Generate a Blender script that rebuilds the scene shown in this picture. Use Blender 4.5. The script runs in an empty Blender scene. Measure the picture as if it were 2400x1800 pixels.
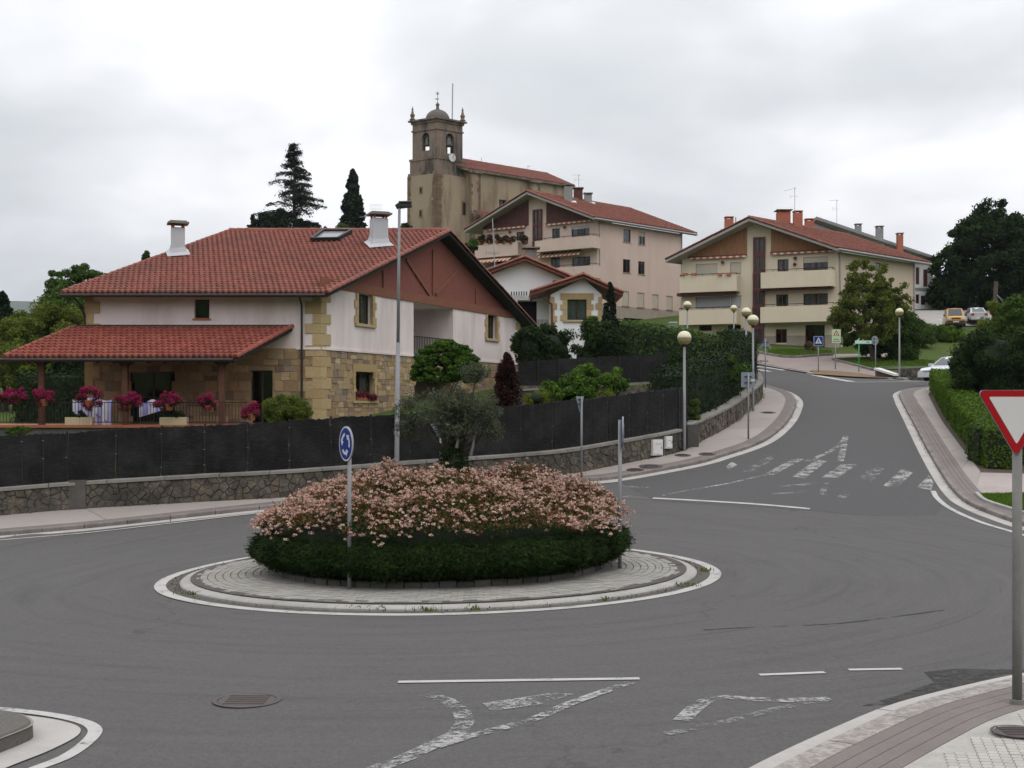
import bpy, bmesh, math, random
import numpy as np
from mathutils import Vector, Matrix
from mathutils.geometry import tessellate_polygon
random.seed(11)
rng = np.random.default_rng(11)
scene = bpy.context.scene
COL = scene.collection
R = math.radians

# ------------------------------------------------------------------ camera
F, CX, YH = 3000.0, 1200.0, 950.0          # focal length and horizon of the photograph, in its pixels
cd = bpy.data.cameras.new("camera")
cd.sensor_width = 36.0; cd.sensor_fit = 'HORIZONTAL'
cd.lens = 36.0 * F / 2400.0
cd.shift_y = (YH - 900.0) / 2400.0
cd.clip_start = 0.3; cd.clip_end = 9000.0
cam = bpy.data.objects.new("camera", cd); COL.objects.link(cam)
cam.location = (0, 0, 0); cam.rotation_euler = (R(90), 0, 0)
scene.camera = cam

# ------------------------------------------------------------------ overcast sky
SUN_EL, SUN_AZ = 58.0, 150.0               # azimuth clockwise from the view direction (+Y)
world = bpy.data.worlds.new("World"); scene.world = world
world.use_nodes = True
wn, wl = world.node_tree.nodes, world.node_tree.links
wn.clear()
wo = wn.new("ShaderNodeOutputWorld"); bg = wn.new("ShaderNodeBackground")
sky = wn.new("ShaderNodeTexSky"); sky.sky_type = 'NISHITA'; sky.sun_disc = False
sky.sun_elevation = R(SUN_EL); sky.sun_rotation = R(SUN_AZ); sky.air_density = 1.0; sky.dust_density = 3.0
tc = wn.new("ShaderNodeTexCoord"); sep = wn.new("ShaderNodeSeparateXYZ")
wl.new(tc.outputs["Generated"], sep.inputs[0])
def wmath(op, a, b=None, clamp=False):
    n = wn.new("ShaderNodeMath"); n.operation = op; n.use_clamp = clamp
    for i, v in enumerate((a, b)):
        if v is None: continue
        if isinstance(v, (int, float)): n.inputs[i].default_value = v
        else: wl.new(v, n.inputs[i])
    return n.outputs[0]
zc = wmath('MAXIMUM', sep.outputs[2], 0.0)
den = wmath('ADD', zc, 0.34)
cxy = wn.new("ShaderNodeCombineXYZ")
wl.new(wmath('DIVIDE', sep.outputs[0], den), cxy.inputs[0])
wl.new(wmath('DIVIDE', sep.outputs[1], den), cxy.inputs[1])
def wnoise(scale, detail, rough, off):
    mp = wn.new("ShaderNodeMapping"); mp.inputs["Location"].default_value = off
    wl.new(cxy.outputs[0], mp.inputs[0])
    n = wn.new("ShaderNodeTexNoise"); n.inputs["Scale"].default_value = scale
    n.inputs["Detail"].default_value = detail; n.inputs["Roughness"].default_value = rough
    n.inputs["Distortion"].default_value = 0.35
    wl.new(mp.outputs[0], n.inputs[0]); return n.outputs["Fac"]
n1 = wnoise(1.25, 4.0, 0.45, (9.48, 6.1, 0.0)); n2 = wnoise(3.4, 5.0, 0.5, (0.4, 5.2, 1.0))
nn = wmath('ADD', wmath('MULTIPLY', n1, 0.72), wmath('MULTIPLY', n2, 0.28))
ramp = wn.new("ShaderNodeValToRGB"); wl.new(nn, ramp.inputs[0])
el = ramp.color_ramp.elements
el[0].position = 0.34; el[0].color = (0.60, 0.632, 0.665, 1)
el[1].position = 0.62; el[1].color = (1.12, 1.12, 1.14, 1)
e = el.new(0.46); e.color = (0.73, 0.748, 0.77, 1)
e = el.new(0.535); e.color = (0.88, 0.888, 0.915, 1)
# the overcast sky grows brighter towards the zenith
grad = wmath('ADD', wmath('MULTIPLY', zc, 2.0), 0.95)
cm = wn.new("ShaderNodeVectorMath"); cm.operation = 'SCALE'
wl.new(ramp.outputs[0], cm.inputs[0]); wl.new(wmath('MULTIPLY', grad, 10.0), cm.inputs["Scale"])
mx = wn.new("ShaderNodeMix"); mx.data_type = 'RGBA'; mx.inputs[0].default_value = 0.94
wl.new(sky.outputs[0], mx.inputs[6]); wl.new(cm.outputs[0], mx.inputs[7])
wl.new(mx.outputs[2], bg.inputs[0]); bg.inputs[1].default_value = 0.1
wl.new(bg.outputs[0], wo.inputs[0])

# ------------------------------------------------------------------ veiled sun
sd = bpy.data.lights.new("sun", 'SUN'); sd.energy = 0.9; sd.angle = R(25); sd.color = (1.0, 0.955, 0.90)
sun = bpy.data.objects.new("sun", sd); COL.objects.link(sun)
ce = math.cos(R(SUN_EL))
to_sun = Vector((ce * math.sin(R(SUN_AZ)), ce * math.cos(R(SUN_AZ)), math.sin(R(SUN_EL))))
sun.rotation_euler = to_sun.to_track_quat('Z', 'Y').to_euler()
sun.location = (0, 0, 60)

vs = scene.view_settings
vs.view_transform = 'Standard'; vs.look = 'None'; vs.exposure = -0.30; vs.gamma = 1.0; vs.use_curve_mapping = False
scene.cycles.use_denoising = True
scene.cycles.max_bounces = 6; scene.cycles.diffuse_bounces = 2; scene.cycles.transparent_max_bounces = 12

# ------------------------------------------------------------------ lie of the land (camera level is z = 0)
_PY = np.array([-900, -300, -120, -60, -25, -6, 0, 14, 24, 29, 33, 36, 39, 42, 45, 49, 55, 61.4, 66, 72, 80, 89, 97, 104, 110, 120, 130, 150, 190, 240, 400, 900, 4000], float)
_PZ = np.array([75, 62, 34, 13, 1.5, -3.1, -3.35, -3.434, -3.494, -3.53, -3.50, -3.33, -3.03, -2.67, -2.31, -1.86, -1.15, -.42, .03, .6, 1.25, 1.95, 2.9, 4.0, 5.1, 7.1, 8.9, 12, 19, 23, 26, 28, 30], float)  # the unseen rise behind the camera is added to block low sky light
def _slopes(x, y):
    d = np.diff(y) / np.diff(x); m = np.zeros_like(y)
    m[1:-1] = np.where(d[:-1] * d[1:] > 0, 2 * d[:-1] * d[1:] / np.where(d[:-1] + d[1:] == 0, 1, d[:-1] + d[1:]), 0)
    m[0], m[-1] = d[0], d[-1]; return m
_PM = _slopes(_PY, _PZ)
def P(Y):
    Y = np.clip(np.asarray(Y, float), _PY[0], _PY[-1])
    i = np.clip(np.searchsorted(_PY, Y) - 1, 0, len(_PY) - 2)
    h = _PY[i + 1] - _PY[i]; t = (Y - _PY[i]) / h
    return ((2*t**3 - 3*t**2 + 1) * _PZ[i] + (t**3 - 2*t**2 + t) * h * _PM[i]
            + (-2*t**3 + 3*t**2) * _PZ[i + 1] + (t**3 - t**2) * h * _PM[i + 1])
def G(X, Y):
    X = np.asarray(X, float)
    t = np.clip((-X - 5.0) / 12.0, 0, 1); left = t * t * (3 - 2 * t)
    return P(Y) + 0.013 * np.clip(X, -14, 14) - 0.36 * left
def g(x, y): return float(G(x, y))
def at(px, py, Y): return Vector(((px - CX) / F * Y, Y, (YH - py) / F * Y))
def gp(px, py, dz=0.0):
    """where the line of sight through a pixel of the photograph meets the ground (raised by dz)"""
    Y = np.arange(6.0, 260.0, 0.05)
    d = (YH - py) / F * Y - (G((px - CX) / F * Y, Y) + dz)
    k = np.nonzero((d[:-1] > 0) & (d[1:] <= 0))[0]
    y = Y[k[0]] + 0.05 * d[k[0]] / (d[k[0]] - d[k[0] + 1]) if len(k) else 260.0
    return Vector(((px - CX) / F * y, y, (YH - py) / F * y))

# ------------------------------------------------------------------ materials
MATS = {}
class NT:
    def __init__(s, name):
        s.m = bpy.data.materials.new(name); s.m.use_nodes = True
        s.n, s.l = s.m.node_tree.nodes, s.m.node_tree.links
        s.b = s.n["Principled BSDF"]; s.out = s.n["Material Output"]
        MATS[name] = s.m
    def new(s, t, **kw):
        n = s.n.new("ShaderNode" + t)
        for k, v in kw.items(): setattr(n, k, v)
        return n
    def link(s, a, b): s.l.new(a, b)
    def val(s, inp, v):
        if hasattr(v, "links") or hasattr(v, "is_linked"): s.l.new(v, inp)
        else: inp.default_value = v
    def math(s, op, a, b=0.0, clamp=False):
        n = s.new("Math", operation=op, use_clamp=clamp); s.val(n.inputs[0], a); s.val(n.inputs[1], b); return n.outputs[0]
    def coord(s, scale=(1, 1, 1), kind="Object", rot=(0, 0, 0)):
        t = s.new("TexCoord"); m = s.new("Mapping"); m.inputs["Scale"].default_value = scale; m.inputs["Rotation"].default_value = rot
        s.link(t.outputs[kind], m.inputs[0]); return m.outputs[0]
    def noise(s, co, scale, detail=3.0, rough=0.55, dist=0.0):
        n = s.new("TexNoise"); s.link(co, n.inputs["Vector"]); n.inputs["Scale"].default_value = scale
        n.inputs["Detail"].default_value = detail; n.inputs["Roughness"].default_value = rough; n.inputs["Distortion"].default_value = dist
        return n.outputs["Fac"]
    def ramp(s, fac, stops):
        n = s.new("ValToRGB"); s.val(n.inputs[0], fac); e = n.color_ramp.elements
        while len(e) < len(stops): e.new(0.5)
        for q, (p, c) in zip(e, stops):
            q.position = p; q.color = tuple(c) + (1,) if len(c) == 3 else c
        return n.outputs[0]
    def mix(s, fac, a, b, mode='MIX'):
        n = s.new("Mix", data_type='RGBA', blend_type=mode); s.val(n.inputs[0], fac)
        for i, v in ((6, a), (7, b)):
            if isinstance(v, tuple): n.inputs[i].default_value = v + (1,) if len(v) == 3 else v
            else: s.link(v, n.inputs[i])
        return n.outputs[2]
    def base(s, c):
        if isinstance(c, tuple): s.b.inputs["Base Color"].default_value = c + (1,)
        else: s.link(c, s.b.inputs["Base Color"])
    def rough(s, v): s.val(s.b.inputs["Roughness"], v)
    def spec(s, v): s.b.inputs["Specular IOR Level"].default_value = v
    def bump(s, h, strength=0.4, dist=0.02):
        n = s.new("Bump"); n.inputs["Strength"].default_value = strength; n.inputs["Distance"].default_value = dist
        s.link(h, n.inputs["Height"]); s.link(n.outputs[0], s.b.inputs["Normal"])
    def rnd(s):
        """one random number per loose piece, whether an object of its own or an island of a joined mesh"""
        a = s.new("ObjectInfo").outputs["Random"]; b = s.new("NewGeometry").outputs["Random Per Island"]
        return s.math('FRACT', s.math('ADD', a, b))
def sc(c, k): return tuple(max(0.0, min(1.0, x * k)) for x in c)

def simple(name, col, rough=0.75, var=0.16, scale=1.3, bump=0.0, fine=18.0, metal=0.0, spec=0.35, stain=None):
    t = NT(name); co = t.coord()
    a = t.noise(co, scale, 5, 0.62); c = t.ramp(a, [(0.28, sc(col, 1 - var)), (0.72, sc(col, 1 + var))])
    f = t.noise(co, fine, 3, 0.6)
    c = t.mix(0.35, c, t.ramp(f, [(0.3, sc(col, 1 - var * 1.2)), (0.7, sc(col, 1 + var))]))
    if stain:
        sco = t.coord((1.0, 1.0, 0.22)); sn = t.noise(sco, stain[2], 5, 0.65)
        c = t.mix(t.math('MULTIPLY', t.ramp(sn, [(0.45, (0, 0, 0)), (0.66, (1, 1, 1))]), stain[1]), c, stain[0])
    t.base(c); t.rough(rough); t.spec(spec); t.b.inputs["Metallic"].default_value = metal
    if bump: t.bump(f, bump, 0.01)
    return t.m
def pieces(name, cols, rough=0.85, bump=0.5, var=0.25, fine=14.0, dirt=None, mottle=None):
    """separate pieces (stones, tiles): each takes a shade of its own"""
    t = NT(name); co = t.coord(kind="Object"); r = t.rnd()
    n = len(cols); c = t.ramp(r, [((i + 0.5) / n, k) for i, k in enumerate(cols)])
    geo = t.new("NewGeometry").outputs["Position"]
    big = t.noise(geo, 0.55, 4, 0.6)
    f = t.noise(geo, fine, 4, 0.65)
    c = t.mix(1.0, c, t.ramp(f, [(0.25, (1 - var,) * 3), (0.75, (1.0, 1.0, 1.0))]), 'MULTIPLY')
    if mottle: c = t.mix(0.62, c, t.ramp(t.noise(geo, 4.2, 5, 0.7, 0.6), [(0.34, mottle[0]), (0.5, mottle[1]), (0.66, mottle[2])]))
    if dirt: c = t.mix(t.math('MULTIPLY', t.ramp(big, [(0.45, (0, 0, 0)), (0.68, (1, 1, 1))]), dirt[1]), c, dirt[0])
    t.base(c); t.rough(rough); t.spec(0.25)
    if bump: t.bump(f, bump, 0.02)
    return t.m
def leafmat(name, cols, trans=0.25, rough=0.7, spec=0.08):
    t = NT(name); r = t.new("NewGeometry").outputs["Random Per Island"]
    geo = t.new("NewGeometry").outputs["Position"]
    cols = [(k[0] * .88, k[1] * .90, k[2] * .62) for k in cols] if name.startswith('leaf_') else cols
    n = len(cols); c = t.ramp(r, [((i + 0.5) / n, k) for i, k in enumerate(cols)])
    big = t.noise(geo, 1.4, 3, 0.6)
    c = t.mix(1.0, c, t.ramp(big, [(0.3, (0.66, 0.68, 0.66)), (0.7, (1.0, 1.0, 1.0))]), 'MULTIPLY')
    t.base(c); t.rough(rough); t.spec(spec)
    tr = t.new("BsdfTranslucent"); t.link(c, tr.inputs[0])
    ms = t.new("MixShader"); ms.inputs[0].default_value = trans
    t.link(t.b.outputs[0], ms.inputs[1]); t.link(tr.outputs[0], ms.inputs[2]); t.link(ms.outputs[0], t.out.inputs[0])
    return t.m

# ------------------------------------------------------------------ mesh helpers
class MB:
    def __init__(s): s.v, s.f, s.mi = [], [], []
    def add(s, vs, fs, m=0):
        o = len(s.v); s.v += [tuple(p) for p in vs]; s.f += [tuple(i + o for i in q) for q in fs]; s.mi += [m] * len(fs); return s
    def frame(s, O, A, B, C, a, b, c, m=0):
        """box spanned by three axes A, B, C from O over the ranges a, b, c (axes may be skew)"""
        O, A, B, C = Vector(O), Vector(A), Vector(B), Vector(C)
        vs = [O + A * x + B * y + C * z for z in c for y in b for x in a]
        fs = [(0, 2, 3, 1), (4, 5, 7, 6), (0, 1, 5, 4), (2, 6, 7, 3), (0, 4, 6, 2), (1, 3, 7, 5)]
        if A.cross(B).dot(C) < 0: fs = [q[::-1] for q in fs]
        return s.add(vs, fs, m)
    def box(s, x, y, z, m=0): return s.frame((0, 0, 0), (1, 0, 0), (0, 1, 0), (0, 0, 1), x, y, z, m)
    def bar(s, p, q, w, h, up=(0, 0, 1), m=0):
        p, q = Vector(p), Vector(q); d = q - p; L = d.length; d.normalize()
        u = Vector(up); sx = d.cross(u)
        if sx.length < 1e-4: sx = d.cross(Vector((1, 0, 0)))
        sx.normalize(); u = sx.cross(d)
        return s.frame(p, d, sx, u, (0, L), (-w / 2, w / 2), (-h / 2, h / 2), m)
    def tube(s, pts, rad, n=8, caps=True, m=0):
        pts = [Vector(p) for p in pts]
        rad = [rad] * len(pts) if isinstance(rad, (int, float)) else rad
        vs, fs = [], []; ref = None
        for i, p in enumerate(pts):
            d = (pts[min(i + 1, len(pts) - 1)] - pts[max(i - 1, 0)]).normalized()
            if ref is None:
                ref = d.cross(Vector((0.13, 0.97, 0.2))); ref.normalize()
            ref = (ref - d * ref.dot(d)).normalized(); w = d.cross(ref)
            for k in range(n):
                a = 2 * math.pi * k / n; vs.append(p + (ref * math.cos(a) + w * math.sin(a)) * rad[i])
        for i in range(len(pts) - 1):
            for k in range(n):
                k2 = (k + 1) % n; fs.append((i * n + k, i * n + k2, (i + 1) * n + k2, (i + 1) * n + k))
        if caps: fs += [tuple(range(n))[::-1], tuple(range((len(pts) - 1) * n, len(pts) * n))]
        return s.add(vs, fs, m)
    def lathe(s, O, prof, n=16, m=0, cap=True):
        """turn (radius, height) points about the vertical through O"""
        O = Vector(O); vs, fs = [], []
        for r, h in prof:
            for k in range(n):
                a = 2 * math.pi * k / n; vs.append(O + Vector((r * math.cos(a), r * math.sin(a), h)))
        for i in range(len(prof) - 1):
            for k in range(n):
                k2 = (k + 1) % n; fs.append((i * n + k, i * n + k2, (i + 1) * n + k2, (i + 1) * n + k))
        if cap: fs += [tuple(range(n))[::-1], tuple(range((len(prof) - 1) * n, len(prof) * n))]
        return s.add(vs, fs, m)
    def prism(s, poly, d, m=0):
        """polygon (3D points) pushed along the vector d"""
        poly = [Vector(p) for p in poly]; d = Vector(d); n = len(poly)
        nrm = Vector((0, 0, 0))
        for i in range(n): nrm += poly[i].cross(poly[(i + 1) % n])
        vs = poly + [p + d for p in poly]
        fs = [tuple(range(n))[::-1], tuple(range(n, 2 * n))] + [(i, (i + 1) % n, (i + 1) % n + n, i + n) for i in range(n)]
        if nrm.dot(d) < 0: fs = [q[::-1] for q in fs]
        return s.add(vs, fs, m)
    def mesh(s, name, mats, smooth=False):
        me = bpy.data.meshes.new(name); me.from_pydata(s.v, [], s.f)
        for q in (mats if isinstance(mats, (list, tuple)) else [mats]): me.materials.append(MATS[q] if isinstance(q, str) else q)
        if any(s.mi): me.polygons.foreach_set("material_index", s.mi)
        if smooth: me.polygons.foreach_set("use_smooth", [True] * len(me.polygons))
        me.update(); return me
    def build(s, name, mats, parent=None, smooth=False, **kw): return link(name, s.mesh(name, mats, smooth), parent, **kw)

def link(name, me, parent=None, loc=None, kind=None, label=None, category=None, group=None, mtx=None):
    o = bpy.data.objects.new(name, me); COL.objects.link(o)
    if mtx is not None: o.matrix_basis = mtx
    if loc is not None: o.location = loc
    if parent is not None:
        o.parent = parent
        r = parent
        if r.parent is None: o.matrix_parent_inverse = Matrix.Translation(-Vector(r.location))
    for k, v in (("kind", kind), ("label", label), ("category", category), ("group", group)):
        if v is not None: o[k] = v
    return o
def thing(name, label, category, loc=(0, 0, 0), group=None):
    o = bpy.data.objects.new(name, None); COL.objects.link(o); o.empty_display_size = 0.3
    o.location = loc; o["label"] = label; o["category"] = category
    if group: o["group"] = group
    return o
def structure(name, loc=(0, 0, 0), label=None):
    o = bpy.data.objects.new(name, None); COL.objects.link(o); o.location = loc; o["kind"] = "structure"
    if label: o["label"] = label
    return o
def copy_tree(o, parent=None):
    c = o.copy(); COL.objects.link(c)
    if parent is not None: c.parent = parent
    for ch in [k for k in KIDS(o)]: copy_tree(ch, c)
    return c
def KIDS(o): return [k for k in COL.objects if k.parent == o]
def npmesh(name, V, Q, mats, mi=None):
    """mesh from numpy: V (n,3), Q (m,4) or (m,3)"""
    me = bpy.data.meshes.new(name); k = Q.shape[1]
    me.vertices.add(len(V)); me.vertices.foreach_set("co", np.ascontiguousarray(V, np.float32).ravel())
    me.loops.add(Q.size); me.loops.foreach_set("vertex_index", np.ascontiguousarray(Q, np.int32).ravel())
    me.polygons.add(len(Q)); me.polygons.foreach_set("loop_start", np.arange(0, Q.size, k, dtype=np.int32))
    me.polygons.foreach_set("loop_total", np.full(len(Q), k, np.int32))
    for q in (mats if isinstance(mats, (list, tuple)) else [mats]): me.materials.append(MATS[q])
    if mi is not None: me.polygons.foreach_set("material_index", np.asarray(mi, np.int32))
    me.update(calc_edges=True); me.shade_flat(); return me

# curves on the ground
def smooth(pts, step=0.4):
    pts = [Vector((p[0], p[1])) for p in pts]; out = []
    ext = [pts[0] * 2 - pts[1]] + pts + [pts[-1] * 2 - pts[-2]]
    for i in range(1, len(ext) - 2):
        p0, p1, p2, p3 = ext[i - 1:i + 3]; n = max(1, int((p2 - p1).length / step))
        for k in range(n):
            t = k / n
            out.append(0.5 * ((2 * p1) + (p2 - p0) * t + (2 * p0 - 5 * p1 + 4 * p2 - p3) * t * t + (3 * p1 - p0 - 3 * p2 + p3) * t ** 3))
    out.append(pts[-1]); return out
def gpl(pix, dz=0.0, step=0.4): return smooth([gp(x, y, dz) for x, y in pix], step)
def normals(pl):
    ns = []
    for i in range(len(pl)):
        d = pl[min(i + 1, len(pl) - 1)] - pl[max(i - 1, 0)]; d.normalize(); ns.append(Vector((-d.y, d.x)))
    return ns
def sweep(mb, pl, prof, m=0, i0=0, i1=None, ends=True, ns=None):
    """carry a cross-section of (sideways, height above ground) points along a ground line"""
    i1 = len(pl) - 1 if i1 is None else i1; ns = ns or normals(pl); k = len(prof); vs, fs = [], []
    for i in range(i0, i1 + 1):
        for d, h in prof:
            q = pl[i] + ns[i] * d; vs.append((q.x, q.y, g(q.x, q.y) + h))
    for i in range(i1 - i0):
        for j in range(k - 1):
            a = i * k + j; fs.append((a, a + k, a + k + 1, a + 1))
    if ends and k > 2: fs += [tuple(range(k)), tuple(range((i1 - i0) * k, (i1 - i0 + 1) * k))[::-1]]
    return mb.add(vs, fs, m)
def arclen(pl):
    s = [0.0]
    for a, b in zip(pl[:-1], pl[1:]): s.append(s[-1] + (b - a).length)
    return s
def resample(pl, n):
    s = arclen(pl); out = []; j = 0
    for k in range(n):
        t = s[-1] * k / (n - 1)
        while j < len(s) - 2 and s[j + 1] < t: j += 1
        u = (t - s[j]) / max(1e-9, s[j + 1] - s[j]); out.append(pl[j].lerp(pl[j + 1], u))
    return out
def drape(name, poly, dz, mat, parent=None, step=1.0, **kw):
    """flat sheet cut to a ground outline and laid on the land"""
    bm = bmesh.new(); vs = [bm.verts.new((p[0], p[1], 0)) for p in poly]
    for t in tessellate_polygon([[Vector((p[0], p[1], 0)) for p in poly]]):
        if len(set(t)) == 3:
            try: bm.faces.new([vs[i] for i in t])
            except ValueError: pass
    ys = [p[1] for p in poly]; xs = [p[0] for p in poly]
    for lo, hi, no, st in ((min(ys), max(ys), (0, 1, 0), step), (min(xs), max(xs), (1, 0, 0), step * 2.5)):
        c = math.floor(lo / st) * st + st
        while c < hi:
            if no[1] == 1 and c > 110 and step < 5: st = max(st, 4.0)
            bmesh.ops.bisect_plane(bm, geom=bm.verts[:] + bm.edges[:] + bm.faces[:], plane_co=(c if no[0] else 0, c if no[1] else 0, 0), plane_no=no)
            c += st
    for v in bm.verts: v.co.z = g(v.co.x, v.co.y) + dz
    bmesh.ops.recalc_face_normals(bm, faces=bm.faces[:])
    if bm.faces and sum(f.normal.z for f in bm.faces) < 0: bmesh.ops.reverse_faces(bm, faces=bm.faces[:])
    me = bpy.data.meshes.new(name); bm.to_mesh(me); bm.free(); me.materials.append(MATS[mat]); 
    return link(name, me, parent, **kw)
def stroke(name, pix, w, mat, dz=0.012, parent=None, step=0.3, **kw):
    """a painted line of even width"""
    mb = MB(); pl = gpl(pix, 0, step); sweep(mb, pl, [(-w / 2, dz), (w / 2, dz)][::-1], ends=False); return mb.build(name, mat, parent, **kw)
def quadmark(name, pix, mat, dz=0.012, parent=None, **kw):
    return drape(name, [gp(x, y).to_2d() for x, y in pix], dz, mat, parent, step=0.5, **kw)
# ================================================================== MATERIALS OF THE GROUND
def _asphalt(name, col, tracks):
    t = NT(name); co = t.coord()
    big = t.noise(co, 0.10, 4, 0.55, 0.4); mid = t.noise(co, 2.2, 6, 0.75); fine = t.noise(co, 16.0, 4, 0.75); grit = t.noise(co, 70.0, 3, 0.7)
    c = t.ramp(big, [(0.30, sc(col, 0.90)), (0.70, sc(col, 1.10))])
    c = t.mix(0.35, c, t.ramp(mid, [(0.32, sc(col, 0.72)), (0.70, sc(col, 1.28))]))
    c = t.mix(0.42, c, t.ramp(fine, [(0.33, sc(col, 0.48)), (0.5, col), (0.68, sc(col, 1.55))]))
    c = t.mix(0.35, c, t.ramp(grit, [(0.36, sc(col, 0.40)), (0.5, col), (0.66, sc(col, 1.75))]))
    if tracks:   # rubber along the wheel paths round the island, drips of oil, hair cracks
        sepn = t.new("SeparateXYZ"); t.link(co, sepn.inputs[0])
        dx = t.math('SUBTRACT', sepn.outputs[0], RC[0]); dy = t.math('SUBTRACT', sepn.outputs[1], RC[1])
        r = t.math('SQRT', t.math('ADD', t.math('MULTIPLY', dx, dx), t.math('MULTIPLY', dy, dy))); ang = t.math('ARCTAN2', dy, dx)
        pc = t.new("CombineXYZ"); t.link(t.math('MULTIPLY', r, 2.6), pc.inputs[0]); t.link(t.math('MULTIPLY', ang, 1.5), pc.inputs[1])
        sm = t.noise(pc.outputs[0], 1.0, 5, 0.65, 0.2)            # smears drawn out along the driving line
        c = t.mix(t.math('MULTIPLY', t.ramp(sm, [(0.52, (0, 0, 0)), (0.70, (1, 1, 1))]), 0.36), c, sc(col, 0.55))
        c = t.mix(t.math('MULTIPLY', t.ramp(sm, [(0.30, (1, 1, 1)), (0.45, (0, 0, 0))]), 0.22), c, sc(col, 1.45))
        pc2 = t.new("CombineXYZ"); t.link(t.math('MULTIPLY', r, 9.0), pc2.inputs[0]); t.link(t.math('MULTIPLY', ang, 2.2), pc2.inputs[1])
        sk = t.noise(pc2.outputs[0], 1.0, 3, 0.5); c = t.mix(t.math('MULTIPLY', t.ramp(sk, [(0.64, (0, 0, 0)), (0.72, (1, 1, 1))]), 0.45), c, sc(col, 0.45))
        v = t.new("TexVoronoi", feature='DISTANCE_TO_EDGE'); v.inputs["Scale"].default_value = 0.20
        nz = t.new("TexNoise"); nz.inputs["Scale"].default_value = 1.6; nz.inputs["Detail"].default_value = 5; t.link(co, nz.inputs["Vector"])
        va = t.new("VectorMath", operation='ADD'); t.link(co, va.inputs[0]); vs2 = t.new("VectorMath", operation='SCALE')
        t.link(nz.outputs["Color"], vs2.inputs[0]); vs2.inputs["Scale"].default_value = 1.3; t.link(vs2.outputs[0], va.inputs[1]); t.link(va.outputs[0], v.inputs["Vector"])
        cr = t.ramp(v.outputs["Distance"], [(0.0, (1, 1, 1)), (0.006, (0, 0, 0))])
        c = t.mix(t.math('MULTIPLY', t.math('MULTIPLY', cr, t.ramp(t.noise(co, 0.3, 2), [(0.48, (0, 0, 0)), (0.6, (1, 1, 1))])), 0.55), c, sc(col, 0.38))
    t.base(c); t.rough(0.9); t.spec(0.2); t.bump(fine, 0.5, 0.008)
RC = (-1.5, 27.1); RO = 5.85
_asphalt("asphalt", (0.086, 0.0812, 0.0808), True)
_asphalt("asphalt_patch", (0.046, 0.044, 0.0435), False)
_m = MATS["asphalt_patch"]; _nt = _m.node_tree; _tr = _nt.nodes.new("ShaderNodeBsdfTransparent"); _ms = _nt.nodes.new("ShaderNodeMixShader"); _nz = _nt.nodes.new("ShaderNodeTexNoise"); _nz.inputs["Scale"].default_value = 3.0; _nz.inputs["Detail"].default_value = 7; _nz.inputs["Roughness"].default_value = .75
_cr = _nt.nodes.new("ShaderNodeValToRGB"); _cr.color_ramp.elements[0].position = .40; _cr.color_ramp.elements[1].position = .56; _tc = _nt.nodes.new("ShaderNodeTexCoord"); _nt.links.new(_tc.outputs["Object"], _nz.inputs[0]); _nt.links.new(_nz.outputs["Fac"], _cr.inputs[0]); _nt.links.new(_cr.outputs[0], _ms.inputs[0]); _nt.links.new(_tr.outputs[0], _ms.inputs[1]); _nt.links.new(_nt.nodes["Principled BSDF"].outputs[0], _ms.inputs[2]); _nt.links.new(_ms.outputs[0], _nt.nodes["Material Output"].inputs[0])
_asphalt("asphalt_far", (0.073, 0.0705, 0.0712), False)
def _paint(name, col, wear, alpha=1.0):
    t = NT(name); co = t.coord(); n = t.noise(co, 15.0, 5, 0.75, 0.3); n2 = t.noise(co, 2.2, 4, 0.6); f = t.noise(co, 55, 3, 0.7)
    c = t.ramp(n2, [(0.3, sc(col, 0.72)), (0.7, col)])
    c = t.mix(0.35, c, t.ramp(f, [(0.35, sc(col, 0.5)), (0.62, col)]))
    t.base(c); t.rough(0.75)
    if wear > 0:
        a = t.math('ADD', t.math('MULTIPLY', n, 0.55), t.math('MULTIPLY', n2, 0.45))
        m = t.math('MULTIPLY', t.ramp(a, [(wear - 0.05, (0, 0, 0)), (wear + 0.05, (1, 1, 1))]), alpha)
        tr = t.new("BsdfTransparent"); ms = t.new("MixShader"); t.link(m, ms.inputs[0])
        t.link(tr.outputs[0], ms.inputs[1]); t.link(t.b.outputs[0], ms.inputs[2]); t.link(ms.outputs[0], t.out.inputs[0])
_paint("paint", (0.52, 0.505, 0.48), 0.40, .9); _paint("paint_worn", (0.44, 0.43, 0.415), 0.512, .8); _paint("paint_faint", (0.36, 0.352, 0.345), 0.545, .6)
_paint("paint_line", (0.48, 0.465, 0.44), 0.40, .92)
simple("concrete_gutter", (0.368, 0.344, 0.324), 0.85, 0.14, 0.8, 0.3, 25, stain=((0.24, 0.22, 0.20), 0.5, 0.7))
simple("gutter_dull", (0.288, 0.268, 0.252), 0.85, 0.18, 0.8, 0.3, 25, stain=((0.17, 0.155, 0.14), 0.6, 0.7))
simple("concrete_slab", (0.320, 0.276, 0.260), 0.88, 0.14, 0.7, 0.35, 22, stain=((0.27, 0.225, 0.205), 0.65, 0.5))
simple("kerb_stone", (0.185, 0.160, 0.150), 0.88, 0.25, 1.5, 0.5, 20, stain=((0.06, 0.055, 0.05), 0.6, 1.0))
simple("kerb_light", (0.320, 0.308, 0.292), 0.88, 0.16, 1.2, 0.4, 20, stain=((0.2, 0.19, 0.17), 0.5, 0.8))
simple("paver_band", (0.156, 0.132, 0.126), 0.9, 0.2, 1.2, 0.5, 30)
simple("ramp_paving", (0.240, 0.196, 0.180), 0.9, 0.16, 0.8, 0.4, 20, stain=((0.20, 0.165, 0.15), 0.6, 0.5))
simple("tile_ground", (0.33, 0.314, 0.290), 0.88, 0.22, 3.0, 0.3, 30); simple("joint_dirt", (0.075, 0.065, 0.058), 0.95, 0.35, 3.0, 0.3)
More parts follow.
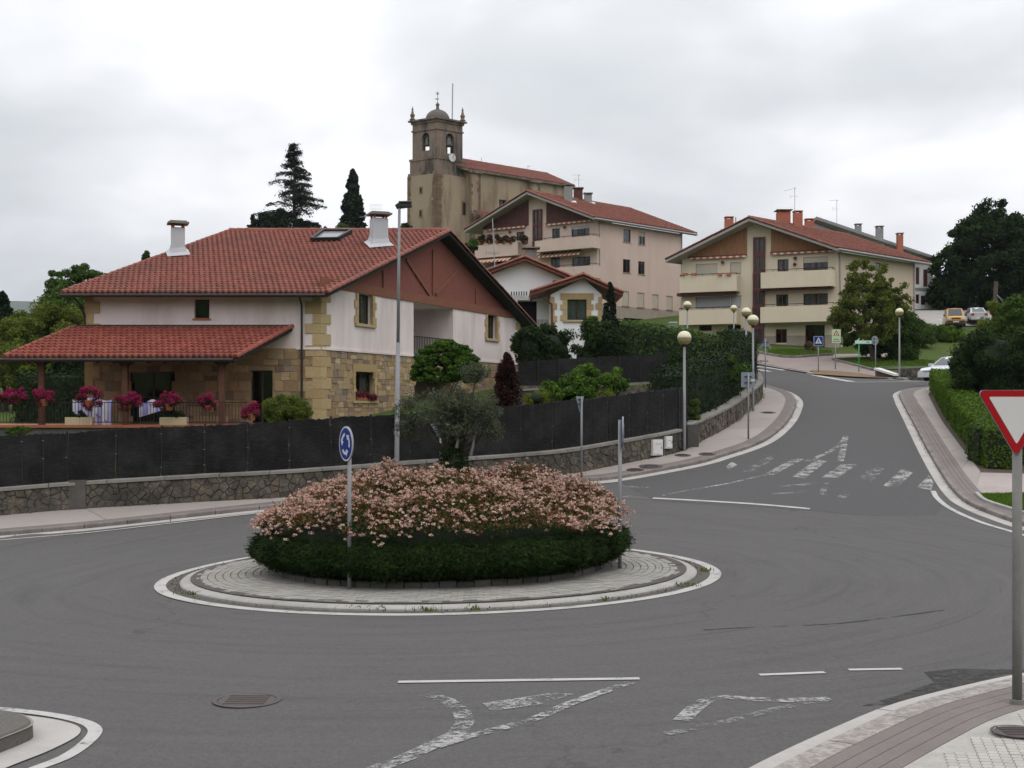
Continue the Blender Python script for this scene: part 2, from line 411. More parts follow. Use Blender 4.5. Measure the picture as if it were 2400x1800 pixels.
simple("soil", (0.070, 0.052, 0.038), 0.95, 0.3, 2.0, 0.6)
simple("iron_cover", (0.078, 0.062, 0.059), 0.6, 0.2, 4.0, 0.3, 40, 0.35)
simple("dry_grass", (0.16, 0.105, 0.055), 0.95, 0.35, 2.2, 0.8, 30)
def _grass(name, a, b):
    t = NT(name); co = t.coord(); n = t.noise(co, 0.5, 5, 0.65); f = t.noise(co, 9, 4, 0.7)
    c = t.mix(0.5, t.ramp(n, [(0.3, a), (0.7, b)]), t.ramp(f, [(0.3, sc(a, 0.6)), (0.7, sc(b, 1.2))]))
    t.base(c); t.rough(0.95); t.spec(0.15); t.bump(f, 0.9, 0.06)
_grass("grass_ground", (0.040, 0.066, 0.014), (0.072, 0.105, 0.020))
_grass("lawn", (0.046, 0.085, 0.020), (0.072, 0.125, 0.030))
_grass("wooded_hill", (0.030, 0.042, 0.020), (0.050, 0.064, 0.028))
t = NT("kerb_patchy"); co = t.coord(); n_ = t.noise(co, 7.5, 7, .78, .5); f_ = t.noise(co, 30, 3, .6)
t.base(t.mix(t.ramp(n_, [(.44, (0, 0, 0)), (.62, (1, 1, 1))]), t.ramp(f_, [(.3, (.165, .142, .13)), (.7, (.23, .20, .182))]), (.335, .315, .295))); t.rough(.85); t.bump(f_, .4, .01)
pieces("apron_paver", [(0.288, 0.276, 0.252), (0.320, 0.308, 0.284), (0.264, 0.252, 0.232), (0.344, 0.328, 0.300)], 0.88, 0.4, 0.2, 30, ((0.24, 0.22, 0.19), 0.6))
pieces("bed_kerb", [(0.125, 0.115, 0.105), (0.16, 0.148, 0.135), (0.10, 0.093, 0.085)], 0.9, 0.6, 0.35, 22)
pieces("tactile_tile", [(0.40, 0.38, 0.352), (0.445, 0.425, 0.392), (0.36, 0.342, 0.316)], 0.85, 0.3, 0.18, 25, ((0.36, 0.335, 0.305), 0.6))
pieces("slab_piece", [(0.318, 0.285, 0.263), (0.288, 0.257, 0.238), (0.336, 0.302, 0.280), (0.302, 0.270, 0.248)], 0.9, 0.35, 0.16, 22, ((0.26, 0.215, 0.195), 0.55))

# ================================================================== GROUND, ROAD, PAVEMENTS
def axis(lo, hi, step, far):
    a = list(np.arange(lo, hi + step, step)); s, q = step, hi
    while q < far: s *= 1.35; q += s; a.append(q)
    s, q = step, lo
    while q > -far: s *= 1.35; q -= s; a.insert(0, q)
    return np.array(a)
gx, gy = axis(-66, 66, 2.0, 4300), axis(-12, 150, 1.0, 4300)
XX, YY = np.meshgrid(gx, gy); ZZ = G(XX, YY) - 0.05
ZZ = ZZ - np.clip((-XX - 32) / 40.0, 0, 1) * np.clip((YY - 50) / 70, 0, 1) * (np.maximum(P(YY), 0) + 9.0)     # the valley falls away to the left
V = np.stack([XX, YY, ZZ], -1).reshape(-1, 3); nx = len(gx)
ii = (np.arange(len(gy) - 1)[:, None] * nx + np.arange(nx - 1)[None, :]).ravel()
ground = link("ground", npmesh("ground", V, np.stack([ii, ii + 1, ii + 1 + nx, ii + nx], -1), "grass_ground"), kind="structure")

far_edge = [gp(x, y).to_2d() for x, y in [(2500, 893), (2170, 893), (2100, 888), (2010, 884), (1908, 878), (1837, 866), (1767, 852), (1690, 842), (1600, 836)]]
road_poly = [(-52, -8), (52, -8), (52, 60)] + [(far_edge[0].x + 20, far_edge[0].y)] + far_edge + [(-20, 95), (-52, 60)]
road = drape("road", road_poly, 0.0, "asphalt", kind="structure", label="grey asphalt roundabout and the roads that leave it")

# --- pavement along the garden wall and up the hill
K_left = gpl([(-330, 1285), (0, 1257), (241, 1236), (641, 1193), (1000, 1163), (1341, 1133), (1456, 1122), (1626, 1091), (1700, 1070), (1776, 1044), (1819, 1018),
              (1852, 983), (1866, 952), (1864, 937), (1845, 922), (1810, 910), (1776, 900), (1735, 889)])
W_base = gpl([(-330, 1237), (0, 1209), (193, 1193), (482, 1176), (700, 1164), (1000, 1140), (1297, 1116), (1406, 1098), (1523, 1075), (1597, 1058),
              (1635, 1039), (1700, 1005), (1744, 973), (1785, 934), (1778, 908), (1750, 896), (1720, 888)], 0.13)
def kerb_run(prefix, line, parent, gutter="concrete_gutter", kerb="kerb_stone", h=0.13, gw=0.32, kw=0.14, band=0.55, bandmat="paver_band", pitch=1.0):
    s = arclen(line); ns = normals(line)
    def spans(pitch, gap):
        i = 0; out = []
        while i < len(line) - 2:
            j = i
            while j < len(line) - 1 and s[j] - s[i] < pitch: j += 1
            out.append((i, j)); i = j
        return out
    for i, j in spans(pitch * 4, 0):                       # channel cast in long lengths
        mb = MB(); sub = [Vector(p) for p in line[i:j + 1]]; sub[-1] = sub[-2].lerp(sub[-1], 0.93)
        sweep(mb, sub, [(0.0, -0.02), (0.0, 0.016), (-gw, 0.010), (-gw, -0.02)], ns=ns[i:j + 1]); mb.build("gutter_slab", gutter, parent)
    for i, j in spans(pitch, 0):
        mb = MB(); sub = [Vector(p) for p in line[i:j + 1]]; sub[-1] = sub[-2].lerp(sub[-1], 0.955)
        sweep(mb, sub, [(kw, -0.05), (kw, h + 0.004), (0.025, h + 0.004), (0.006, h - 0.02), (0.002, -0.05)], ns=ns[i:j + 1]); mb.build("kerb_stone", kerb, parent)
    if band:
        mb = MB(); n = 4                                   # rows of narrow pavers behind the kerb
        for k in range(n):
            a, b = kw + 0.004 + (band - kw) * k / n, kw - 0.005 + (band - kw) * (k + 1) / n
            sweep(mb, line, [(b, h - 0.05), (b, h), (a, h), (a, h - 0.05)], ends=False)
        mb.build("paver_rows", bandmat, parent, kind="stuff")
    return [p + n * band for p, n in zip(line, ns)]
pv = structure("pavement", (K_left[0].x, K_left[0].y, g(*K_left[0])), "pale concrete pavement with dark kerb below the garden wall")
inner = kerb_run("left", K_left, pv)
n = 240; A, B = resample(inner, n), resample(W_base, n)
mb = MB(); vs = []
for a, b in zip(A, B):
    for q, hh in ((a, 0.07), (b, 0.09)): vs.append((q.x, q.y, g(q.x, q.y) + hh))
mb.add(vs, [(2 * i, 2 * i + 2, 2 * i + 3, 2 * i + 1) for i in range(n - 1)]); mb.build("slab_bed", "joint_dirt", pv)
def panels(A, B, parent, per, gap=0.02, h=0.128, mat="slab_piece", name="slab"):
    for i in range(0, len(A) - 1, per):
        j = min(i + per, len(A) - 1); vs, fs = [], []
        for k in range(i, j + 1):
            a, b = A[k], B[k]
            if k == j: a, b = A[k - 1].lerp(a, 1 - gap * 4), B[k - 1].lerp(b, 1 - gap * 4)
            for q, hh in ((a, h - 0.05), (a, h), (b, h + 0.012), (b, h - 0.05)): vs.append((q.x, q.y, g(q.x, q.y) + hh))
        m = j - i
        for k in range(m):
            for e in range(3): fs.append((k * 4 + e, k * 4 + 4 + e, k * 4 + 5 + e, k * 4 + 1 + e))
        fs += [(0, 1, 2, 3), (m * 4 + 3, m * 4 + 2, m * 4 + 1, m * 4)]
        mb = MB(); mb.add(vs, fs); mb.build(name, mat, parent)
panels(A, B, pv, 12)

# --- pavement by the clipped hedge, across the junction
K_right = gpl([(2230, 905), (2171, 911), (2127, 916), (2108, 925), (2111, 938), (2121, 959), (2174, 1060), (2208, 1118), (2240, 1161), (2275, 1187), (2370, 1225), (2480, 1256)])
pr = structure("pavement", (K_right[0].x, K_right[0].y, g(*K_right[0])), "narrow concrete pavement beside the clipped green hedge")
inner = kerb_run("right", K_right, pr, gutter="concrete_gutter", band=0.75)
ia = [p for p in inner if p.y > gp(2282, 1158).y]; ia = ia[2:]
ob = gpl([(2171, 917), (2200, 973), (2240, 1031), (2298, 1106)], 0.13)
A, B = resample(ia, 61), resample(ob, 61)
mb = MB(); vs = []
for a, b in zip(A, B):
    for q in (a, b): vs.append((q.x, q.y, g(q.x, q.y) + 0.09))
mb.add(vs, [(2 * i, 2 * i + 1, 2 * i + 3, 2 * i + 2) for i in range(60)]); mb.build("slab_bed", "joint_dirt", pr)
panels(A, B, pr, 6)
drape("path", [gp(x, y, .13).to_2d() for x, y in [(2284, 1157), (2298, 1107), (2420, 1110), (2560, 1112), (2560, 1160), (2420, 1157)]], 0.125, "concrete_slab", kind="structure")
drape("lawn", [gp(x, y, .13).to_2d() for x, y in [(2292, 1160), (2400, 1158), (2600, 1160), (2600, 1290), (2480, 1228), (2370, 1193), (2310, 1174)]], 0.16, "lawn", kind="structure")
le = gpl([(2284, 1158), (2306, 1176), (2370, 1197), (2480, 1232), (2600, 1290)], .13)
mb = MB(); sweep(mb, le, [(0.0, 0.0), (0.0, 0.2), (0.12, 0.2), (0.12, 0.0)]); mb.build("lawn_kerb", "kerb_light", kind="structure")
drape("hedge_bed", [gp(x, y, .13).to_2d() for x, y in [(2171, 917), (2200, 973), (2240, 1031), (2298, 1106), (2600, 1109), (2600, 905), (2230, 905)]], 0.10, "soil", kind="structure")

# --- corner of the near pavement with tactile tiles
K_near = gpl([(2620, 1560), (2480, 1580), (2345, 1607), (2155, 1656), (2023, 1710), (1840, 1799), (1690, 1890), (1500, 2030)])
pn = structure("pavement", (K_near[0].x, K_near[0].y, g(*K_near[0])), "near pavement corner of dark pavers and white tactile tiles")
inner = kerb_run("near", K_near, pn, gutter="concrete_gutter", kerb="kerb_patchy", h=0.07, gw=0.26, kw=0.30, band=0.98)
poly = [(p.x, p.y) for p in inner] + [(2.0, 5.0), (16, 5.0), (16, inner[0].y)]
drape("tile_bed", poly, 0.066, "tile_ground", pn)
tm = MB()                                                   # one tactile tile: a slab with a grid of raised pads
T = 0.30
tm.box((-T / 2 + .004, T / 2 - .004), (-T / 2 + .004, T / 2 - .004), (-0.02, 0.0))
for a in range(3):
    for b in range(3):
        cx, cy = (a - 1) * T / 3, (b - 1) * T / 3
        tm.frame((cx, cy, 0.001), (1, 0, 0), (0.18, 1, 0), (0, 0, 1), (-.044, .044), (-.0465, .0465), (0, 0.006))
tme = tm.mesh("tile", "tactile_tile")
def inside(x, y, poly):
    c = False
    for (x1, y1), (x2, y2) in zip(poly, poly[1:] + poly[:1]):
        if (y1 > y) != (y2 > y) and x < (x2 - x1) * (y - y1) / (y2 - y1) + x1: c = not c
    return c
rot = Matrix.Rotation(R(-14), 4, 'Z'); cnt = 0
for a in range(-20, 40):
    for b in range(-20, 40):
        q = rot @ Vector((a * T, b * T, 0)) + Vector((5.6, 12.6, 0))
        if all(inside(q.x + ax, q.y + ay, poly) for ax in (-.17, .17) for ay in (-.17, .17)) and q.y > 11.2 and q.x < 0.42 * q.y and q.y < 17 and cnt < 300:
            link("tile", tme, pn, mtx=Matrix.Translation((q.x, q.y, g(q.x, q.y) + 0.068 + random.uniform(-.003, .003))) @ rot); cnt += 1

# --- tip of the traffic island at the near left
isl = [(-330, 1680), (-100, 1690), (0, 1698), (52, 1707), (76, 1721), (75, 1735), (40, 1752), (0, 1768), (-120, 1818), (-330, 1930)]
il = gpl(isl, 0, .07); io = structure("traffic_island", (il[0].x, il[0].y, g(*il[0])), "tip of a stone-kerbed traffic island")
mb = MB(); sweep(mb, il, [(0.30, 0.165), (0.03, 0.17), (0.0, 0.14), (-0.02, -0.03)][::-1] if False else [(0.0, -0.03), (-0.01, 0.14), (-0.05, 0.175), (-0.32, 0.17), (-0.32, 0.0)], ends=False); mb.build("kerb_stone", "bed_kerb", io)
drape("paving", [(p.x, p.y) for p in il], 0.155, "ramp_paving", io)
ig = gpl([(-330, 1662), (-100, 1672), (65, 1680), (169, 1699), (186, 1722), (124, 1758), (25, 1798), (-150, 1870)], 0, .07)
poly = [(p.x, p.y) for p in ig]
drape("gutter_slab", poly, 0.014, "concrete_gutter", io)
stroke("edge_line", [(-330, 1645), (-100, 1656), (60, 1669), (160, 1684), (214, 1702), (218, 1726), (160, 1772), (60, 1812), (-120, 1885)], 0.15, "paint", 0.01, road, step=.06)

# --- roundabout island: painted ring, kerb, apron of pavers
def ring(r, n=120, a0=0, a1=2 * math.pi): return [Vector((RC[0] + r * math.cos(a0 + (a1 - a0) * k / n), RC[1] + r * math.sin(a0 + (a1 - a0) * k / n))) for k in range(n + 1)]
rl = ring(RO - 0.11, 160); mb = MB(); sweep(mb, rl, [(-0.115, 0.010), (0.115, 0.010)][::-1], ends=False); mb.build("edge_ring", "paint_line", road)
ap = structure("roundabout_island", (RC[0], RC[1], g(*RC)), "round apron of pale pavers inside a white painted ring")
mb = MB(); sweep(mb, ring(RO - 0.35, 160), [(-0.13, 0.006), (0.13, 0.004)][::-1], ends=False); mb.build("gutter_dirt", "joint_dirt", ap)
seg = 54
for k in range(seg):
    a0, a1 = 2 * math.pi * k / seg, 2 * math.pi * (k + 0.985) / seg
    mb = MB(); sweep(mb, ring(RO - 0.49, 4, a0, a1), [(0.0, -0.02), (0.0, 0.035), (0.03, 0.06), (0.22, 0.085), (0.22, 0.0)]); mb.build("kerb_stone", "kerb_light", ap)
mb = MB(); sweep(mb, ring((3.3 + RO - 0.7) / 2, 120), [((RO - 0.7 - 3.3) / 2, 0.075), (-(RO - 0.7 - 3.3) / 2, 0.105)], ends=False)
mb.v = [tuple(v) for v in mb.v]; mb.build("paver_bed", "joint_dirt", ap)
mb = MB(); r = RO - 0.74; row = 0
while r > 3.5:
    nn_ = int(2 * math.pi * r / 0.24)
    for k in range(nn_):
        a0 = 2 * math.pi * (k + 0.5 * (row % 2)) / nn_; a1 = a0 + 2 * math.pi / nn_ * 0.965
        hh = 0.098 + (RO - 0.74 - r) * 0.02 + random.uniform(-.004, .004); vs = []
        for rr, z in ((r, hh), (r - 0.135, hh + 0.003)):
            for a in (a0, a1):
                x, y = RC[0] + rr * math.cos(a), RC[1] + rr * math.sin(a); vs.append((x, y, g(x, y) + z))
        lo = [(x, y, z - 0.03) for x, y, z in vs]
        mb.add(vs + lo, [(0, 1, 3, 2), (0, 4, 5, 1), (3, 7, 6, 2), (2, 6, 4, 0), (1, 5, 7, 3)])
    r -= 0.152; row += 1
mb.build("apron_pavers", "apron_paver", ap, kind="stuff")
RB = 3.45; seg = 66
for k in range(seg):
    a0 = 2 * math.pi * k / seg; a1 = a0 + 2 * math.pi / seg * random.uniform(0.90, 0.95); hh = random.uniform(.23, .27)
    mb = MB(); sweep(mb, ring(RB + random.uniform(-.012, .012), 2, a0, a1), [(-0.0, 0.02), (0.006, hh - .02), (0.02, hh), (0.12, hh), (0.12, 0.02)]); mb.build("bed_stone", "bed_kerb", ap)
bl = ring(RB - 0.1, 60)[:-1]; drape("bed_soil", [(p.x, p.y) for p in bl], 0.2, "soil", ap)

# --- painted markings
stroke("give_way_line", [(933, 1600), (1216, 1596), (1499, 1592)], 0.13, "paint_line", 0.012, road)
stroke("lane_line", [(1000, 1628), (1045, 1642), (1082, 1667), (1090, 1695), (1070, 1720), (1013, 1748), (952, 1777), (891, 1800), (800, 1850)], 0.21, "paint_worn", 0.010, road)
stroke("lane_line", [(1478, 1601), (1338, 1650), (1236, 1693), (1110, 1724), (1020, 1752)], 0.16, "paint_worn", 0.013, road)
quadmark("lane_mark", [(1131, 1650), (1151, 1668), (1260, 1654), (1345, 1628), (1290, 1626), (1200, 1640)], "paint_worn", 0.010, road)
stroke("lane_line", [(1780, 1583), (1860, 1580), (1933, 1577)], 0.11, "paint", 0.010, road)
stroke("lane_line", [(1989, 1571), (2050, 1570), (2114, 1569)], 0.11, "paint", 0.010, road)
stroke("lane_line", [(1598, 1690), (1625, 1664), (1665, 1638), (1705, 1635), (1760, 1640), (1850, 1643), (1945, 1639)], 0.20, "paint_worn", 0.010, road)
stroke("lane_line", [(1945, 1641), (1820, 1663), (1740, 1684), (1650, 1704), (1560, 1722)], 0.14, "paint_faint", 0.012, road)
stroke("give_way_line", [(1530, 1168), (1640, 1174), (1770, 1182), (1899, 1193)], 0.20, "paint_line", 0.012, road)
z8 = lambda l: [(1700 + x * .2532, 740 + y * .2532) for x, y in l]
for i, (q, mt) in enumerate([([(135, 1450), (210, 1458), (420, 1355), (355, 1340)], "paint_faint"), ([(365, 1465), (445, 1478), (725, 1330), (640, 1322)], "paint_worn"),
        ([(622, 1490), (735, 1508), (940, 1350), (848, 1332)], "paint_worn"), ([(890, 1500), (1045, 1500), (1225, 1378), (1075, 1375)], "paint_worn"),
        ([(1250, 1495), (1345, 1545), (1485, 1408), (1345, 1398)], "paint_faint"), ([(1460, 1578), (1592, 1594), (1750, 1440), (1625, 1428)], "paint_worn"),
        ([(1772, 1592), (1905, 1615), (1928, 1550), (1885, 1478)], "paint_worn"), ([(0, 1405), (35, 1424), (115, 1380), (55, 1355)], "paint_worn"), ([(320, 1345), (395, 1350), (470, 1312), (410, 1300)], "paint_faint"),
        ([(1020, 1690), (1110, 1690), (1170, 1650), (1080, 1650)], "paint_faint")]):
    quadmark("crossing_bar", z8(q), mt, 0.011, road)
stroke("lane_line", z8([(1112, 1120), (1095, 1160), (1000, 1240), (880, 1300), (760, 1350)]), 0.22, "paint_worn", 0.014, road)
stroke("lane_line", z8([(1112, 1120), (1100, 1190), (1085, 1270), (1065, 1350)]), 0.24, "paint_worn", 0.017, road)
stroke("lane_line", [(1794, 1114), (1700, 1135), (1620, 1149), (1553, 1162)], 0.13, "paint_worn", 0.015, road)
stroke("lane_line", z8([(900, 1660), (910, 1610), (930, 1550)]), 0.2, "paint_faint", 0.014, road)
stroke("lane_line", z8([(470, 1585), (600, 1575), (720, 1565), (860, 1545)]), 0.22, "paint_faint", 0.010, road)
stroke("lane_line", z8([(440, 1652), (620, 1640), (800, 1625)]), 0.22, "paint_faint", 0.010, road)
stroke("lane_line", [(1455, 1141), (1480, 1141), (1520, 1142)], 0.3, "paint_faint", 0.010, road)
stroke("lane_line", [(1460, 1163), (1490, 1165), (1520, 1167)], 0.3, "paint_faint", 0.010, road)
stroke("edge_line", [(2187, 1151), (2195, 1166), (2212, 1182), (2236, 1197), (2300, 1225), (2376, 1248), (2470, 1276)], 0.16, "paint_line", 0.012, road)
stroke("edge_line", [(-330, 1296), (0, 1267), (241, 1246), (641, 1200), (1000, 1170), (1341, 1140), (1456, 1129)], 0.10, "paint_line", 0.02, road)
stroke("stop_line", [(1908, 879), (1950, 887), (1996, 895)], 0.55, "paint_line", 0.014, road)
stroke("edge_line", [(1996, 896), (2080, 895), (2166, 894)], 0.22, "paint_line", 0.012, road)
stroke("edge_line", [(2020, 886), (2070, 889), (2135, 893)], 0.25, "paint_line", 0.016, road)
for q in ([(1760, 858), (1800, 862), (1838, 868)], [(1755, 864), (1780, 867), (1806, 871)]):
    stroke("crossing_bar", q, 0.4, "paint", 0.012, road)
# tarred repairs
quadmark("tar_patch", [(2165, 1575), (2240, 1568), (2400, 1570), (2420, 1588), (2345, 1600), (2260, 1610), (2140, 1650), (2020, 1655), (2090, 1635), (2190, 1600)], "asphalt_patch", 0.006, road)
stroke("tar_seam", [(1650, 1477), (1730, 1472), (1840, 1468), (1960, 1462), (2050, 1452), (2140, 1440), (2215, 1430)], 0.06, "asphalt_patch", 0.006, road)
drape("hill_asphalt", [gp(x, y).to_2d() for x, y in [(1530, 1172), (1899, 1197), (2060, 1210), (2195, 1208), (2212, 1182), (2187, 1135), (2140, 1040), (2094, 946), (2088, 927), (2116, 912), (2171, 905), (2171, 896), (1996, 897), (1908, 881), (1838, 868),
      (1760, 856), (1700, 852), (1700, 880), (1776, 896), (1814, 905), (1856, 918), (1880, 935), (1888, 948), (1874, 973), (1838, 1021), (1801, 1038), (1744, 1068), (1626, 1098), (1456, 1130)]], 0.005, "asphalt_far", road)

# --- far side of the junction: paved ramp, verges
drape("ramp", [gp(x, y, .08).to_2d() for x, y in [(1640, 838), (1766, 850), (1837, 864), (1887, 872), (1903, 869), (2017, 877), (2105, 887), (2125, 887), (2050, 868), (1953, 843), (1953, 832), (1852, 836), (1800, 830), (1766, 822), (1640, 812)]], 0.08, "ramp_paving", kind="structure")
mb = MB(); sweep(mb, gpl([(1640, 838), (1766, 851), (1837, 865), (1887, 873), (1908, 877)]), [(0.0, -.03), (0.0, 0.10), (0.15, 0.105), (0.15, 0.0)]); mb.build("ramp_kerb", "kerb_stone", kind="structure")
drape("verge", [gp(x, y, .1).to_2d() for x, y in [(1902, 867), (1960, 869), (2014, 874), (2090, 886), (2010, 883), (1907, 876)]], 0.10, "dry_grass", kind="structure")
mb = MB(); sweep(mb, gpl([(1887, 873), (1907, 877.5), (2010, 885), (2090, 888.5), (2130, 888.5)]), [(-.02, -.03), (0.0, 0.085), (0.14, 0.10), (0.16, 0.0)]); mb.build("verge_kerb", "kerb_light", kind="structure")
mb = MB(); sweep(mb, gpl([(1680, 842), (1740, 846), (1800, 846.5)], .1), [(-.25, .0), (-.2, .16), (.2, .16), (.25, .0)]); mb.build("kerb_step", "kerb_stone", kind="structure")
drape("lawn", [gp(x, y, .1).to_2d() for x, y in [(1798, 828), (1800, 831), (1852, 837), (1953, 831), (1953, 822), (1860, 818), (1798, 820)]], 0.16, "lawn", kind="structure")
mb = MB(); sweep(mb, gpl([(1766, 823), (1798, 831), (1852, 838), (1905, 835), (1953, 832)], .1), [(-.12, .0), (-.12, .25), (.06, .25), (.06, .0)]); mb.build("lawn_kerb", "kerb_stone", kind="structure")
drape("lawn", [gp(x, y, .1).to_2d() for x, y in [(1955, 841), (2050, 838), (2200, 846), (2200, 862), (2112, 862), (2064, 862), (2053, 868)]], 0.15, "lawn", kind="structure")
mb = MB(); sweep(mb, gpl([(1953, 843), (2000, 855), (2053, 869)], .1), [(-.12, .0), (-.12, .22), (.08, .22), (.08, .0)]); mb.build("lawn_kerb", "kerb_stone", kind="structure")
drape("walk", [gp(x, y, .1).to_2d() for x, y in [(1953, 831), (2112, 829), (2112, 838), (2050, 837.5), (1953, 840)]], 0.14, "concrete_slab", kind="structure")
# garden soil behind the wall
wb = [Vector((p.x, p.y)) for p in W_base]; wn_ = normals(wb)
gpoly = [p + q * 0.25 for p, q in zip(wb, wn_) if p.y < 66.5]
garden = drape("garden", [(p.x, p.y) for p in gpoly] + [(15, 78), (-4, 92), (-60, 92), (-60, gpoly[0].y)], 0.22, "grass_ground", kind="structure")

# far hills beyond the valley
def hill(name, Y, xs, hs, depth):
    mb = MB(); n = 60; X = np.linspace(xs[0], xs[-1], n); H = np.interp(X, xs, hs) + np.convolve(rng.normal(0, 7, n), np.ones(5) / 5, 'same')
    for k, (dy, f) in enumerate(((0, 0.0), (depth * .25, .45), (depth * .6, .85), (depth, 1.0), (depth * 1.8, 0.2))):
        for x, h in zip(X, H): mb.v.append((x, Y + dy, -50 + (h + 50) * f))
    for k in range(4):
        for i in range(n - 1): mb.f.append((k * n + i, k * n + i + 1, (k + 1) * n + i + 1, (k + 1) * n + i)); mb.mi.append(0)
    return mb.build(name, "wooded_hill", kind="structure", smooth=True)
hill("hill", 2700, [-3100, -1650, -1180, -1035, -930, -825, -590, 0, 940], [178, 206, 257, 273, 245, 261, 231, 176, 106], 550)
hill("hill", 3500, [-3700, -2330, -1515, -1225, -1050, -585, 350, 1750], [257, 303, 332, 312, 338, 280, 210, 140], 550)
# ================================================================== BUILDING HELPERS
def on_plane(px, py, O, N):
    d = Vector(((px - CX) / F, 1.0, (YH - py) / F)); return d * (Vector(O).dot(N) / d.dot(N))
class Face:
    """a wall face: origin O (z = 0 level), unit direction A along it, outward normal N"""
    def __init__(s, O, A, N): s.O, s.A, s.N = Vector(O), Vector(A).normalized(), Vector(N).normalized()
    def p(s, a, z, d=0.0): q = s.O + s.A * a + s.N * d; return Vector((q.x, q.y, z + (s.O.z if False else 0)))
    def px(s, x, y): q = on_plane(x, y, s.O, s.N); return ((q - s.O).dot(s.A) / s.A.dot(s.A), q.z)
    def rect(s, x0, y0, x1, y1):
        """wall rectangle seen between two pixel corners (left/right edges, top/bottom at the middle)"""
        xm, ym = (x0 + x1) / 2, (y0 + y1) / 2
        a = sorted((s.px(x0, ym)[0], s.px(x1, ym)[0])); z = sorted((s.px(xm, y1)[1], s.px(xm, y0)[1])); return (a[0], a[1], z[0], z[1])
    def box(s, mb, a, z, d, m=0): return mb.frame(Vector((s.O.x, s.O.y, 0)), s.A, s.N, (0, 0, 1), a, d, z, m)
def facade(mb, fc, a0, a1, z0, z1, holes, depth=0.18, m=0, mr=None):
    mr = m if mr is None else mr
    xs = sorted({a0, a1} | {min(max(h[k], a0), a1) for h in holes for k in (0, 1)}); zs = sorted({z0, z1} | {min(max(h[k], z0), z1) for h in holes for k in (2, 3)})
    def quad(P4, nrm, mm):
        n = (P4[1] - P4[0]).cross(P4[2] - P4[1]); mb.add(P4, [(0, 1, 2, 3) if n.dot(nrm) > 0 else (3, 2, 1, 0)], mm)
    for i in range(len(xs) - 1):
        for j in range(len(zs) - 1):
            cx, cz = (xs[i] + xs[i + 1]) / 2, (zs[j] + zs[j + 1]) / 2
            if any(h[0] < cx < h[1] and h[2] < cz < h[3] for h in holes): continue
            quad([fc.p(xs[i], zs[j]), fc.p(xs[i + 1], zs[j]), fc.p(xs[i + 1], zs[j + 1]), fc.p(xs[i], zs[j + 1])], fc.N, m)
    Z = Vector((0, 0, 1))
    for h in holes:
        dd = h[4] if len(h) > 4 else depth; x0, x1, b, t = h[:4]
        for P4, nv in (([fc.p(x0, b), fc.p(x0, t), fc.p(x0, t, -dd), fc.p(x0, b, -dd)], fc.A), ([fc.p(x1, b), fc.p(x1, t), fc.p(x1, t, -dd), fc.p(x1, b, -dd)], -fc.A),
                       ([fc.p(x0, t), fc.p(x1, t), fc.p(x1, t, -dd), fc.p(x0, t, -dd)], -Z), ([fc.p(x0, b), fc.p(x1, b), fc.p(x1, b, -dd), fc.p(x0, b, -dd)], Z)): quad(P4, nv, mr)
    return mb
def _pane():
    t = NT("window_pane"); gl = t.new("BsdfGlossy"); gl.inputs["Roughness"].default_value = 0.03; tr = t.new("BsdfTransparent"); tr.inputs[0].default_value = (0.62, 0.66, 0.66, 1)
    fr = t.new("LayerWeight"); fr.inputs[0].default_value = 0.25; ms = t.new("MixShader")
    t.link(t.math('ADD', t.math('MULTIPLY', fr.outputs["Fresnel"], 0.55), 0.03), ms.inputs[0]); t.link(tr.outputs[0], ms.inputs[1]); t.link(gl.outputs[0], ms.inputs[2]); t.link(ms.outputs[0], t.out.inputs[0])
_pane()
simple("room_dark", (0.012, 0.011, 0.011), 0.9, 0.2); simple("wood_dark", (0.045, 0.026, 0.018), 0.6, 0.3, 3.0, 0.2)
simple("curtain", (0.52, 0.50, 0.48), 0.9, 0.14, 6.0); simple("shutter_cream", (0.50, 0.44, 0.36), 0.6, 0.08, 3.0)
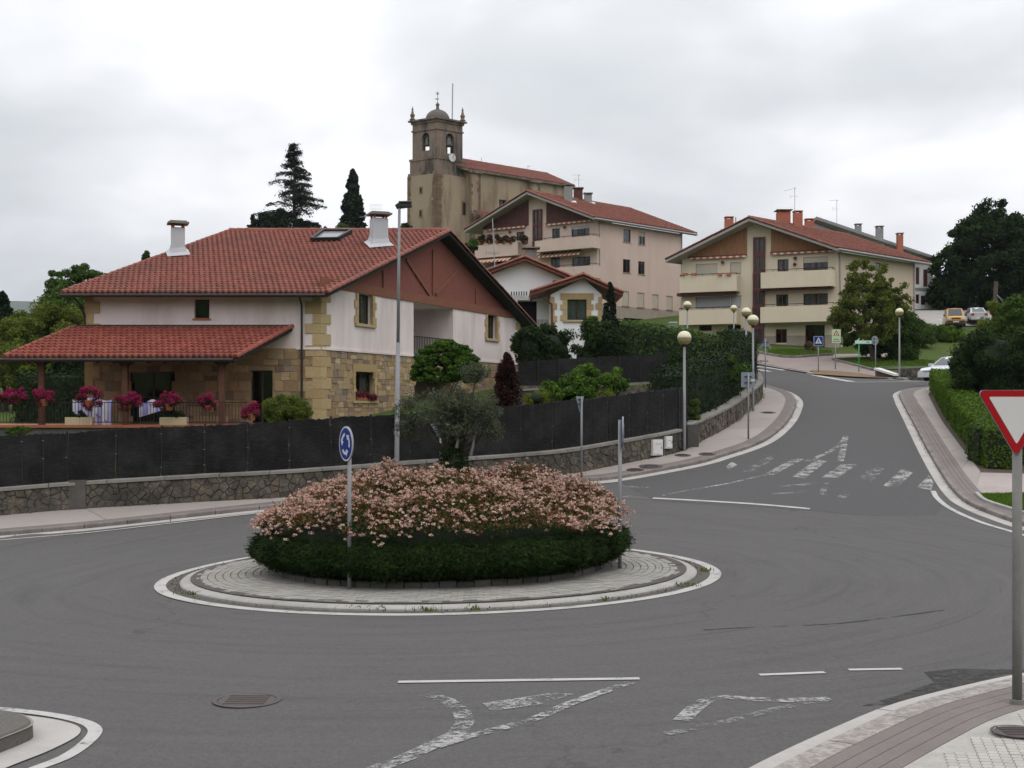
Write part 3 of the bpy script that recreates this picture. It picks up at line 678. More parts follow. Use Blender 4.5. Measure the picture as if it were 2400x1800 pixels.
def window(fc, r, parent, depth=0.18, frame="wood_dark", sash=2, sill=None, curtain=0.0, shutter=0.0, fw=0.06, name="window", back="room_dark", shutmat="shutter_cream", bars=0):
    """frame (with a dark room behind), panes, and a sill, blind or curtain where one shows"""
    a0, a1, z0, z1 = r[:4]; mb = MB(); d0, d1 = -depth + 0.01, -depth + 0.06
    fc.box(mb, (a0, a0 + fw), (z0, z1), (d0, d1)); fc.box(mb, (a1 - fw, a1), (z0, z1), (d0, d1))
    fc.box(mb, (a0 + fw, a1 - fw), (z0, z0 + fw), (d0, d1)); fc.box(mb, (a0 + fw, a1 - fw), (z1 - fw, z1), (d0, d1))
    for k in range(1, sash):
        c = a0 + (a1 - a0) * k / sash; fc.box(mb, (c - fw * .6, c + fw * .6), (z0 + fw, z1 - fw), (d0, d1 + .005))
    for k in range(bars):
        c = z0 + (z1 - z0) * (k + 1) / (bars + 1); fc.box(mb, (a0 + fw, a1 - fw), (c - .02, c + .02), (d0, d1 + .003))
    fc.box(mb, (a0 - .02, a1 + .02), (z0 - .02, z1 + .02), (-depth - 0.34, -depth - 0.30), 1)
    for aa in ((a0 - .02, a0), (a1, a1 + .02)): fc.box(mb, aa, (z0 - .02, z1 + .02), (-depth - .30, d0), 1)
    for zz in ((z0 - .02, z0), (z1, z1 + .02)): fc.box(mb, (a0, a1), zz, (-depth - .30, d0), 1)
    w = mb.build(name, [frame, back], parent)
    for k in range(sash):
        c0 = a0 + fw + (a1 - a0 - 2 * fw) * k / sash; c1 = a0 + fw + (a1 - a0 - 2 * fw) * (k + 1) / sash
        pm = MB(); fc.box(pm, (c0 + .01, c1 - .01), (z0 + fw, z1 - fw), (-depth + .025, -depth + .033)); pm.build("pane", "window_pane", w)
    if curtain:
        cm_ = MB(); wv = (a1 - a0 - 2 * fw) * curtain / 2; n_ = 10
        for s0, s1 in ((a0 + fw, a0 + fw + wv), (a1 - fw - wv, a1 - fw)):
            vs = []
            for k in range(n_ + 1):
                aa = s0 + (s1 - s0) * k / n_; dd = -depth - .08 + .025 * (k % 2)
                vs += [fc.p(aa, z0 + fw, dd), fc.p(aa, z1 - fw, dd)]
            cm_.add(vs, [(2 * k, 2 * k + 2, 2 * k + 3, 2 * k + 1) for k in range(n_)])
        cm_.build("curtain", "curtain", w)
    if shutter:
        sm = MB(); zt = z1 - fw * .3; zb = z1 - (z1 - z0) * shutter; n_ = max(2, int((zt - zb) / .09))
        for k in range(n_):
            za, zb_ = zt - (zt - zb) * k / n_, zt - (zt - zb) * (k + .88) / n_; fc.box(sm, (a0 + fw * .5, a1 - fw * .5), (zb_, za), (d1 + .004, d1 + .02 + .004 * (k % 2)))
        sm.build("roller_blind", shutmat, w)
    if sill:
        sl = MB(); fc.box(sl, (a0 - .07, a1 + .07), (z0 - .07, z0 - .002), (-depth * .9, .06)); sl.build("sill", sill, w)
    return w
# --- masonry pieces
def clip(poly, nx, nz, c):
    out = []
    for i in range(len(poly)):
        p, q = poly[i], poly[(i + 1) % len(poly)]; dp, dq = p[0] * nx + p[1] * nz - c, q[0] * nx + q[1] * nz - c
        if dp <= 0: out.append(p)
        if dp * dq < 0:
            t = dp / (dp - dq); out.append((p[0] + (q[0] - p[0]) * t, p[1] + (q[1] - p[1]) * t))
    return out
def rubble(a0, a1, z0, z1, w, h, jit=0.42):
    """irregular stones: cells of a jittered grid"""
    na, nz = max(1, round((a1 - a0) / w)), max(1, round((z1 - z0) / h)); w, h = (a1 - a0) / na, (z1 - z0) / nz; pts = {}
    for i in range(na):
        for j in range(nz):
            off = 0.25 * w * (1 if j % 2 else -1)
            pts[i, j] = (a0 + (i + .5) * w + off + random.uniform(-jit, jit) * w, z0 + (j + .5) * h + random.uniform(-jit, jit) * h * .8)
    cells = []
    for (i, j), p in pts.items():
        poly = [(a0, z0), (a1, z0), (a1, z1), (a0, z1)]
        for di in range(-3, 4):
            for dj in range(-3, 4):
                q = pts.get((i + di, j + dj))
                if q is None or q == p: continue
                nx_, nz_ = q[0] - p[0], q[1] - p[1]; poly = clip(poly, nx_, nz_, (q[0] ** 2 + q[1] ** 2 - p[0] ** 2 - p[1] ** 2) / 2)
                if not poly: break
            if not poly: break
        if len(poly) > 2: cells.append(poly)
    return cells
def ashlar(a0, a1, z0, z1, w, h):
    """squared stones in broken courses"""
    cells = []; z = z0
    while z < z1 - .08:
        hh = min(h * random.uniform(.75, 1.3), z1 - z); hh = z1 - z if z1 - z - hh < h * .5 else hh; a = a0
        while a < a1 - .02:
            ww = w * random.uniform(.55, 1.45); ww = a1 - a if a1 - a - ww < w * .4 else ww
            parts = [(z, z + hh)]
            if random.random() < .32 and hh > h * .8: c = z + hh * random.uniform(.4, .6); parts = [(z, c), (c, z + hh)]
            for b, t in parts:
                j = lambda s: random.uniform(-s, s)
                cells.append([(a + j(.02), b + j(.02)), (a + ww + j(.02), b + j(.02)), (a + ww + j(.02), t + j(.02)), (a + j(.02), t + j(.02))])
            a += ww
        z += hh
    return cells
def stone(mb, poly, f, depth, gap=0.014, bev=0.02):
    """one stone from its outline: f(a, z, d) places it"""
    cx = sum(p[0] for p in poly) / len(poly); cz = sum(p[1] for p in poly) / len(poly)
    r = max(1e-3, min(math.hypot(p[0] - cx, p[1] - cz) for p in poly)); n = len(poly)
    k0, k1 = max(.4, 1 - gap / r), max(.3, 1 - (gap + bev) / r)
    A_ = [f(cx + (p[0] - cx) * k0, cz + (p[1] - cz) * k0, -.02) for p in poly]; B_ = [f(cx + (p[0] - cx) * k0, cz + (p[1] - cz) * k0, depth * .55) for p in poly]
    C_ = [f(cx + (p[0] - cx) * k1, cz + (p[1] - cz) * k1, depth) for p in poly]
    return mb.add(A_ + B_ + C_, [(i, (i + 1) % n, n + (i + 1) % n, n + i) for i in range(n)] + [(n + i, n + (i + 1) % n, 2 * n + (i + 1) % n, 2 * n + i) for i in range(n)] + [tuple(range(2 * n, 3 * n))])
def masonry(cells, f, parent, mat, keep, depth=(0.02, 0.05), name="stone", many=300, skip=None, gap=0.014, rest="stones"):
    """cells nearest in the picture become stones of their own, the rest one joined part"""
    cells = [c for c in cells if not (skip and skip(sum(p[0] for p in c) / len(c), sum(p[1] for p in c) / len(c)))]
    cells = [c for c in cells if len(c) > 2]
    cells.sort(key=lambda c: -keep(sum(p[0] for p in c) / len(c), sum(p[1] for p in c) / len(c)))
    bulk = MB()
    for i, c in enumerate(cells):
        d = random.uniform(*depth)
        if i < many: mb = MB(); stone(mb, c, f, d, gap); mb.build(name, mat, parent)
        else: stone(bulk, c, f, d, gap)
    if bulk.f: bulk.build(rest, mat, parent, kind="stuff")
# --- roof of curved tiles: O eave corner, U along the eave (per column), S up the slope (per row), Nn out of the roof
def tile_mesh(U, S, Nn, lap=1.12, h=0.36, back=0.10):
    U, S, Nn = Vector(U), Vector(S), Vector(Nn); p = U.length; prof = []
    for x, z in ((0, .02), (.06, .55), (.17, .9), (.30, 1.0), (.43, .9), (.54, .55), (.62, .06), (.80, 0.0), (1.0, .02)): prof.append((x, z * h * p))
    mb = MB(); n = len(prof); lift = .075
    vs = [U * x + Nn * (z + lift) for x, z in prof] + [U * x + S * lap + Nn * (z * (1 - back) + .006) for x, z in prof] + [U * x + Nn * (z * .55 + .0) - S * .004 for x, z in prof]
    mb.add(vs, [(i, i + 1, n + i + 1, n + i) for i in range(n - 1)] + [(2 * n + i, 2 * n + i + 1, i + 1, i) for i in range(n - 1)])
    return mb
def tile_roof(O, U, S, Nn, nu, nv, parent, mat, own=0, skip=None, lap=1.12, h=0.36, name="tile"):
    """own: how many of the lowest tiles are objects of their own"""
    O, U, S, Nn = Vector(O), Vector(U), Vector(S), Vector(Nn).normalized(); tm_ = tile_mesh(U, S, Nn, lap, h); me = tm_.mesh("tile", mat); tv = np.array(tm_.v); tf = np.array(tm_.f)
    Vs, Fs, c, o = [], [], 0, 0
    for j in range(nv):
        for i in range(nu):
            if skip and skip(i + .5, j + .5): continue
            q = O + U * i + S * j + Nn * random.uniform(-.006, .008) + S * random.uniform(-.03, .03)
            if c < own: link(name, me, parent, loc=q); c += 1
            else: Vs.append(tv + np.array(q)); Fs.append(tf + o); o += len(tv)
    if Vs: link("roof_tiles", npmesh("roof_tiles", np.concatenate(Vs), np.concatenate(Fs), mat), parent, kind="stuff")
def barrel(p, q, r, parent, mat, pitch=0.4, name="ridge_tile", up=(0, 0, 1), flat=False):
    """a run of half-round ridge or verge tiles"""
    p, q = Vector(p), Vector(q); L = (q - p).length; d = (q - p).normalized(); n = max(1, round(L / pitch)); st = L / n
    sx = d.cross(Vector(up)).normalized(); u = sx.cross(d); mb = MB(); k = 7; vs = []
    for t, rr in ((0, r), (st * 1.12, r * .86)):
        for a in range(k):
            th = math.pi * a / (k - 1); vs.append(d * t + sx * (-math.cos(th) * rr) + u * (math.sin(th) * rr))
    vs += [Vector(v) * 1.0 - u * 0.0 for v in vs[:k]]
    mb.add(vs, [(i, i + 1, k + i + 1, k + i) for i in range(k - 1)] + [tuple(range(k))[::-1]]); me = mb.mesh(name, mat)
    for i in range(n): link(name, me, parent, loc=p + d * (st * i) + u * random.uniform(-.006, .01))

pieces("roof_tile", [(0.255, 0.092, 0.068), (0.285, 0.106, 0.078), (0.225, 0.080, 0.060), (0.268, 0.099, 0.074)], 0.82, 0.35, 0.22, 9, ((0.150, 0.070, 0.058), 0.6))
pieces("porch_tile", [(0.25, 0.066, 0.046), (0.29, 0.084, 0.058), (0.215, 0.055, 0.040)], 0.8, 0.35, 0.22, 9, ((0.16, 0.05, 0.038), 0.45))
pieces("far_tile", [(0.225, 0.088, 0.066), (0.265, 0.110, 0.082), (0.195, 0.075, 0.058)], 0.85, 0.3, 0.2, 6, ((0.19, 0.080, 0.060), 0.5))
pieces("sandstone", [(0.37, 0.255, 0.140), (0.45, 0.335, 0.200), (0.30, 0.200, 0.112), (0.40, 0.275, 0.145), (0.25, 0.175, 0.105), (0.50, 0.385, 0.245), (0.33, 0.215, 0.13), (0.27, 0.215, 0.165), (0.36, 0.285, 0.20), (0.20, 0.15, 0.105)], 0.9, 0.6, 0.30, 10)
pieces("quoin_stone", [(0.43, 0.315, 0.165), (0.47, 0.355, 0.195), (0.385, 0.275, 0.14)], 0.9, 0.5, 0.22, 10)
pieces("rubble_stone", [(0.115, 0.102, 0.088), (0.090, 0.084, 0.077), (0.160, 0.138, 0.112), (0.070, 0.066, 0.062), (0.18, 0.142, 0.100), (0.105, 0.095, 0.085), (0.21, 0.19, 0.168)], 0.95, 1.0, 0.5, 9, ((0.035, 0.034, 0.032), 0.85), ((0.030, 0.027, 0.024), (0.105, 0.088, 0.070), (0.22, 0.178, 0.132)))
simple("wall_mortar", (0.090, 0.083, 0.074), 0.95, 0.4, 2.0, 0.8); simple("house_mortar", (0.30, 0.225, 0.135), 0.95, 0.2, 2.0, 0.5)
simple("coping", (0.22, 0.207, 0.186), 0.92, 0.2, 1.3, 0.6, 20, stain=((0.10, 0.098, 0.085), 0.65, 0.9))
simple("plaster_pink", (0.70, 0.61, 0.60), 0.92, 0.06, 0.7, 0.15, 30, stain=((0.50, 0.42, 0.395), 0.7, 0.7))
simple("wood_post", (0.10, 0.040, 0.024), 0.75, 0.25, 2.5, 0.3); simple("beam_brown", (0.20, 0.075, 0.042), 0.75, 0.2, 2.5, 0.3); simple("eave_wood", (0.022, 0.018, 0.017), 0.85, 0.3, 3.0)
simple("gutter_brown", (0.030, 0.022, 0.020), 0.45, 0.2, 3.0); simple("zinc_paint", (0.46, 0.465, 0.495), 0.6, 0.06, 1.5, 0.0, 12, stain=((0.36, 0.36, 0.38), 0.4, 1.0))
simple("skylight_pane", (0.17, 0.175, 0.18), 0.25, 0.05, spec=.4); simple("dark_metal", (0.016, 0.015, 0.015), 0.5, 0.2, 4.0); simple("galvanised", (0.33, 0.335, 0.345), 0.5, 0.12, 3.0, 0.0, 20, 0.35)
simple("terracotta", (0.34, 0.115, 0.055), 0.85, 0.18, 2.0, 0.2)
def _brick(name, b1, b2, mo, scale):
    t = NT(name); co = t.coord(rot=(0, 0, 0)); bt = t.new("TexBrick")
    sp = t.new("SeparateXYZ"); t.link(t.new("TexCoord").outputs["Object"], sp.inputs[0]); cb = t.new("CombineXYZ")
    t.link(t.math('ADD', t.math('MULTIPLY', sp.outputs[0], .4), sp.outputs[1]), cb.inputs[0]); t.link(sp.outputs[2], cb.inputs[1]); t.link(cb.outputs[0], bt.inputs["Vector"])
    bt.inputs["Scale"].default_value = scale; bt.inputs["Color1"].default_value = b1 + (1,); bt.inputs["Color2"].default_value = b2 + (1,); bt.inputs["Mortar"].default_value = mo + (1,)
    bt.inputs["Mortar Size"].default_value = 0.012; bt.inputs["Brick Width"].default_value = .5; bt.inputs["Row Height"].default_value = .16
    t.base(t.mix(.25, bt.outputs["Color"], t.ramp(t.noise(co, 1.2, 4), [(.3, sc(b1, .6)), (.7, sc(b2, 1.2))]))); t.rough(.9); t.bump(bt.outputs["Fac"], -.3, .01)
_brick("gable_brick", (0.235, 0.066, 0.046), (0.185, 0.052, 0.040), (0.155, 0.075, 0.060), 2.0)
def _brush():
    t = NT("brushwood"); co = t.coord((1.6, 1.6, 9)); n = t.noise(co, 3.0, 6, .8); co2 = t.coord(); b = t.noise(co2, 1.2, 4, .6)
    c = t.ramp(n, [(.3, (.004, .004, .004)), (.55, (.012, .0115, .012)), (.75, (.060, .057, .055))]); c = t.mix(t.ramp(b, [(.42, (0, 0, 0)), (.66, (1, 1, 1))]), c, t.ramp(n, [(.3, (.008, .008, .008)), (.7, (.042, .040, .039))]))
    t.base(c); t.rough(.9); t.spec(.2); t.bump(n, .9, .03)
_brush()

# ================================================================== GARDEN WALL AND SCREEN FENCE
def px_on(line, px):
    for a, b in zip(line[:-1], line[1:]):
        fa, fb = a.x - (px - CX) / F * a.y, b.x - (px - CX) / F * b.y
        if fa <= 0 < fb or fb <= 0 < fa: return a.lerp(b, fa / (fa - fb))
    return line[-1]
def wall_run(name, label, line, top, parent_loc, n_own):
    th = thing(name, label, "wall", parent_loc); s = arclen(line); ns = normals(line)
    core = MB(); sweep(core, line, [(0.03, -.1), (0.03, .13 + top - .1), (.36, .13 + top - .1), (.36, -.1)]); core.build("core", "wall_mortar", th)
    def f(a, z, d):
        j = 0
        while j < len(s) - 2 and s[j + 1] < a: j += 1
        u = (a - s[j]) / max(1e-9, s[j + 1] - s[j]); p = line[j].lerp(line[j + 1], u); nn2 = ns[j].lerp(ns[min(j + 1, len(ns) - 1)], u)
        q = p - nn2 * (d - .03); return Vector((q.x, q.y, g(q.x, q.y) + .13 + z))
    masonry(rubble(0.02, s[-1] - .02, 0.0, top - .11, .28, .185, .48), f, th, "rubble_stone", lambda a, z: 1.0 / f(a, z, 0).y if abs(f(a, z, 0).x / f(a, z, 0).y) < .42 else 0, (.015, .07), many=n_own, gap=.004)
    i = 0
    while i < len(line) - 2:                                # coping slabs
        j = i
        while j < len(line) - 1 and s[j] - s[i] < 1.5: j += 1
        sub = [Vector(p) for p in line[i:j + 1]]; sub[-1] = sub[-2].lerp(sub[-1], .95); mb = MB(); e = random.uniform(-.006, .006)
        sweep(mb, sub, [(.42, .13 + top - .10), (.42, .13 + top + e), (-.05, .13 + top - .012 + e), (-.05, .13 + top - .10)], ns=ns[i:j + 1]); mb.build("coping_slab", "coping", th); i = j
    return th
w1 = [p for p in W_base if p.x / p.y <= (1597 - CX) / F and p.y < 52]
w2s = px_on(W_base[len(w1):], 1618); w2 = [p for p in W_base if p.y >= w2s.y and p.y > 49]
w2 = [p for p in w2 if p.x / p.y > 0.138][:80]
wall1 = wall_run("garden_wall", "long dark rubble stone wall below the black screen fence", w1, .86, (w1[0].x, w1[0].y, g(*w1[0])), 280)
wall2 = wall_run("garden_wall", "curving rubble stone wall below the hedge on the hill road", w2, .88, (w2[0].x, w2[0].y, g(*w2[0])), 200)
pq = px_on(w1, 182); mb = MB(); mb.box((pq.x - .26, pq.x + .26), (pq.y - .06, pq.y + .3), (g(pq.x, pq.y) - .1, g(pq.x, pq.y) + 1.04)); mb.build("pier", "wall_mortar", wall1)
fl = [p + n_ * .22 for p, n_ in zip(w1, normals(w1))]
fence = thing("screen_fence", "long black brushwood screen fence on top of the stone wall", "fence", (fl[0].x, fl[0].y, g(*fl[0]) + .9))
posts = [-60, -5, 52, 102, 157, 273, 379, 480, 581, 679, 776, 869, 962, 1052, 1138, 1220, 1294, 1362, 1423, 1475, 1517, 1554, 1592]
tops = {0: 1020, 157: 1015, 273: 1005, 581: 993, 769: 980, 938: 970, 1225: 950, 1406: 932, 1509: 918, 1594: 910}
tx = sorted(tops); ty = [tops[k] for k in tx]; prev = None
for k, px in enumerate(posts):
    p = px_on(fl, px); zt = (YH - np.interp(px, tx, ty)) / F * p.y; zb = g(p.x, p.y) + .98
    mb = MB(); mb.tube([(p.x, p.y, zb - .1), (p.x, p.y, zt + .05)], .035, 8); po = mb.build("post", "dark_metal", fence)
    mb = MB()
    for hz in random.sample((.18, .5, .86), random.choice((1, 2, 2, 3))): mb.box((p.x - .028, p.x + .028), (p.y - .07, p.y - .03), (zb + (zt - zb) * hz - .009, zb + (zt - zb) * hz + .009))
    mb.build("clip", "chimney_grey" if "chimney_grey" in MATS else "coping", po, kind="stuff")
    if prev:
        q, qb, qt = prev; n_ = 14; vs, fs = [], []; d = Vector((p.x - q.x, p.y - q.y)).normalized(); nb = Vector((-d.y, d.x)) * .05
        for e in range(n_ + 1):
            t = .03 + .94 * e / n_; x, y = q.x + (p.x - q.x) * t, q.y + (p.y - q.y) * t; jt = random.uniform(-.03, .025); bulge = .05 * math.sin(math.pi * t) * random.uniform(.3, 1)
            for side in (-1, 1):
                for lv in range(5):
                    zz = (qb + (zb - qb) * t) + ((qt - qb) + ((zt - zb) - (qt - qb)) * t) * lv / 4 + (jt if lv == 4 else 0); o_ = nb * side * .6 - Vector((-d.y, d.x)) * bulge * (.6 + .4 * math.sin(lv * 2.1))
                    vs.append((x + o_.x + random.uniform(-.008, .008), y + o_.y, zz))
        for e in range(n_):
            for side in range(2):
                for lv in range(4): a = e * 10 + side * 5 + lv; fs.append((a, a + 10, a + 11, a + 1) if side == 0 else (a, a + 1, a + 11, a + 10))
            a = e * 10; fs.append((a + 4, a + 14, a + 19, a + 9))
        mb = MB(); mb.add(vs, fs); mb.build("panel", "brushwood", fence)
    prev = (p, zb, zt)

# ================================================================== FARMHOUSE
HC = Vector(((752 - CX) / F * 56, 56, 0)); EU = Vector((1, 0, 0)); EV = Vector((.38, .925, 0)).normalized(); HV, HU = 23.2, -10.25
house = thing("farmhouse", "wide farmhouse with red tiled roof, pink plaster and stone ground floor", "house", (HC.x, HC.y, -.9))
FG = Face(HC, EV, (EV.y, -EV.x, 0)); FL = Face(HC, (-1, 0, 0), (0, -1, 0))
def hp(u, v, z): q = HC + EU * u + EV * v; return Vector((q.x, q.y, z))
zx = lambda x0, y0, s: (lambda a, b: (x0 + a * s, y0 + b * s))
Z2 = zx(600, 480, .42194); Z1 = zx(0, 480, .48209)
def zr(Z, fc, x0, y0, x1, y1): p, q = Z(x0, y0), Z(x1, y1); return fc.rect(p[0], p[1], q[0], q[1])
ZS = 2.49; ZB = 5.2; BASE = -1.6
gw1 = zr(Z2, FG, 565, 497, 645, 662); gw2 = zr(Z2, FG, 1283, 612, 1336, 744); gl1 = zr(Z2, FG, 548, 928, 656, 1085); rec = list(zr(Z2, FG, 875, 552, 1095, 815)); rec[2], rec[3] = ZS + .04, ZB - .02
arch = zr(Z2, FG, 880, 950, 1095, 1110); arch = (arch[0], arch[1], -.75, 1.45)
lw = zr(Z1, FL, 945, 460, 1018, 552); ld = zr(Z1, FL, 1218, 805, 1325, 1010); ld = (ld[0], ld[1], -.8, ld[3]); lw2 = zr(Z1, FL, 630, 800, 850, 960); lw2 = (lw2[0], lw2[1], -.8, 1.5)
mb = MB(); facade(mb, FG, 0, HV, ZS, ZB, [gw1, gw2, tuple(rec) + (2.8,)], .3); mb.build("gable_wall", "plaster_pink", house)
mb = MB(); facade(mb, FL, 0, -HU, ZS, ZB, [lw], .25); mb.build("front_wall", "plaster_pink", house)
mb = MB(); facade(mb, FG, 0, HV, BASE, ZS, [gl1, arch + (.8,)], .32); mb.build("stone_wall", "house_mortar", house)
mb = MB(); facade(mb, FL, 0, -HU, BASE, ZS, [ld, lw2], .3); mb.build("stone_wall", "house_mortar", house)
mb = MB(); mb.frame(hp(0, 0, 0), EU, EV, (0, 0, 1), (HU, HU + .2), (.01, HV), (BASE, ZB)); mb.frame(hp(0, 0, 0), EU, EV, (0, 0, 1), (HU, -.01), (HV - .2, HV), (BASE, ZB)); mb.build("back_wall", "plaster_pink", house)
skipg = lambda a, z: any(h[0] - .05 < a < h[1] + .05 and h[2] - .05 < z < h[3] + .05 for h in (gl1, arch)) or a < .25 or (gl1[0] - .3 < a < gl1[1] + .3 and gl1[3] - .05 < z < gl1[3] + .38)
masonry(ashlar(.02, 13.5, -1.1, ZS - .02, .44, .31), FG.p, house, "sandstone", lambda a, z: 30 - a + z * .5, (.015, .045), many=230, skip=skipg, gap=.012)
masonry(ashlar(13.5, HV - .02, -1.1, ZS - .02, .55, .36), FG.p, house, "sandstone", lambda a, z: 0, (.015, .045), many=0, skip=skipg, gap=.012)
masonry(ashlar(.02, -HU - .02, -1.1, ZS - .02, .52, .36), FL.p, house, "sandstone", lambda a, z: 30 - a, (.015, .045), many=60, gap=.012, skip=lambda a, z: any(h[0] - .08 < a < h[1] + .08 and z < h[3] + .08 for h in (ld, lw2)) or a < .25)
# quoins at the corners
z = BASE; k = 0
while z < ZB - .02:
    h_ = min(random.uniform(.42, .52), ZB - z); L = (.34, .78) if k % 2 else (.66, .40)
    for (u0, u1, v0, v1) in ((-L[0], .05, -.05, L[1]), (-.05, .05, HV - L[1] * .8, HV + .05), (HU - .05, HU + L[0] * .9, -.05, .4)):
        if z + h_ > -1.0: mb = MB(); mb.frame(hp(0, 0, 0), EU, EV, (0, 0, 1), (u0, u1), (v0, v1), (z + .008, z + h_ - .008)); mb.build("quoin", "quoin_stone", house)
    z += h_; k += 1
mb = MB(); FG.box(mb, (.0, HV), (ZS - .05, ZS + .045), (.0, .075)); FL.box(mb, (.0, 1.1), (ZS - .05, ZS + .045), (.0, .075)); mb.build("string_course", "plaster_pink", house)
def surround(fc, r, parent, w=.2, big=.34, lintel=0.0, sides=True, sillmat="quoin_stone"):
    a0, a1, z0, z1 = r[:4]; z = z0 - .02; k = 0
    while sides and z < z1 - .02:
        h_ = min(.36, z1 - z); ww = w if k % 2 else big
        for s0, s1 in ((a0 - ww, a0 + .01), (a1 - .01, a1 + ww)):
            mb = MB(); fc.box(mb, (s0, s1), (z + .006, z + h_ - .006), (-.1, .06)); mb.build("surround_stone", "quoin_stone", parent)
        z += h_; k += 1
    if lintel: mb = MB(); fc.box(mb, (a0 - big, a1 + big), (z1, z1 + lintel), (-.1, .055)); mb.build("lintel", "quoin_stone", parent)
    mb = MB(); fc.box(mb, (a0 - .28, a1 + .28), (z0 - .14, z0 - .02), (-.2, .10)); mb.build("sill_stone", sillmat, parent)
surround(FG, gw1, house); surround(FG, gw2, house); surround(FG, gl1, house, .16, .22, .36)
window(FG, gw1, house, .28, sash=2, curtain=.5); window(FG, gw2, house, .28, sash=2); window(FG, gl1, house, .30, sash=2, curtain=.75, bars=0); window(FL, lw, house, .24, sash=1, sill="terracotta")
window(FL, ld, house, .28, sash=2, name="door"); window(FL, lw2, house, .28, sash=2, name="door", bars=1)
# recessed balcony in the middle of the gable
fi = Face(FG.p(0, 0, -2.8), EV, FG.N); bd = (rec[0] + .35 * (rec[1] - rec[0]), rec[0] + .80 * (rec[1] - rec[0]), ZS + .08, ZS + 2.25)
mb = MB(); facade(mb, fi, rec[0], rec[1], ZS, ZB, [bd], .1); mb.build("recess_wall", "plaster_pink", house); window(fi, bd, house, .1, sash=2, name="door")
bal = MB()
for k in range(25): a = rec[0] + .08 + (rec[1] - rec[0] - .16) * k / 24; FG.box(bal, (a - .012, a + .012), (ZS + .12, ZS + .98), (-.10, -.07))
FG.box(bal, (rec[0], rec[1]), (ZS + .98, ZS + 1.03), (-.11, -.06)); FG.box(bal, (rec[0], rec[1]), (ZS + .08, ZS + .12), (-.11, -.06)); bal.build("balcony_railing", "dark_metal", house)
mb = MB(); FG.box(mb, (arch[0], arch[1]), (arch[2], arch[3]), (-.9, -.8)); mb.build("cellar_door", "wood_dark", house)
for k in range(7):
    t0, t1 = math.pi * k / 7, math.pi * (k + 1) / 7; c = (arch[0] + arch[1]) / 2; rr = (arch[1] - arch[0]) / 2; pts = []
    for t, r_ in ((t0, rr), (t1 - .02, rr), (t1 - .02, rr + .38), (t0, rr + .38)): pts.append(FG.p(c - math.cos(t) * r_, arch[3] - .45 + math.sin(t) * min(r_, rr) * .45 + (0 if r_ == rr else .34 * (.3 + .7 * math.sin(t))), .0))
    mb = MB(); mb.prism(pts, FG.N * .06); mb.build("arch_stone", "quoin_stone", house)
# brick gable with timber frame
RZ, EZ, OV = 9.05, 4.85, .8; SL = (RZ - EZ) / (HV / 2 + OV)
gz = lambda v: RZ - abs(v - HV / 2) * SL
mb = MB(); n_ = 20; vs = [FG.p(0, ZB, -.03)] + [FG.p(HV * k / n_, max(ZB, gz(HV * k / n_) - .16), -.03) for k in range(n_ + 1)] + [FG.p(HV, ZB, -.03)]
mb.add(vs, [tuple(range(len(vs)))]); mb.build("brick_gable", "gable_brick", house)
def timber(p, q, w=.2, d=.07): mb = MB(); mb.bar(FG.p(p[0], p[1], .0), FG.p(q[0], q[1], .0), d * 2, w, up=Vector((0, 0, 1)) if abs(p[1] - q[1]) < .3 else FG.A); mb.build("timber", "beam_brown", house)
mb = MB(); FG.box(mb, (-.0, HV), (ZB, ZB + .42), (-.05, .06)); mb.build("tie_beam", "beam_brown", house)
for (x0, y0, x1, y1) in ((707, 362, 707, 470), (983, 250, 983, 520), (1222, 470, 1222, 556), (835, 303, 978, 520), (1118, 362, 998, 498)):
    a, b = FG.px(*Z2(x0, y0)), FG.px(*Z2(x1, y1)); w_ = .13 if x0 == x1 else .17; d_ = Vector((b[0] - a[0], b[1] - a[1])).normalized(); mb = MB()
    nn2 = Vector((-d_.y, d_.x)) * w_ / 2; mb.prism([FG.p(a[0] + nn2.x, a[1] + nn2.y, -.02), FG.p(b[0] + nn2.x, b[1] + nn2.y, -.02), FG.p(b[0] - nn2.x, b[1] - nn2.y, -.02), FG.p(a[0] - nn2.x, a[1] - nn2.y, -.02)], FG.N * .07); mb.build("timber", "beam_brown", house)
# roof: boards, tiles, ridge, verges
UO0, UO1 = -10.78, .70
roof = MB()
for v0, v1, z0, z1 in ((-OV, HV / 2, EZ, RZ), (HV / 2, HV + OV, RZ, EZ)):
    q = [hp(UO0, v0, z0), hp(UO1, v0, z0), hp(UO1, v1, z1), hp(UO0, v1, z1)]; roof.prism([p - Vector((0, 0, .17)) for p in q], (0, 0, .15))
roof = roof.build("roof", "eave_wood", house)
slope = (hp(0, HV / 2, RZ) - hp(0, -OV, EZ)); SLn = EU.cross(slope).normalized()
rows = 31; S = slope / rows; nu = 46; Uv = EU * ((UO1 - UO0 - .1) / nu)
tile_roof(hp(UO0, -OV, EZ) - S * .12, Uv, S, SLn, nu, rows, roof, "roof_tile", own=150)
sl2 = (hp(0, HV / 2, RZ) - hp(0, HV + OV, EZ)); S2 = sl2 / rows; tile_roof(hp(UO1, HV + OV, EZ) - S2 * .12, -Uv, S2, (-EU).cross(sl2).normalized(), nu, rows, roof, "roof_tile", own=0)
barrel(hp(UO0, HV / 2, RZ + .06), hp(UO1, HV / 2, RZ + .06), .15, roof, "roof_tile", .42)
barrel(hp(UO1 - .02, -OV, EZ + .03) - S * .1, hp(UO1 - .02, HV / 2, RZ + .05), .13, roof, "roof_tile", .42, "verge_tile", SLn)
barrel(hp(UO1 - .02, HV + OV, EZ + .03), hp(UO1 - .02, HV / 2, RZ + .05), .12, roof, "roof_tile", .42, "verge_tile", SLn)
barrel(hp(UO0 + .02, -OV, EZ + .03), hp(UO0 + .02, HV / 2, RZ + .05), .12, roof, "roof_tile", .42, "verge_tile", SLn)
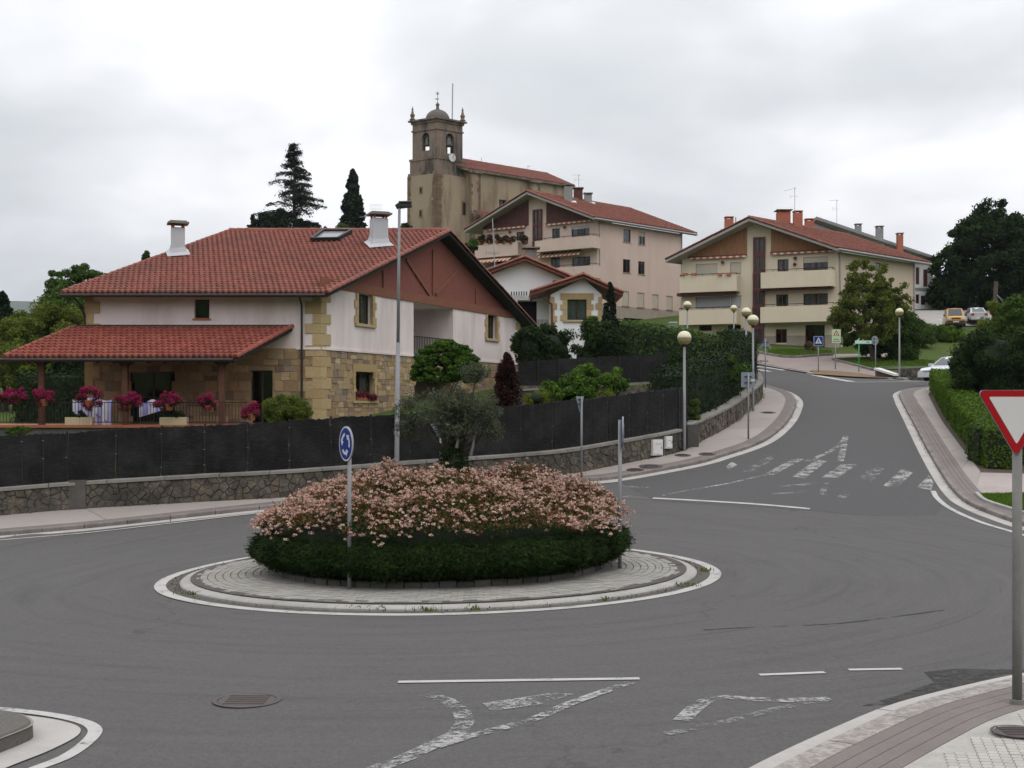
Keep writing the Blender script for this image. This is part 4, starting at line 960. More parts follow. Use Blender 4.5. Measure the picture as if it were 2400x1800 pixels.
gut = MB(); gut.tube([hp(UO0, -OV - .08, EZ - .10), hp(UO1 - .05, -OV - .08, EZ - .10)], .085, 10); gut.build("gutter", "gutter_brown", roof)
dp = at(703, 690, 55.4).x; mb = MB(); mb.tube([(dp, 55.3, EZ - .15), (dp, 55.85, EZ - .5), (dp, 55.88, 2.5), (dp, 55.88, -1.2)], .05, 8); mb.build("downpipe", "gutter_brown", house)
mb = MB(); dq = hp(HU, 0, 0); mb.tube([(dq.x - .35, dq.y - .8, EZ - .12), (dq.x - .1, dq.y - .3, EZ - .55), (dq.x - .06, dq.y - .08, EZ - .95), (dq.x - .06, dq.y - .08, 3.2)], .05, 8); mb.build("downpipe", "gutter_brown", house)
def roof_hit(px, py): return on_plane(px, py, hp(0, -OV, EZ), SLn)
def chimney(x0, x1, ytop, ybase, fx0, fx1, capx0, capx1, capy):
    b = roof_hit((x0 + x1) / 2, ybase); Y = b.y + .25; w = (x1 - x0) / F * Y; zt = (YH - ytop) / F * Y; cx = ((x0 + x1) / 2 - CX) / F * Y; fw = (fx1 - fx0) / F * Y
    c = MB(); Lx = Vector((.94, .34, 0)); Ly = Vector((-.34, .94, 0)); h_ = w * .39
    c.frame((cx, Y, 0), Lx, Ly, (0, 0, 1), (-h_, h_), (-h_, h_), (b.z - .3, zt)); ch = c.build("chimney", "zinc_paint", house)
    f_ = MB(); lo, hi = fw * .41, h_ + .015; vs = []
    for r_, dz in ((lo, .0), ((lo + hi) / 2 - .05, .12), (hi, .34)):
        for sx_, sy_ in ((-1, -1), (1, -1), (1, 1), (-1, 1)):
            q = Vector((cx, Y, 0)) + Lx * sx_ * r_ + Ly * sy_ * r_; vs.append((q.x, q.y, roofz(q) + .17 + dz))
    f_.add(vs, [(k * 4 + i, k * 4 + (i + 1) % 4, k * 4 + 4 + (i + 1) % 4, k * 4 + 4 + i) for k in range(2) for i in range(4)]); f_.build("flashing", "zinc_paint", ch)
    cw = (capx1 - capx0) / F * Y * .42; zc_ = (YH - capy) / F * Y
    for sx_, sy_ in ((-1, -1), (1, -1), (1, 1), (-1, 1)):
        m_ = MB(); q = Vector((cx, Y, 0)) + Lx * sx_ * h_ * .78 + Ly * sy_ * h_ * .78; m_.box((q.x - .05, q.x + .05), (q.y - .05, q.y + .05), (zt, zc_ + .01)); m_.build("cap_post", "terracotta", ch)
    m_ = MB(); m_.frame((cx, Y, 0), Lx, Ly, (0, 0, 1), (-cw, cw), (-cw, cw), (zc_, zc_ + .09)); m_.frame((cx, Y, 0), Lx, Ly, (0, 0, 1), (-cw * .8, cw * .8), (-cw * .8, cw * .8), (zc_ + .09, zc_ + .15)); m_.build("cap", "coping", ch)
    m_ = MB(); m_.frame((cx, Y, 0), Lx, Ly, (0, 0, 1), (-h_ * .9, h_ * .9), (-h_ * .9, h_ * .9), (zt, zt + .03)); m_.build("flue", "dark_metal", ch)
    return ch, (cx, Y, zc_)
def roofz(q): v = (q.y - HC.y) / EV.y; return EZ + (v + OV) * SL
chimney(398, 436, 536, 604, 386, 449, 390, 446, 526)
ch2, cp = chimney(865, 911, 514, 582, 852, 923, 857, 919, 505)
sk = [roof_hit(x, y) for x, y in ((731, 571), (792, 570), (824, 551), (758, 551))]; up = SLn * .42
mb = MB()
for i in range(4): mb.bar(sk[i] + up * .5, sk[(i + 1) % 4] + up * .5, .12, .22, SLn)
so = mb.build("skylight", "dark_metal", house); mb = MB(); mb.prism([p + SLn * .2 for p in sk], SLn * .02); mb.build("pane", "skylight_pane", so)
ant = MB(); ax, ay, az = cp[0] - .35, cp[1] + 1.2, cp[2] - .2
ant.tube([(ax, ay, az - 1.2), (ax, ay, az + .5)], .018, 6); ant.tube([(ax - .75, ay, az + .28), (ax + .1, ay, az + .42)], .012, 6)
for k in range(5): ant.tube([(ax - .15 + k * .12, ay - .05, az + .45), (ax - .22 + k * .13, ay - .05, az + .95)], .006, 4)
for k in range(3): ant.tube([(ax - .2, ay - .05, az + .5 + k * .2), (ax + .42, ay - .05, az + .5 + k * .2)], .006, 4)
ant.build("aerial", "galvanised", house)
# porch
PV, PZ1, PZ0, PU0, PU1 = -4.2, 3.40, 1.95, -10.75, -1.25
mb = MB(); q = [hp(PU0, PV, PZ0), hp(PU1, PV, PZ0), hp(PU1, 0, PZ1), hp(PU0, 0, PZ1)]; mb.prism([p - Vector((0, 0, .15)) for p in q], (0, 0, .13)); pr_ = mb.build("porch_roof", "eave_wood", house)
ps = hp(0, 0, PZ1) - hp(0, PV, PZ0); pn_ = EU.cross(ps).normalized(); S = ps / 11; nu = 38; Uv = EU * ((PU1 - PU0 - .06) / nu)
tile_roof(hp(PU0, PV, PZ0) - S * .1, Uv, S, pn_, nu, 11, pr_, "porch_tile", own=150)
barrel(hp(PU1 - .02, PV, PZ0 + .03) - S * .1, hp(PU1 - .02, 0, PZ1 + .04), .125, pr_, "porch_tile", .42, "verge_tile", pn_)
barrel(hp(PU0 + .02, PV, PZ0 + .03), hp(PU0 + .02, 0, PZ1 + .04), .12, pr_, "porch_tile", .42, "verge_tile", pn_)
mb = MB(); mb.frame(hp(0, 0, 0), EU, EV, (0, 0, 1), (PU0 + .1, PU1 - .02), (-.13, -.03), (PZ1 + .04, PZ1 + .12)); mb.build("flashing", "gutter_brown", pr_)
gut = MB(); gut.tube([hp(PU0 - .15, PV - .09, PZ0 - .10), hp(PU1 - .1, PV - .09, PZ0 - .10)], .085, 10); gut.build("gutter", "gutter_brown", pr_)
for px in (98, 294, 520):
    Y = HC.y - 3.7 * EV.y; X = (px - CX) / F * Y; mb = MB(); mb.box((X - .11, X + .11), (Y - .11, Y + .11), (-.8, PZ0 + .05)); mb.build("post", "wood_post", house)
    mb = MB(); mb.tube([(X, Y, PZ0 - .6), (X + .15, Y, PZ0 - .25), (X + .6, Y, PZ0 + .02)], .06, 6); mb.tube([(X, Y, PZ0 - .6), (X - .15, Y, PZ0 - .25), (X - .6, Y, PZ0 + .02)], .06, 6); mb.build("brace", "wood_dark", house)
mb = MB(); Y = HC.y - 3.7 * EV.y; mb.box((hp(PU0, -3.7, 0).x + .1, hp(PU1, -3.7, 0).x), (Y - .1, Y + .1), (PZ0 + .02, PZ0 + .22)); mb.build("beam", "wood_dark", house)
for k in range(14):
    u = PU0 + .3 + (PU1 - PU0 - .5) * k / 13; mb = MB(); mb.bar(hp(u, PV + .05, PZ0 - .18), hp(u, -.05, PZ1 - .22), .1, .12); mb.build("rafter", "wood_dark", house)
terr = thing("terrace", "raised terrace slab with orange terracotta edge in front of the porch", "terrace", tuple(hp(-6, -4.6, -1.2)))
mb = MB(); mb.frame(hp(0, 0, 0), EU, EV, (0, 0, 1), (-16, -.3), (-4.75, -.06), (-.90, -.80)); mb.build("slab", "terracotta", terr)
mb = MB(); mb.frame(hp(0, 0, 0), EU, EV, (0, 0, 1), (-15.9, -.4), (-4.65, -.06), (-1.9, -.90)); mb.build("base", "wall_mortar", terr)
rail = thing("terrace_railing", "black bar railing along the front of the terrace", "railing", tuple(hp(-6, -4.55, -.8)))
mb = MB()
for z_ in (-.68, .12): mb.bar(hp(-13.8, -4.55, z_), hp(-.6, -4.55, z_), .035, .035)
mb.build("rail", "dark_metal", rail); mb = MB(); p0 = hp(-13.8, -4.55, 0); mb.box((-.009, .009), (-.009, .009), (-.68, .12)); bme = mb.mesh("bar", "dark_metal")
for k in range(100): link("bar", bme, rail, loc=(p0.x + 13.1 * k / 99, p0.y, 0))
# ================================================================== APARTMENT BLOCKS
simple("render_pink", (0.56, 0.435, 0.375), 0.92, 0.05, 0.5, 0.1, 20, stain=((0.47, 0.36, 0.30), 0.65, 0.45))
simple("render_cream", (0.60, 0.520, 0.400), 0.92, 0.05, 0.5, 0.1, 20, stain=((0.52, 0.45, 0.32), 0.4, 0.5))
simple("render_tan", (0.49, 0.395, 0.315), 0.92, 0.06, 0.5, 0.1, 20, stain=((0.45, 0.36, 0.26), 0.45, 0.45))
simple("render_white", (0.70, 0.69, 0.70), 0.92, 0.04, 0.6, 0.1, 20, stain=((0.60, 0.59, 0.59), 0.4, 0.5))
simple("render_grey", (0.40, 0.405, 0.42), 0.92, 0.06, 0.6, 0.1, 20)
simple("soffit_grey", (0.36, 0.32, 0.30), 0.85, 0.06, 1.0); simple("base_stone", (0.33, 0.275, 0.225), 0.9, 0.2, 1.2, 0.4, 14)
simple("stair_frame", (0.105, 0.028, 0.024), 0.6, 0.15); simple("cladding_maroon", (0.085, 0.030, 0.024), 0.75, 0.3, 2.0)
simple("awning_red", (0.36, 0.10, 0.065), 0.85, 0.1); simple("awning_cream", (0.58, 0.47, 0.36), 0.85, 0.1)
simple("chimney_brick", (0.36, 0.125, 0.075), 0.9, 0.15, 2.0); simple("chimney_grey", (0.24, 0.235, 0.235), 0.9, 0.2, 2.0); simple("white_flash", (0.62, 0.60, 0.57), 0.7, 0.08)
simple("glass_dark", (0.035, 0.04, 0.045), 0.12, 0.2, 1.0, spec=0.6); simple("red_plastic", (0.42, 0.035, 0.03), 0.5, 0.1)
def _clad():
    t = NT("cladding_wood"); co = t.coord((9, 9, .6)); n = t.noise(co, 1.6, 4, .6); t.base(t.ramp(n, [(.3, (.17, .072, .030)), (.7, (.33, .155, .062))])); t.rough(.7)
_clad()
Z5 = zx(1540, 430, .30742); Z4 = zx(1080, 430, .28333); Z3 = zx(900, 180, .24111)
class Block:
    """apartment block: front face F (gable end) and side face S meeting at a corner"""
    def __init__(s, px, Y, vf, vs):
        s.C = Vector(((px - CX) / F * Y, Y, 0)); s.ef = Vector((vf, F, 0)).normalized(); s.es = Vector((vs, F, 0)).normalized()
        s.F = Face(s.C, s.ef, (-s.ef.y, s.ef.x, 0)); s.F.N = s.F.N if s.F.N.y < 0 else -s.F.N
        s.S = Face(s.C, s.es, (s.es.y, -s.es.x, 0)); s.S.N = s.S.N if s.S.N.y < 0 else -s.S.N
    def out(s, d): return Face(s.F.p(0, 0, d), s.F.A, s.F.N)
def cl(xs): return None
def awning(fc, r, parent, drop=.30, out=.25):
    """rolled awning: cassette and striped scalloped valance"""
    a0, a1, z0, z1 = r; mb = MB(); fc.box(mb, (a0, a1), (z1 - .12, z1), (.02, out)); aw = mb.build("awning", "stair_frame", parent); n_ = max(4, int((a1 - a0) / .28)); v1, v2 = MB(), MB()
    for k in range(n_):
        b0, b1 = a0 + (a1 - a0) * k / n_, a0 + (a1 - a0) * (k + .98) / n_; mb_ = v1 if k % 2 else v2; zb = z1 - drop
        pts = [fc.p(b0, z1 - .12, out), fc.p(b1, z1 - .12, out), fc.p(b1, zb + .07, out + .03), fc.p((b0 + b1) / 2, zb, out + .035), fc.p(b0, zb + .07, out + .03)]; mb_.prism(pts, fc.N * .012)
    v1.build("valance", "awning_red", aw, kind="stuff"); v2.build("valance", "awning_cream", aw, kind="stuff"); return aw
def open_awning(fc, r, parent, proj=1.1):
    a0, a1, z0, z1 = r; n_ = int((a1 - a0) / .24); m1, m2 = MB(), MB()
    for k in range(n_):
        b0, b1 = a0 + (a1 - a0) * k / n_, a0 + (a1 - a0) * (k + 1) / n_; mb_ = m1 if k % 2 else m2
        mb_.prism([fc.p(b0, z1, .05), fc.p(b1, z1, .05), fc.p(b1, z0 + .12, proj), fc.p(b0, z0 + .12, proj)], (0, 0, .015)); mb_.prism([fc.p(b0, z0 + .12, proj), fc.p(b1, z0 + .12, proj), fc.p(b1, z0, proj + .01), fc.p(b0, z0, proj + .01)], fc.N * .012)
    a = m1.build("awning", "awning_red", parent); m2.build("stripe", "awning_cream", a, kind="stuff")
def balcony(bl, Z, x0, y0, x1, y1, parent, mat, d=1.25, rail=True, slab=.16):
    fo = bl.out(d); a0, a1, z0, z1 = zr(Z, fo, x0, y0, x1, y1); mb = MB(); fc = bl.F
    fc.box(mb, (a0, a1), (z0, z1), (d - .14, d)); fc.box(mb, (a0, a0 + .14), (z0, z1), (-.02, d - .14)); fc.box(mb, (a1 - .14, a1), (z0, z1), (-.02, d - .14)); fc.box(mb, (a0 + .14, a1 - .14), (z0, z0 + slab), (-.02, d - .14))
    b = mb.build("balcony", mat, parent)
    if rail:
        m_ = MB(); m_.bar(fc.p(a0, z1 + .2, d - .07), fc.p(a1, z1 + .2, d - .07), .05, .05); m_.bar(fc.p(a0 + .03, z1 + .2, .0), fc.p(a0 + .03, z1 + .2, d - .07), .05, .05); m_.bar(fc.p(a1 - .03, z1 + .2, .0), fc.p(a1 - .03, z1 + .2, d - .07), .05, .05)
        n_ = int((a1 - a0) / 1.2) + 1
        for k in range(n_ + 1): m_.bar(fc.p(a0 + .05 + (a1 - a0 - .1) * k / n_, z1 - .02, d - .07), fc.p(a0 + .05 + (a1 - a0 - .1) * k / n_, z1 + .2, d - .07), .03, .03, fc.A)
        m_.build("handrail", "dark_metal", b)
    return b, (a0, a1, z0, z1)
def gable_roof(bl, pa, pl, pr, far, parent, tile, d=1.2, soffit="soffit_grey", thick=.26, pitch=.30):
    """front edge given by its apex and eave ends (pixels on the overhang plane), carried back along the side"""
    fo = bl.out(d); A3 = [fo.p(*fo.px(*q)) for q in (pa, pl, pr)]; apex, el_, er = A3; E = bl.es
    k = (far - CX) / F; t = (k * er.y - er.x) / (E.x - k * E.y); back = E * t; mb = MB(); low = Vector((0, 0, -thick))
    for e0, e1 in ((el_, apex), (apex, er)): mb.prism([e0 + low, e1 + low, e1 + back + low, e0 + back + low], (0, 0, thick - .03))
    rf = mb.build("roof", soffit, parent)
    for e_ in (er, el_):
        sl_ = apex - e_; n = E.cross(sl_).normalized(); n = n if n.z > 0 else -n; nv = max(4, round(sl_.length / .42)); nu_ = max(4, round(t / pitch)); U_ = back / nu_; o = e_
        if U_.cross(sl_).dot(n) < 0: o, U_ = e_ + back, -U_
        tile_roof(o - sl_ / nv * .1, U_, sl_ / nv, n, nu_, nv, rf, tile, own=0, h=.34)
        barrel(e_ + n * .03, apex + n * .05, .13, rf, tile, .45, "verge_tile", n)
        barrel(e_ + back + n * .03, apex + back + n * .05, .13, rf, tile, .45, "verge_tile", n)
    barrel(apex + Vector((0, 0, .06)), apex + back + Vector((0, 0, .06)), .16, rf, tile, .45)
    g_ = MB(); g_.tube([er + Vector((.0, .0, -.12)) + bl.S.N * .08, er + back + Vector((0, 0, -.12)) + bl.S.N * .08], .09, 8); g_.build("gutter", "galvanised", rf)
    return rf, apex, el_, er, back, t
def gable_wall(bl, a1, ztop0, apex, el_, er, parent, mat, clads):
    """wall up to the roof line, following both slopes"""
    fc = bl.F; fa = lambda p: (p - fc.O).dot(fc.A); aa, al, ar = fa(apex), fa(el_), fa(er)
    zz = lambda a: (apex.z + (el_.z - apex.z) * (a - aa) / (al - aa) if a > aa else apex.z + (er.z - apex.z) * (a - aa) / (ar - aa)) - .27
    vs = [fc.p(0, ztop0), fc.p(a1, ztop0), fc.p(a1, max(ztop0, zz(a1))), fc.p(aa, zz(aa)), fc.p(0, max(ztop0, zz(0)))]; mb = MB(); mb.add(vs, [(0, 4, 3, 2, 1)] if (vs[1] - vs[0]).cross(vs[2] - vs[1]).dot(fc.N) < 0 else [(0, 1, 2, 3, 4)]); mb.build("gable_wall", mat, parent)
    for (b0, b1, zb, cm_) in clads:
        n_ = max(4, int(abs(b1 - b0) / .2))
        for k in range(n_):
            c0, c1 = b0 + (b1 - b0) * k / n_, b0 + (b1 - b0) * (k + .94) / n_
            if min(zz(c0), zz(c1)) > zb + .1: mb = MB(); mb.prism([fc.p(c0, zb, .0), fc.p(c1, zb, .0), fc.p(c1, zz(c1), .0), fc.p(c0, zz(c0), .0)], fc.N * (.05 + .012 * (k % 2))); mb.build("cladding_board", cm_, parent)
def stack(parent, p, w, h, mat, cap="coping", name="chimney", flash=None, capw=1.25):
    mb = MB(); mb.box((p.x - w / 2, p.x + w / 2), (p.y - w / 2, p.y + w / 2), (p.z - 1.2, p.z + h - .22)); c = mb.build(name, mat, parent)
    for sx_, sy_ in ((-1, -1), (1, -1), (1, 1), (-1, 1)):
        m_ = MB(); m_.box((p.x + sx_ * w * .4 - .06, p.x + sx_ * w * .4 + .06), (p.y + sy_ * w * .4 - .06, p.y + sy_ * w * .4 + .06), (p.z + h - .22, p.z + h - .08)); m_.build("cap_post", mat, c)
    m_ = MB(); m_.box((p.x - w / 2 * capw, p.x + w / 2 * capw), (p.y - w / 2 * capw, p.y + w / 2 * capw), (p.z + h - .08, p.z + h)); m_.build("cap", cap, c)
    if flash: m_ = MB(); m_.frame((p.x, p.y, p.z - .12), (1, 0, -.12), (0, 1, .25), (0, 0, 1), (-w * .95, w * .95), (-w * .9, w * .9), (0, .22)); m_.build("flashing", flash, c)
    return c
def yagi(parent, p, h, n=7, d=(-1, .1, -.05), L=1.6):
    mb = MB(); mb.tube([p, p + Vector((0, 0, h))], .022, 6); d = Vector(d).normalized(); q = p + Vector((0, 0, h - .1)); mb.tube([q - d * .2, q + d * L], .014, 5); e = Vector((.25, .95, .15)).normalized()
    for k in range(n): c = q + d * (L * k / (n - 1)); mb.tube([c - e * (.42 - .03 * k), c + e * (.42 - .03 * k)], .008, 4)
    q2 = p + Vector((0, 0, h * .62)); mb.tube([q2 - Vector((.4, 0, 0)), q2 + Vector((.3, 0, 0))], .012, 5); mb.tube([q2 + Vector((-.4, 0, -.2)), q2 + Vector((-.4, 0, .2))], .01, 4); mb.build("aerial", "galvanised", parent)
def stair_strip(bl, Z, x0, y0, x1, y1, parent, nrow):
    a0, a1, z0, z1 = zr(Z, bl.F, x0, y0, x1, y1); mb = MB(); fc = bl.F
    for aa in ((a0, a0 + .16), (a1 - .16, a1), ((a0 + a1) / 2 - .05, (a0 + a1) / 2 + .05)): fc.box(mb, aa, (z0, z1), (.02, .16))
    for k in range(nrow + 1): zc_ = z0 + (z1 - z0) * k / nrow; fc.box(mb, (a0 + .16, a1 - .16), (max(z0, zc_ - .16), min(z1, zc_ + .16)), (.02, .15))
    st = mb.build("stair_window", "stair_frame", parent)
    for k in range(nrow):
        for h_ in range(2):
            b0 = a0 + .16 if h_ == 0 else (a0 + a1) / 2 + .05; b1 = (a0 + a1) / 2 - .05 if h_ == 0 else a1 - .16; m_ = MB(); fc.box(m_, (b0, b1), (z0 + (z1 - z0) * k / nrow + .16, z0 + (z1 - z0) * (k + 1) / nrow - .16), (.03, .07)); m_.build("pane", "glass_dark", st)
def lamp_bulb(fc, a, z, parent): mb = MB(); mb.lathe(fc.p(a, z, .18), [(.02, -.14), (.13, -.1), (.15, 0), (.12, .1), (.03, .14)], 10); mb.build("wall_lamp", "stair_frame", parent)

# --- pink block
b1 = Block(1400, 122, -4240, 2940)
apt1 = thing("apartment_building", "pink apartment block with striped awnings behind the small white cottage", "apartment block", (b1.C.x, b1.C.y, 5.0))
rf, apx, el1, er1, back1, t1 = gable_roof(b1, Z4(545, 66), Z4(28, 384), Z4(1103, 278), Z4(1950, 0)[0], apt1, "far_tile")
af = b1.F.px(*Z4(185, 400))[0]; side_end = b1.S.px(*Z4(1828, 700))[0]; zt1 = er1.z - .12
uw = [zr(Z4, b1.F, *q) for q in ((275, 415, 375, 458), (460, 400, 525, 470), (755, 372, 820, 452), (915, 352, 1065, 436))]
mw = [zr(Z4, b1.F, *q) for q in ((745, 612, 820, 700), (920, 608, 1070, 700), (300, 640, 420, 720))]
mb = MB(); facade(mb, b1.F, 0, af, 4.0, zt1, uw + mw, .15); mb.build("front_wall", "render_pink", apt1)
sw = [zr(Z4, b1.S, *q) for q in ((1345, 380, 1405, 485), (1470, 402, 1525, 505), (1342, 628, 1402, 738), (1468, 645, 1522, 752), (1335, 892, 1392, 1014), (1460, 904, 1518, 1026), (1585, 918, 1635, 1036), (1702, 931, 1752, 1046))]
zst = b1.S.px(*Z4(1500, 1030))[1]; niche = zr(Z4, b1.S, 1350, 1116, 1510, 1142)
mb = MB(); facade(mb, b1.S, 0, side_end, zst, zt1 - .05, sw, .16); mb.build("side_wall", "render_pink", apt1)
mb = MB(); facade(mb, b1.S, 0, side_end, 4.0, zst, [niche], .2); mb.build("stone_base", "base_stone", apt1); mb = MB(); b1.S.box(mb, (niche[0], niche[1]), (niche[2], niche[3]), (-.22, -.2)); mb.build("vent", "room_dark", apt1)
mb = MB(); b1.S.box(mb, (side_end - .2, side_end), (4, zt1), (-9.5, -.02)); b1.S.box(mb, (.02, side_end), (4, zt1), (-9.6, -9.5)); mb.build("back_wall", "render_pink", apt1)
ca = [b1.F.px(*Z4(x, y))[0] for x, y in ((200, 360), (562, 300), (708, 300), (1090, 310))]; zc1, zc2 = b1.F.px(*Z4(400, 362))[1], b1.F.px(*Z4(880, 318))[1]
gable_wall(b1, af, zt1, apx, el1, er1, apt1, "render_pink", [(ca[1], ca[0] + .2, zc1, "cladding_maroon"), (ca[3] + .3, ca[2], zc2, "cladding_maroon")])
stair_strip(b1, Z4, 600, 215, 676, 470, apt1, 2); stair_strip(b1, Z4, 598, 476, 628, 560, apt1, 1)
awning(b1.F, zr(Z4, b1.F, 225, 358, 540, 398), apt1); awning(b1.F, zr(Z4, b1.F, 712, 312, 1088, 350), apt1)
open_awning(b1.F, zr(Z4, b1.F, 645, 565, 1020, 612), apt1, .9); open_awning(b1.F, zr(Z4, b1.F, 130, 595, 470, 665), apt1, 1.6)
for i, r in enumerate(uw): window(b1.F, r, apt1, .14, sash=(2, 1, 2, 3)[i], shutter=(.95, 0, 0, .28)[i], curtain=.5 if i > 0 else 0, shutmat="awning_cream" if i == 0 else "render_grey")
for i, r in enumerate(mw): window(b1.F, r, apt1, .14, sash=(2, 3, 2)[i], curtain=.6)
for i, r in enumerate(sw): window(b1.S, r, apt1, .15, sash=(1, 2, 2, 2, 1, 1, 1, 1)[i], shutter=(0, .35, 0, 0, .97, .97, .97, .97)[i], sill="base_stone", curtain=.6 if i in (2, 3) else 0)
bb1 = balcony(b1, Z4, 115, 500, 472, 606, apt1, "render_pink")[1]; balcony(b1, Z4, 612, 455, 1096, 549, apt1, "render_pink"); balcony(b1, Z4, 700, 690, 1096, 790, apt1, "render_pink"); balcony(b1, Z4, 115, 700, 472, 800, apt1, "render_pink")
lamp_bulb(b1.F, *b1.F.px(*Z4(412, 402)), apt1); lamp_bulb(b1.F, *b1.F.px(*Z4(865, 362)), apt1)
for aa in (.25, side_end - .1): mb = MB(); dpp = b1.S.p(aa, 0, .1); mb.tube([(dpp.x, dpp.y, zt1), (dpp.x, dpp.y, 4.5)], .05, 6); mb.build("downpipe", "galvanised", apt1)
def r1(px, py, apex=apx, er=er1, back=back1):
    n = back.cross(apex - er).normalized(); return on_plane(px, py, er, n)
q = r1(*Z4(890, 150)); stack(apt1, q, 75 * .2833 / F * q.y * .9, (155 - 15) * .2833 / F * q.y, "chimney_grey", flash="white_flash"); q = r1(*Z4(1052, 160)); stack(apt1, q, 68 * .2833 / F * q.y * .9, (165 - 85) * .2833 / F * q.y, "chimney_grey", flash="white_flash")
q = at(*Z4(970, 130), 131); stack(apt1, q, .9, 1.15, "cladding_maroon"); yagi(apt1, at(*Z4(975, 45), 131), 1.5, d=(-.9, .2, .1), L=.6)

# --- cream block
b2 = Block(1964, 108, -6850, 3027)
apt2 = thing("apartment_building", "cream apartment block with wood-clad gables beside the leafy street tree", "apartment block", (b2.C.x, b2.C.y, 4.0))
rf2, ap2, el2, er2, back2, t2 = gable_roof(b2, Z5(700, 262), Z5(64, 580), Z5(1375, 490), Z5(2085, 0)[0], apt2, "far_tile")
af2 = b2.F.px(*Z5(190, 800))[0]; se2 = b2.S.px(*Z5(1960, 900))[0]; zt2 = er2.z - .12; zg2 = b2.F.px(*Z5(1000, 1290))[1] - 1.6
W2 = {k: zr(Z5, b2.F, *q) for k, q in dict(ua=(295, 612, 460, 712), ub=(558, 600, 640, 690), uc=(918, 578, 1002, 670), ud=(1115, 560, 1302, 660), ma=(295, 862, 556, 950), mbb=(562, 855, 640, 945), mc=(908, 845, 1000, 935), md=(1115, 838, 1302, 925), ga=(905, 1110, 990, 1216), gb=(1130, 1078, 1278, 1300), gc=(320, 1082, 416, 1124), gd=(540, 1080, 640, 1116)).items()}
mb = MB(); facade(mb, b2.F, 0, af2, zg2, zt2, list(W2.values()), .16); mb.build("front_wall", "render_cream", apt2)
SW2 = [zr(Z5, b2.S, *q) for q in ((1565, 588, 1603, 650), (1665, 605, 1712, 665), (1570, 820, 1610, 900), (1672, 830, 1716, 905))]; SD2 = [zr(Z5, b2.S, 1416, 1190, 1500, 1320), zr(Z5, b2.S, 1575, 1212, 1642, 1320)]
mb = MB(); facade(mb, b2.S, 0, se2, zg2, zt2 - .05, SW2 + SD2, .16); mb.build("side_wall", "render_tan", apt2)
mb = MB(); b2.S.box(mb, (se2 - .2, se2), (zg2, zt2), (-12, -.02)); b2.S.box(mb, (.02, se2), (zg2, zt2), (-12.2, -12)); mb.build("back_wall", "render_tan", apt2)
zw = b2.F.px(*Z5(1050, 1160))[1]; mb = MB()
for a0, a1 in ((0, W2['gb'][0] - .0), (W2['gb'][1], W2['ga'][0]), (W2['ga'][1], b2.F.px(*Z5(820, 1200))[0])):
    if a1 - a0 > .2: b2.F.box(mb, (a0, a1), (zg2, zw), (.005, .05))
b2.F.box(mb, (W2['ga'][0], W2['ga'][1]), (zg2, W2['ga'][2] - .1), (.005, .05)); b2.F.box(mb, (b2.F.px(*Z5(715, 1200))[0], af2), (zg2, b2.F.px(*Z5(450, 1170))[1]), (.005, .05)); mb.build("stone_base", "base_stone", apt2)
ca = [b2.F.px(*Z5(x, y))[0] for x, y in ((250, 560), (687, 450), (868, 440), (1320, 480))]; zc1, zc2 = b2.F.px(*Z5(480, 560))[1], b2.F.px(*Z5(1090, 515))[1]
gable_wall(b2, af2, zt2, ap2, el2, er2, apt2, "render_cream", [(ca[1], ca[0] + .2, zc1, "cladding_wood"), (ca[3] + .2, ca[2], zc2, "cladding_wood")])
stair_strip(b2, Z5, 735, 410, 826, 680, apt2, 2); stair_strip(b2, Z5, 732, 682, 822, 940, apt2, 2); stair_strip(b2, Z5, 728, 942, 815, 1260, apt2, 2)
awning(b2.F, zr(Z5, b2.F, 255, 550, 680, 598), apt2); awning(b2.F, zr(Z5, b2.F, 865, 512, 1335, 558), apt2)
for k, kw in dict(ua=dict(shutter=.97, sash=2), ub=dict(shutter=.97, sash=1), uc=dict(curtain=.8), ud=dict(shutter=.42, sash=4, curtain=.9), ma=dict(shutter=.97, sash=2, shutmat="render_grey"), mbb=dict(shutter=.97, sash=1, shutmat="render_grey"), mc=dict(curtain=.4), md=dict(sash=4, curtain=.9), ga=dict(sash=2), gc=dict(sash=1), gd=dict(sash=1)).items():
    window(b2.F, W2[k], apt2, .15, frame="stair_frame", **kw)
window(b2.F, W2['gb'], apt2, .6, frame="stair_frame", sash=2, name="door")
for r in SW2: window(b2.S, r, apt2, .15, sash=1, frame="stair_frame")
window(b2.S, SD2[0], apt2, .15, sash=1, frame="chimney_brick", back="chimney_brick", name="door"); window(b2.S, SD2[1], apt2, .15, sash=1, name="garage_door", shutter=.97, shutmat="chimney_grey")
bb2 = [balcony(b2, Z5, *q, apt2, "render_cream") for q in ((172, 707, 607, 826), (790, 668, 1340, 790), (168, 962, 605, 1074), (787, 934, 1345, 1056))]
for q in ((172, 835, 607, 862), (790, 792, 1340, 820)):
    a0, a1, z0, z1 = zr(Z5, b2.F, *q); mb = MB(); b2.F.box(mb, (a0, a1), (z1 - .25, z1), (.02, .9)); mb.build("awning", "stair_frame", apt2)
for x, y in ((503, 603), (1055, 570), (1052, 617)): lamp_bulb(b2.F, *b2.F.px(*Z5(x, y)), apt2)
for aa in (.22, se2 - .12): mb = MB(); dpp = b2.S.p(aa, 0, .1); mb.tube([(dpp.x, dpp.y, zt2), (dpp.x, dpp.y, zg2 + 1)], .055, 6); mb.build("downpipe", "galvanised", apt2)
def r2(px, py): return on_plane(px, py, er2, back2.cross(ap2 - er2).normalized())
for x, yb, yt, w in ((1072, 340, 210, 66), (1160, 335, 270, 64)): q = r2(*Z5(x, yb)); stack(apt2, q, w * .3074 / F * q.y * .95, (yb - yt) * .3074 / F * q.y, "chimney_brick", cap="chimney_brick", capw=1.1)
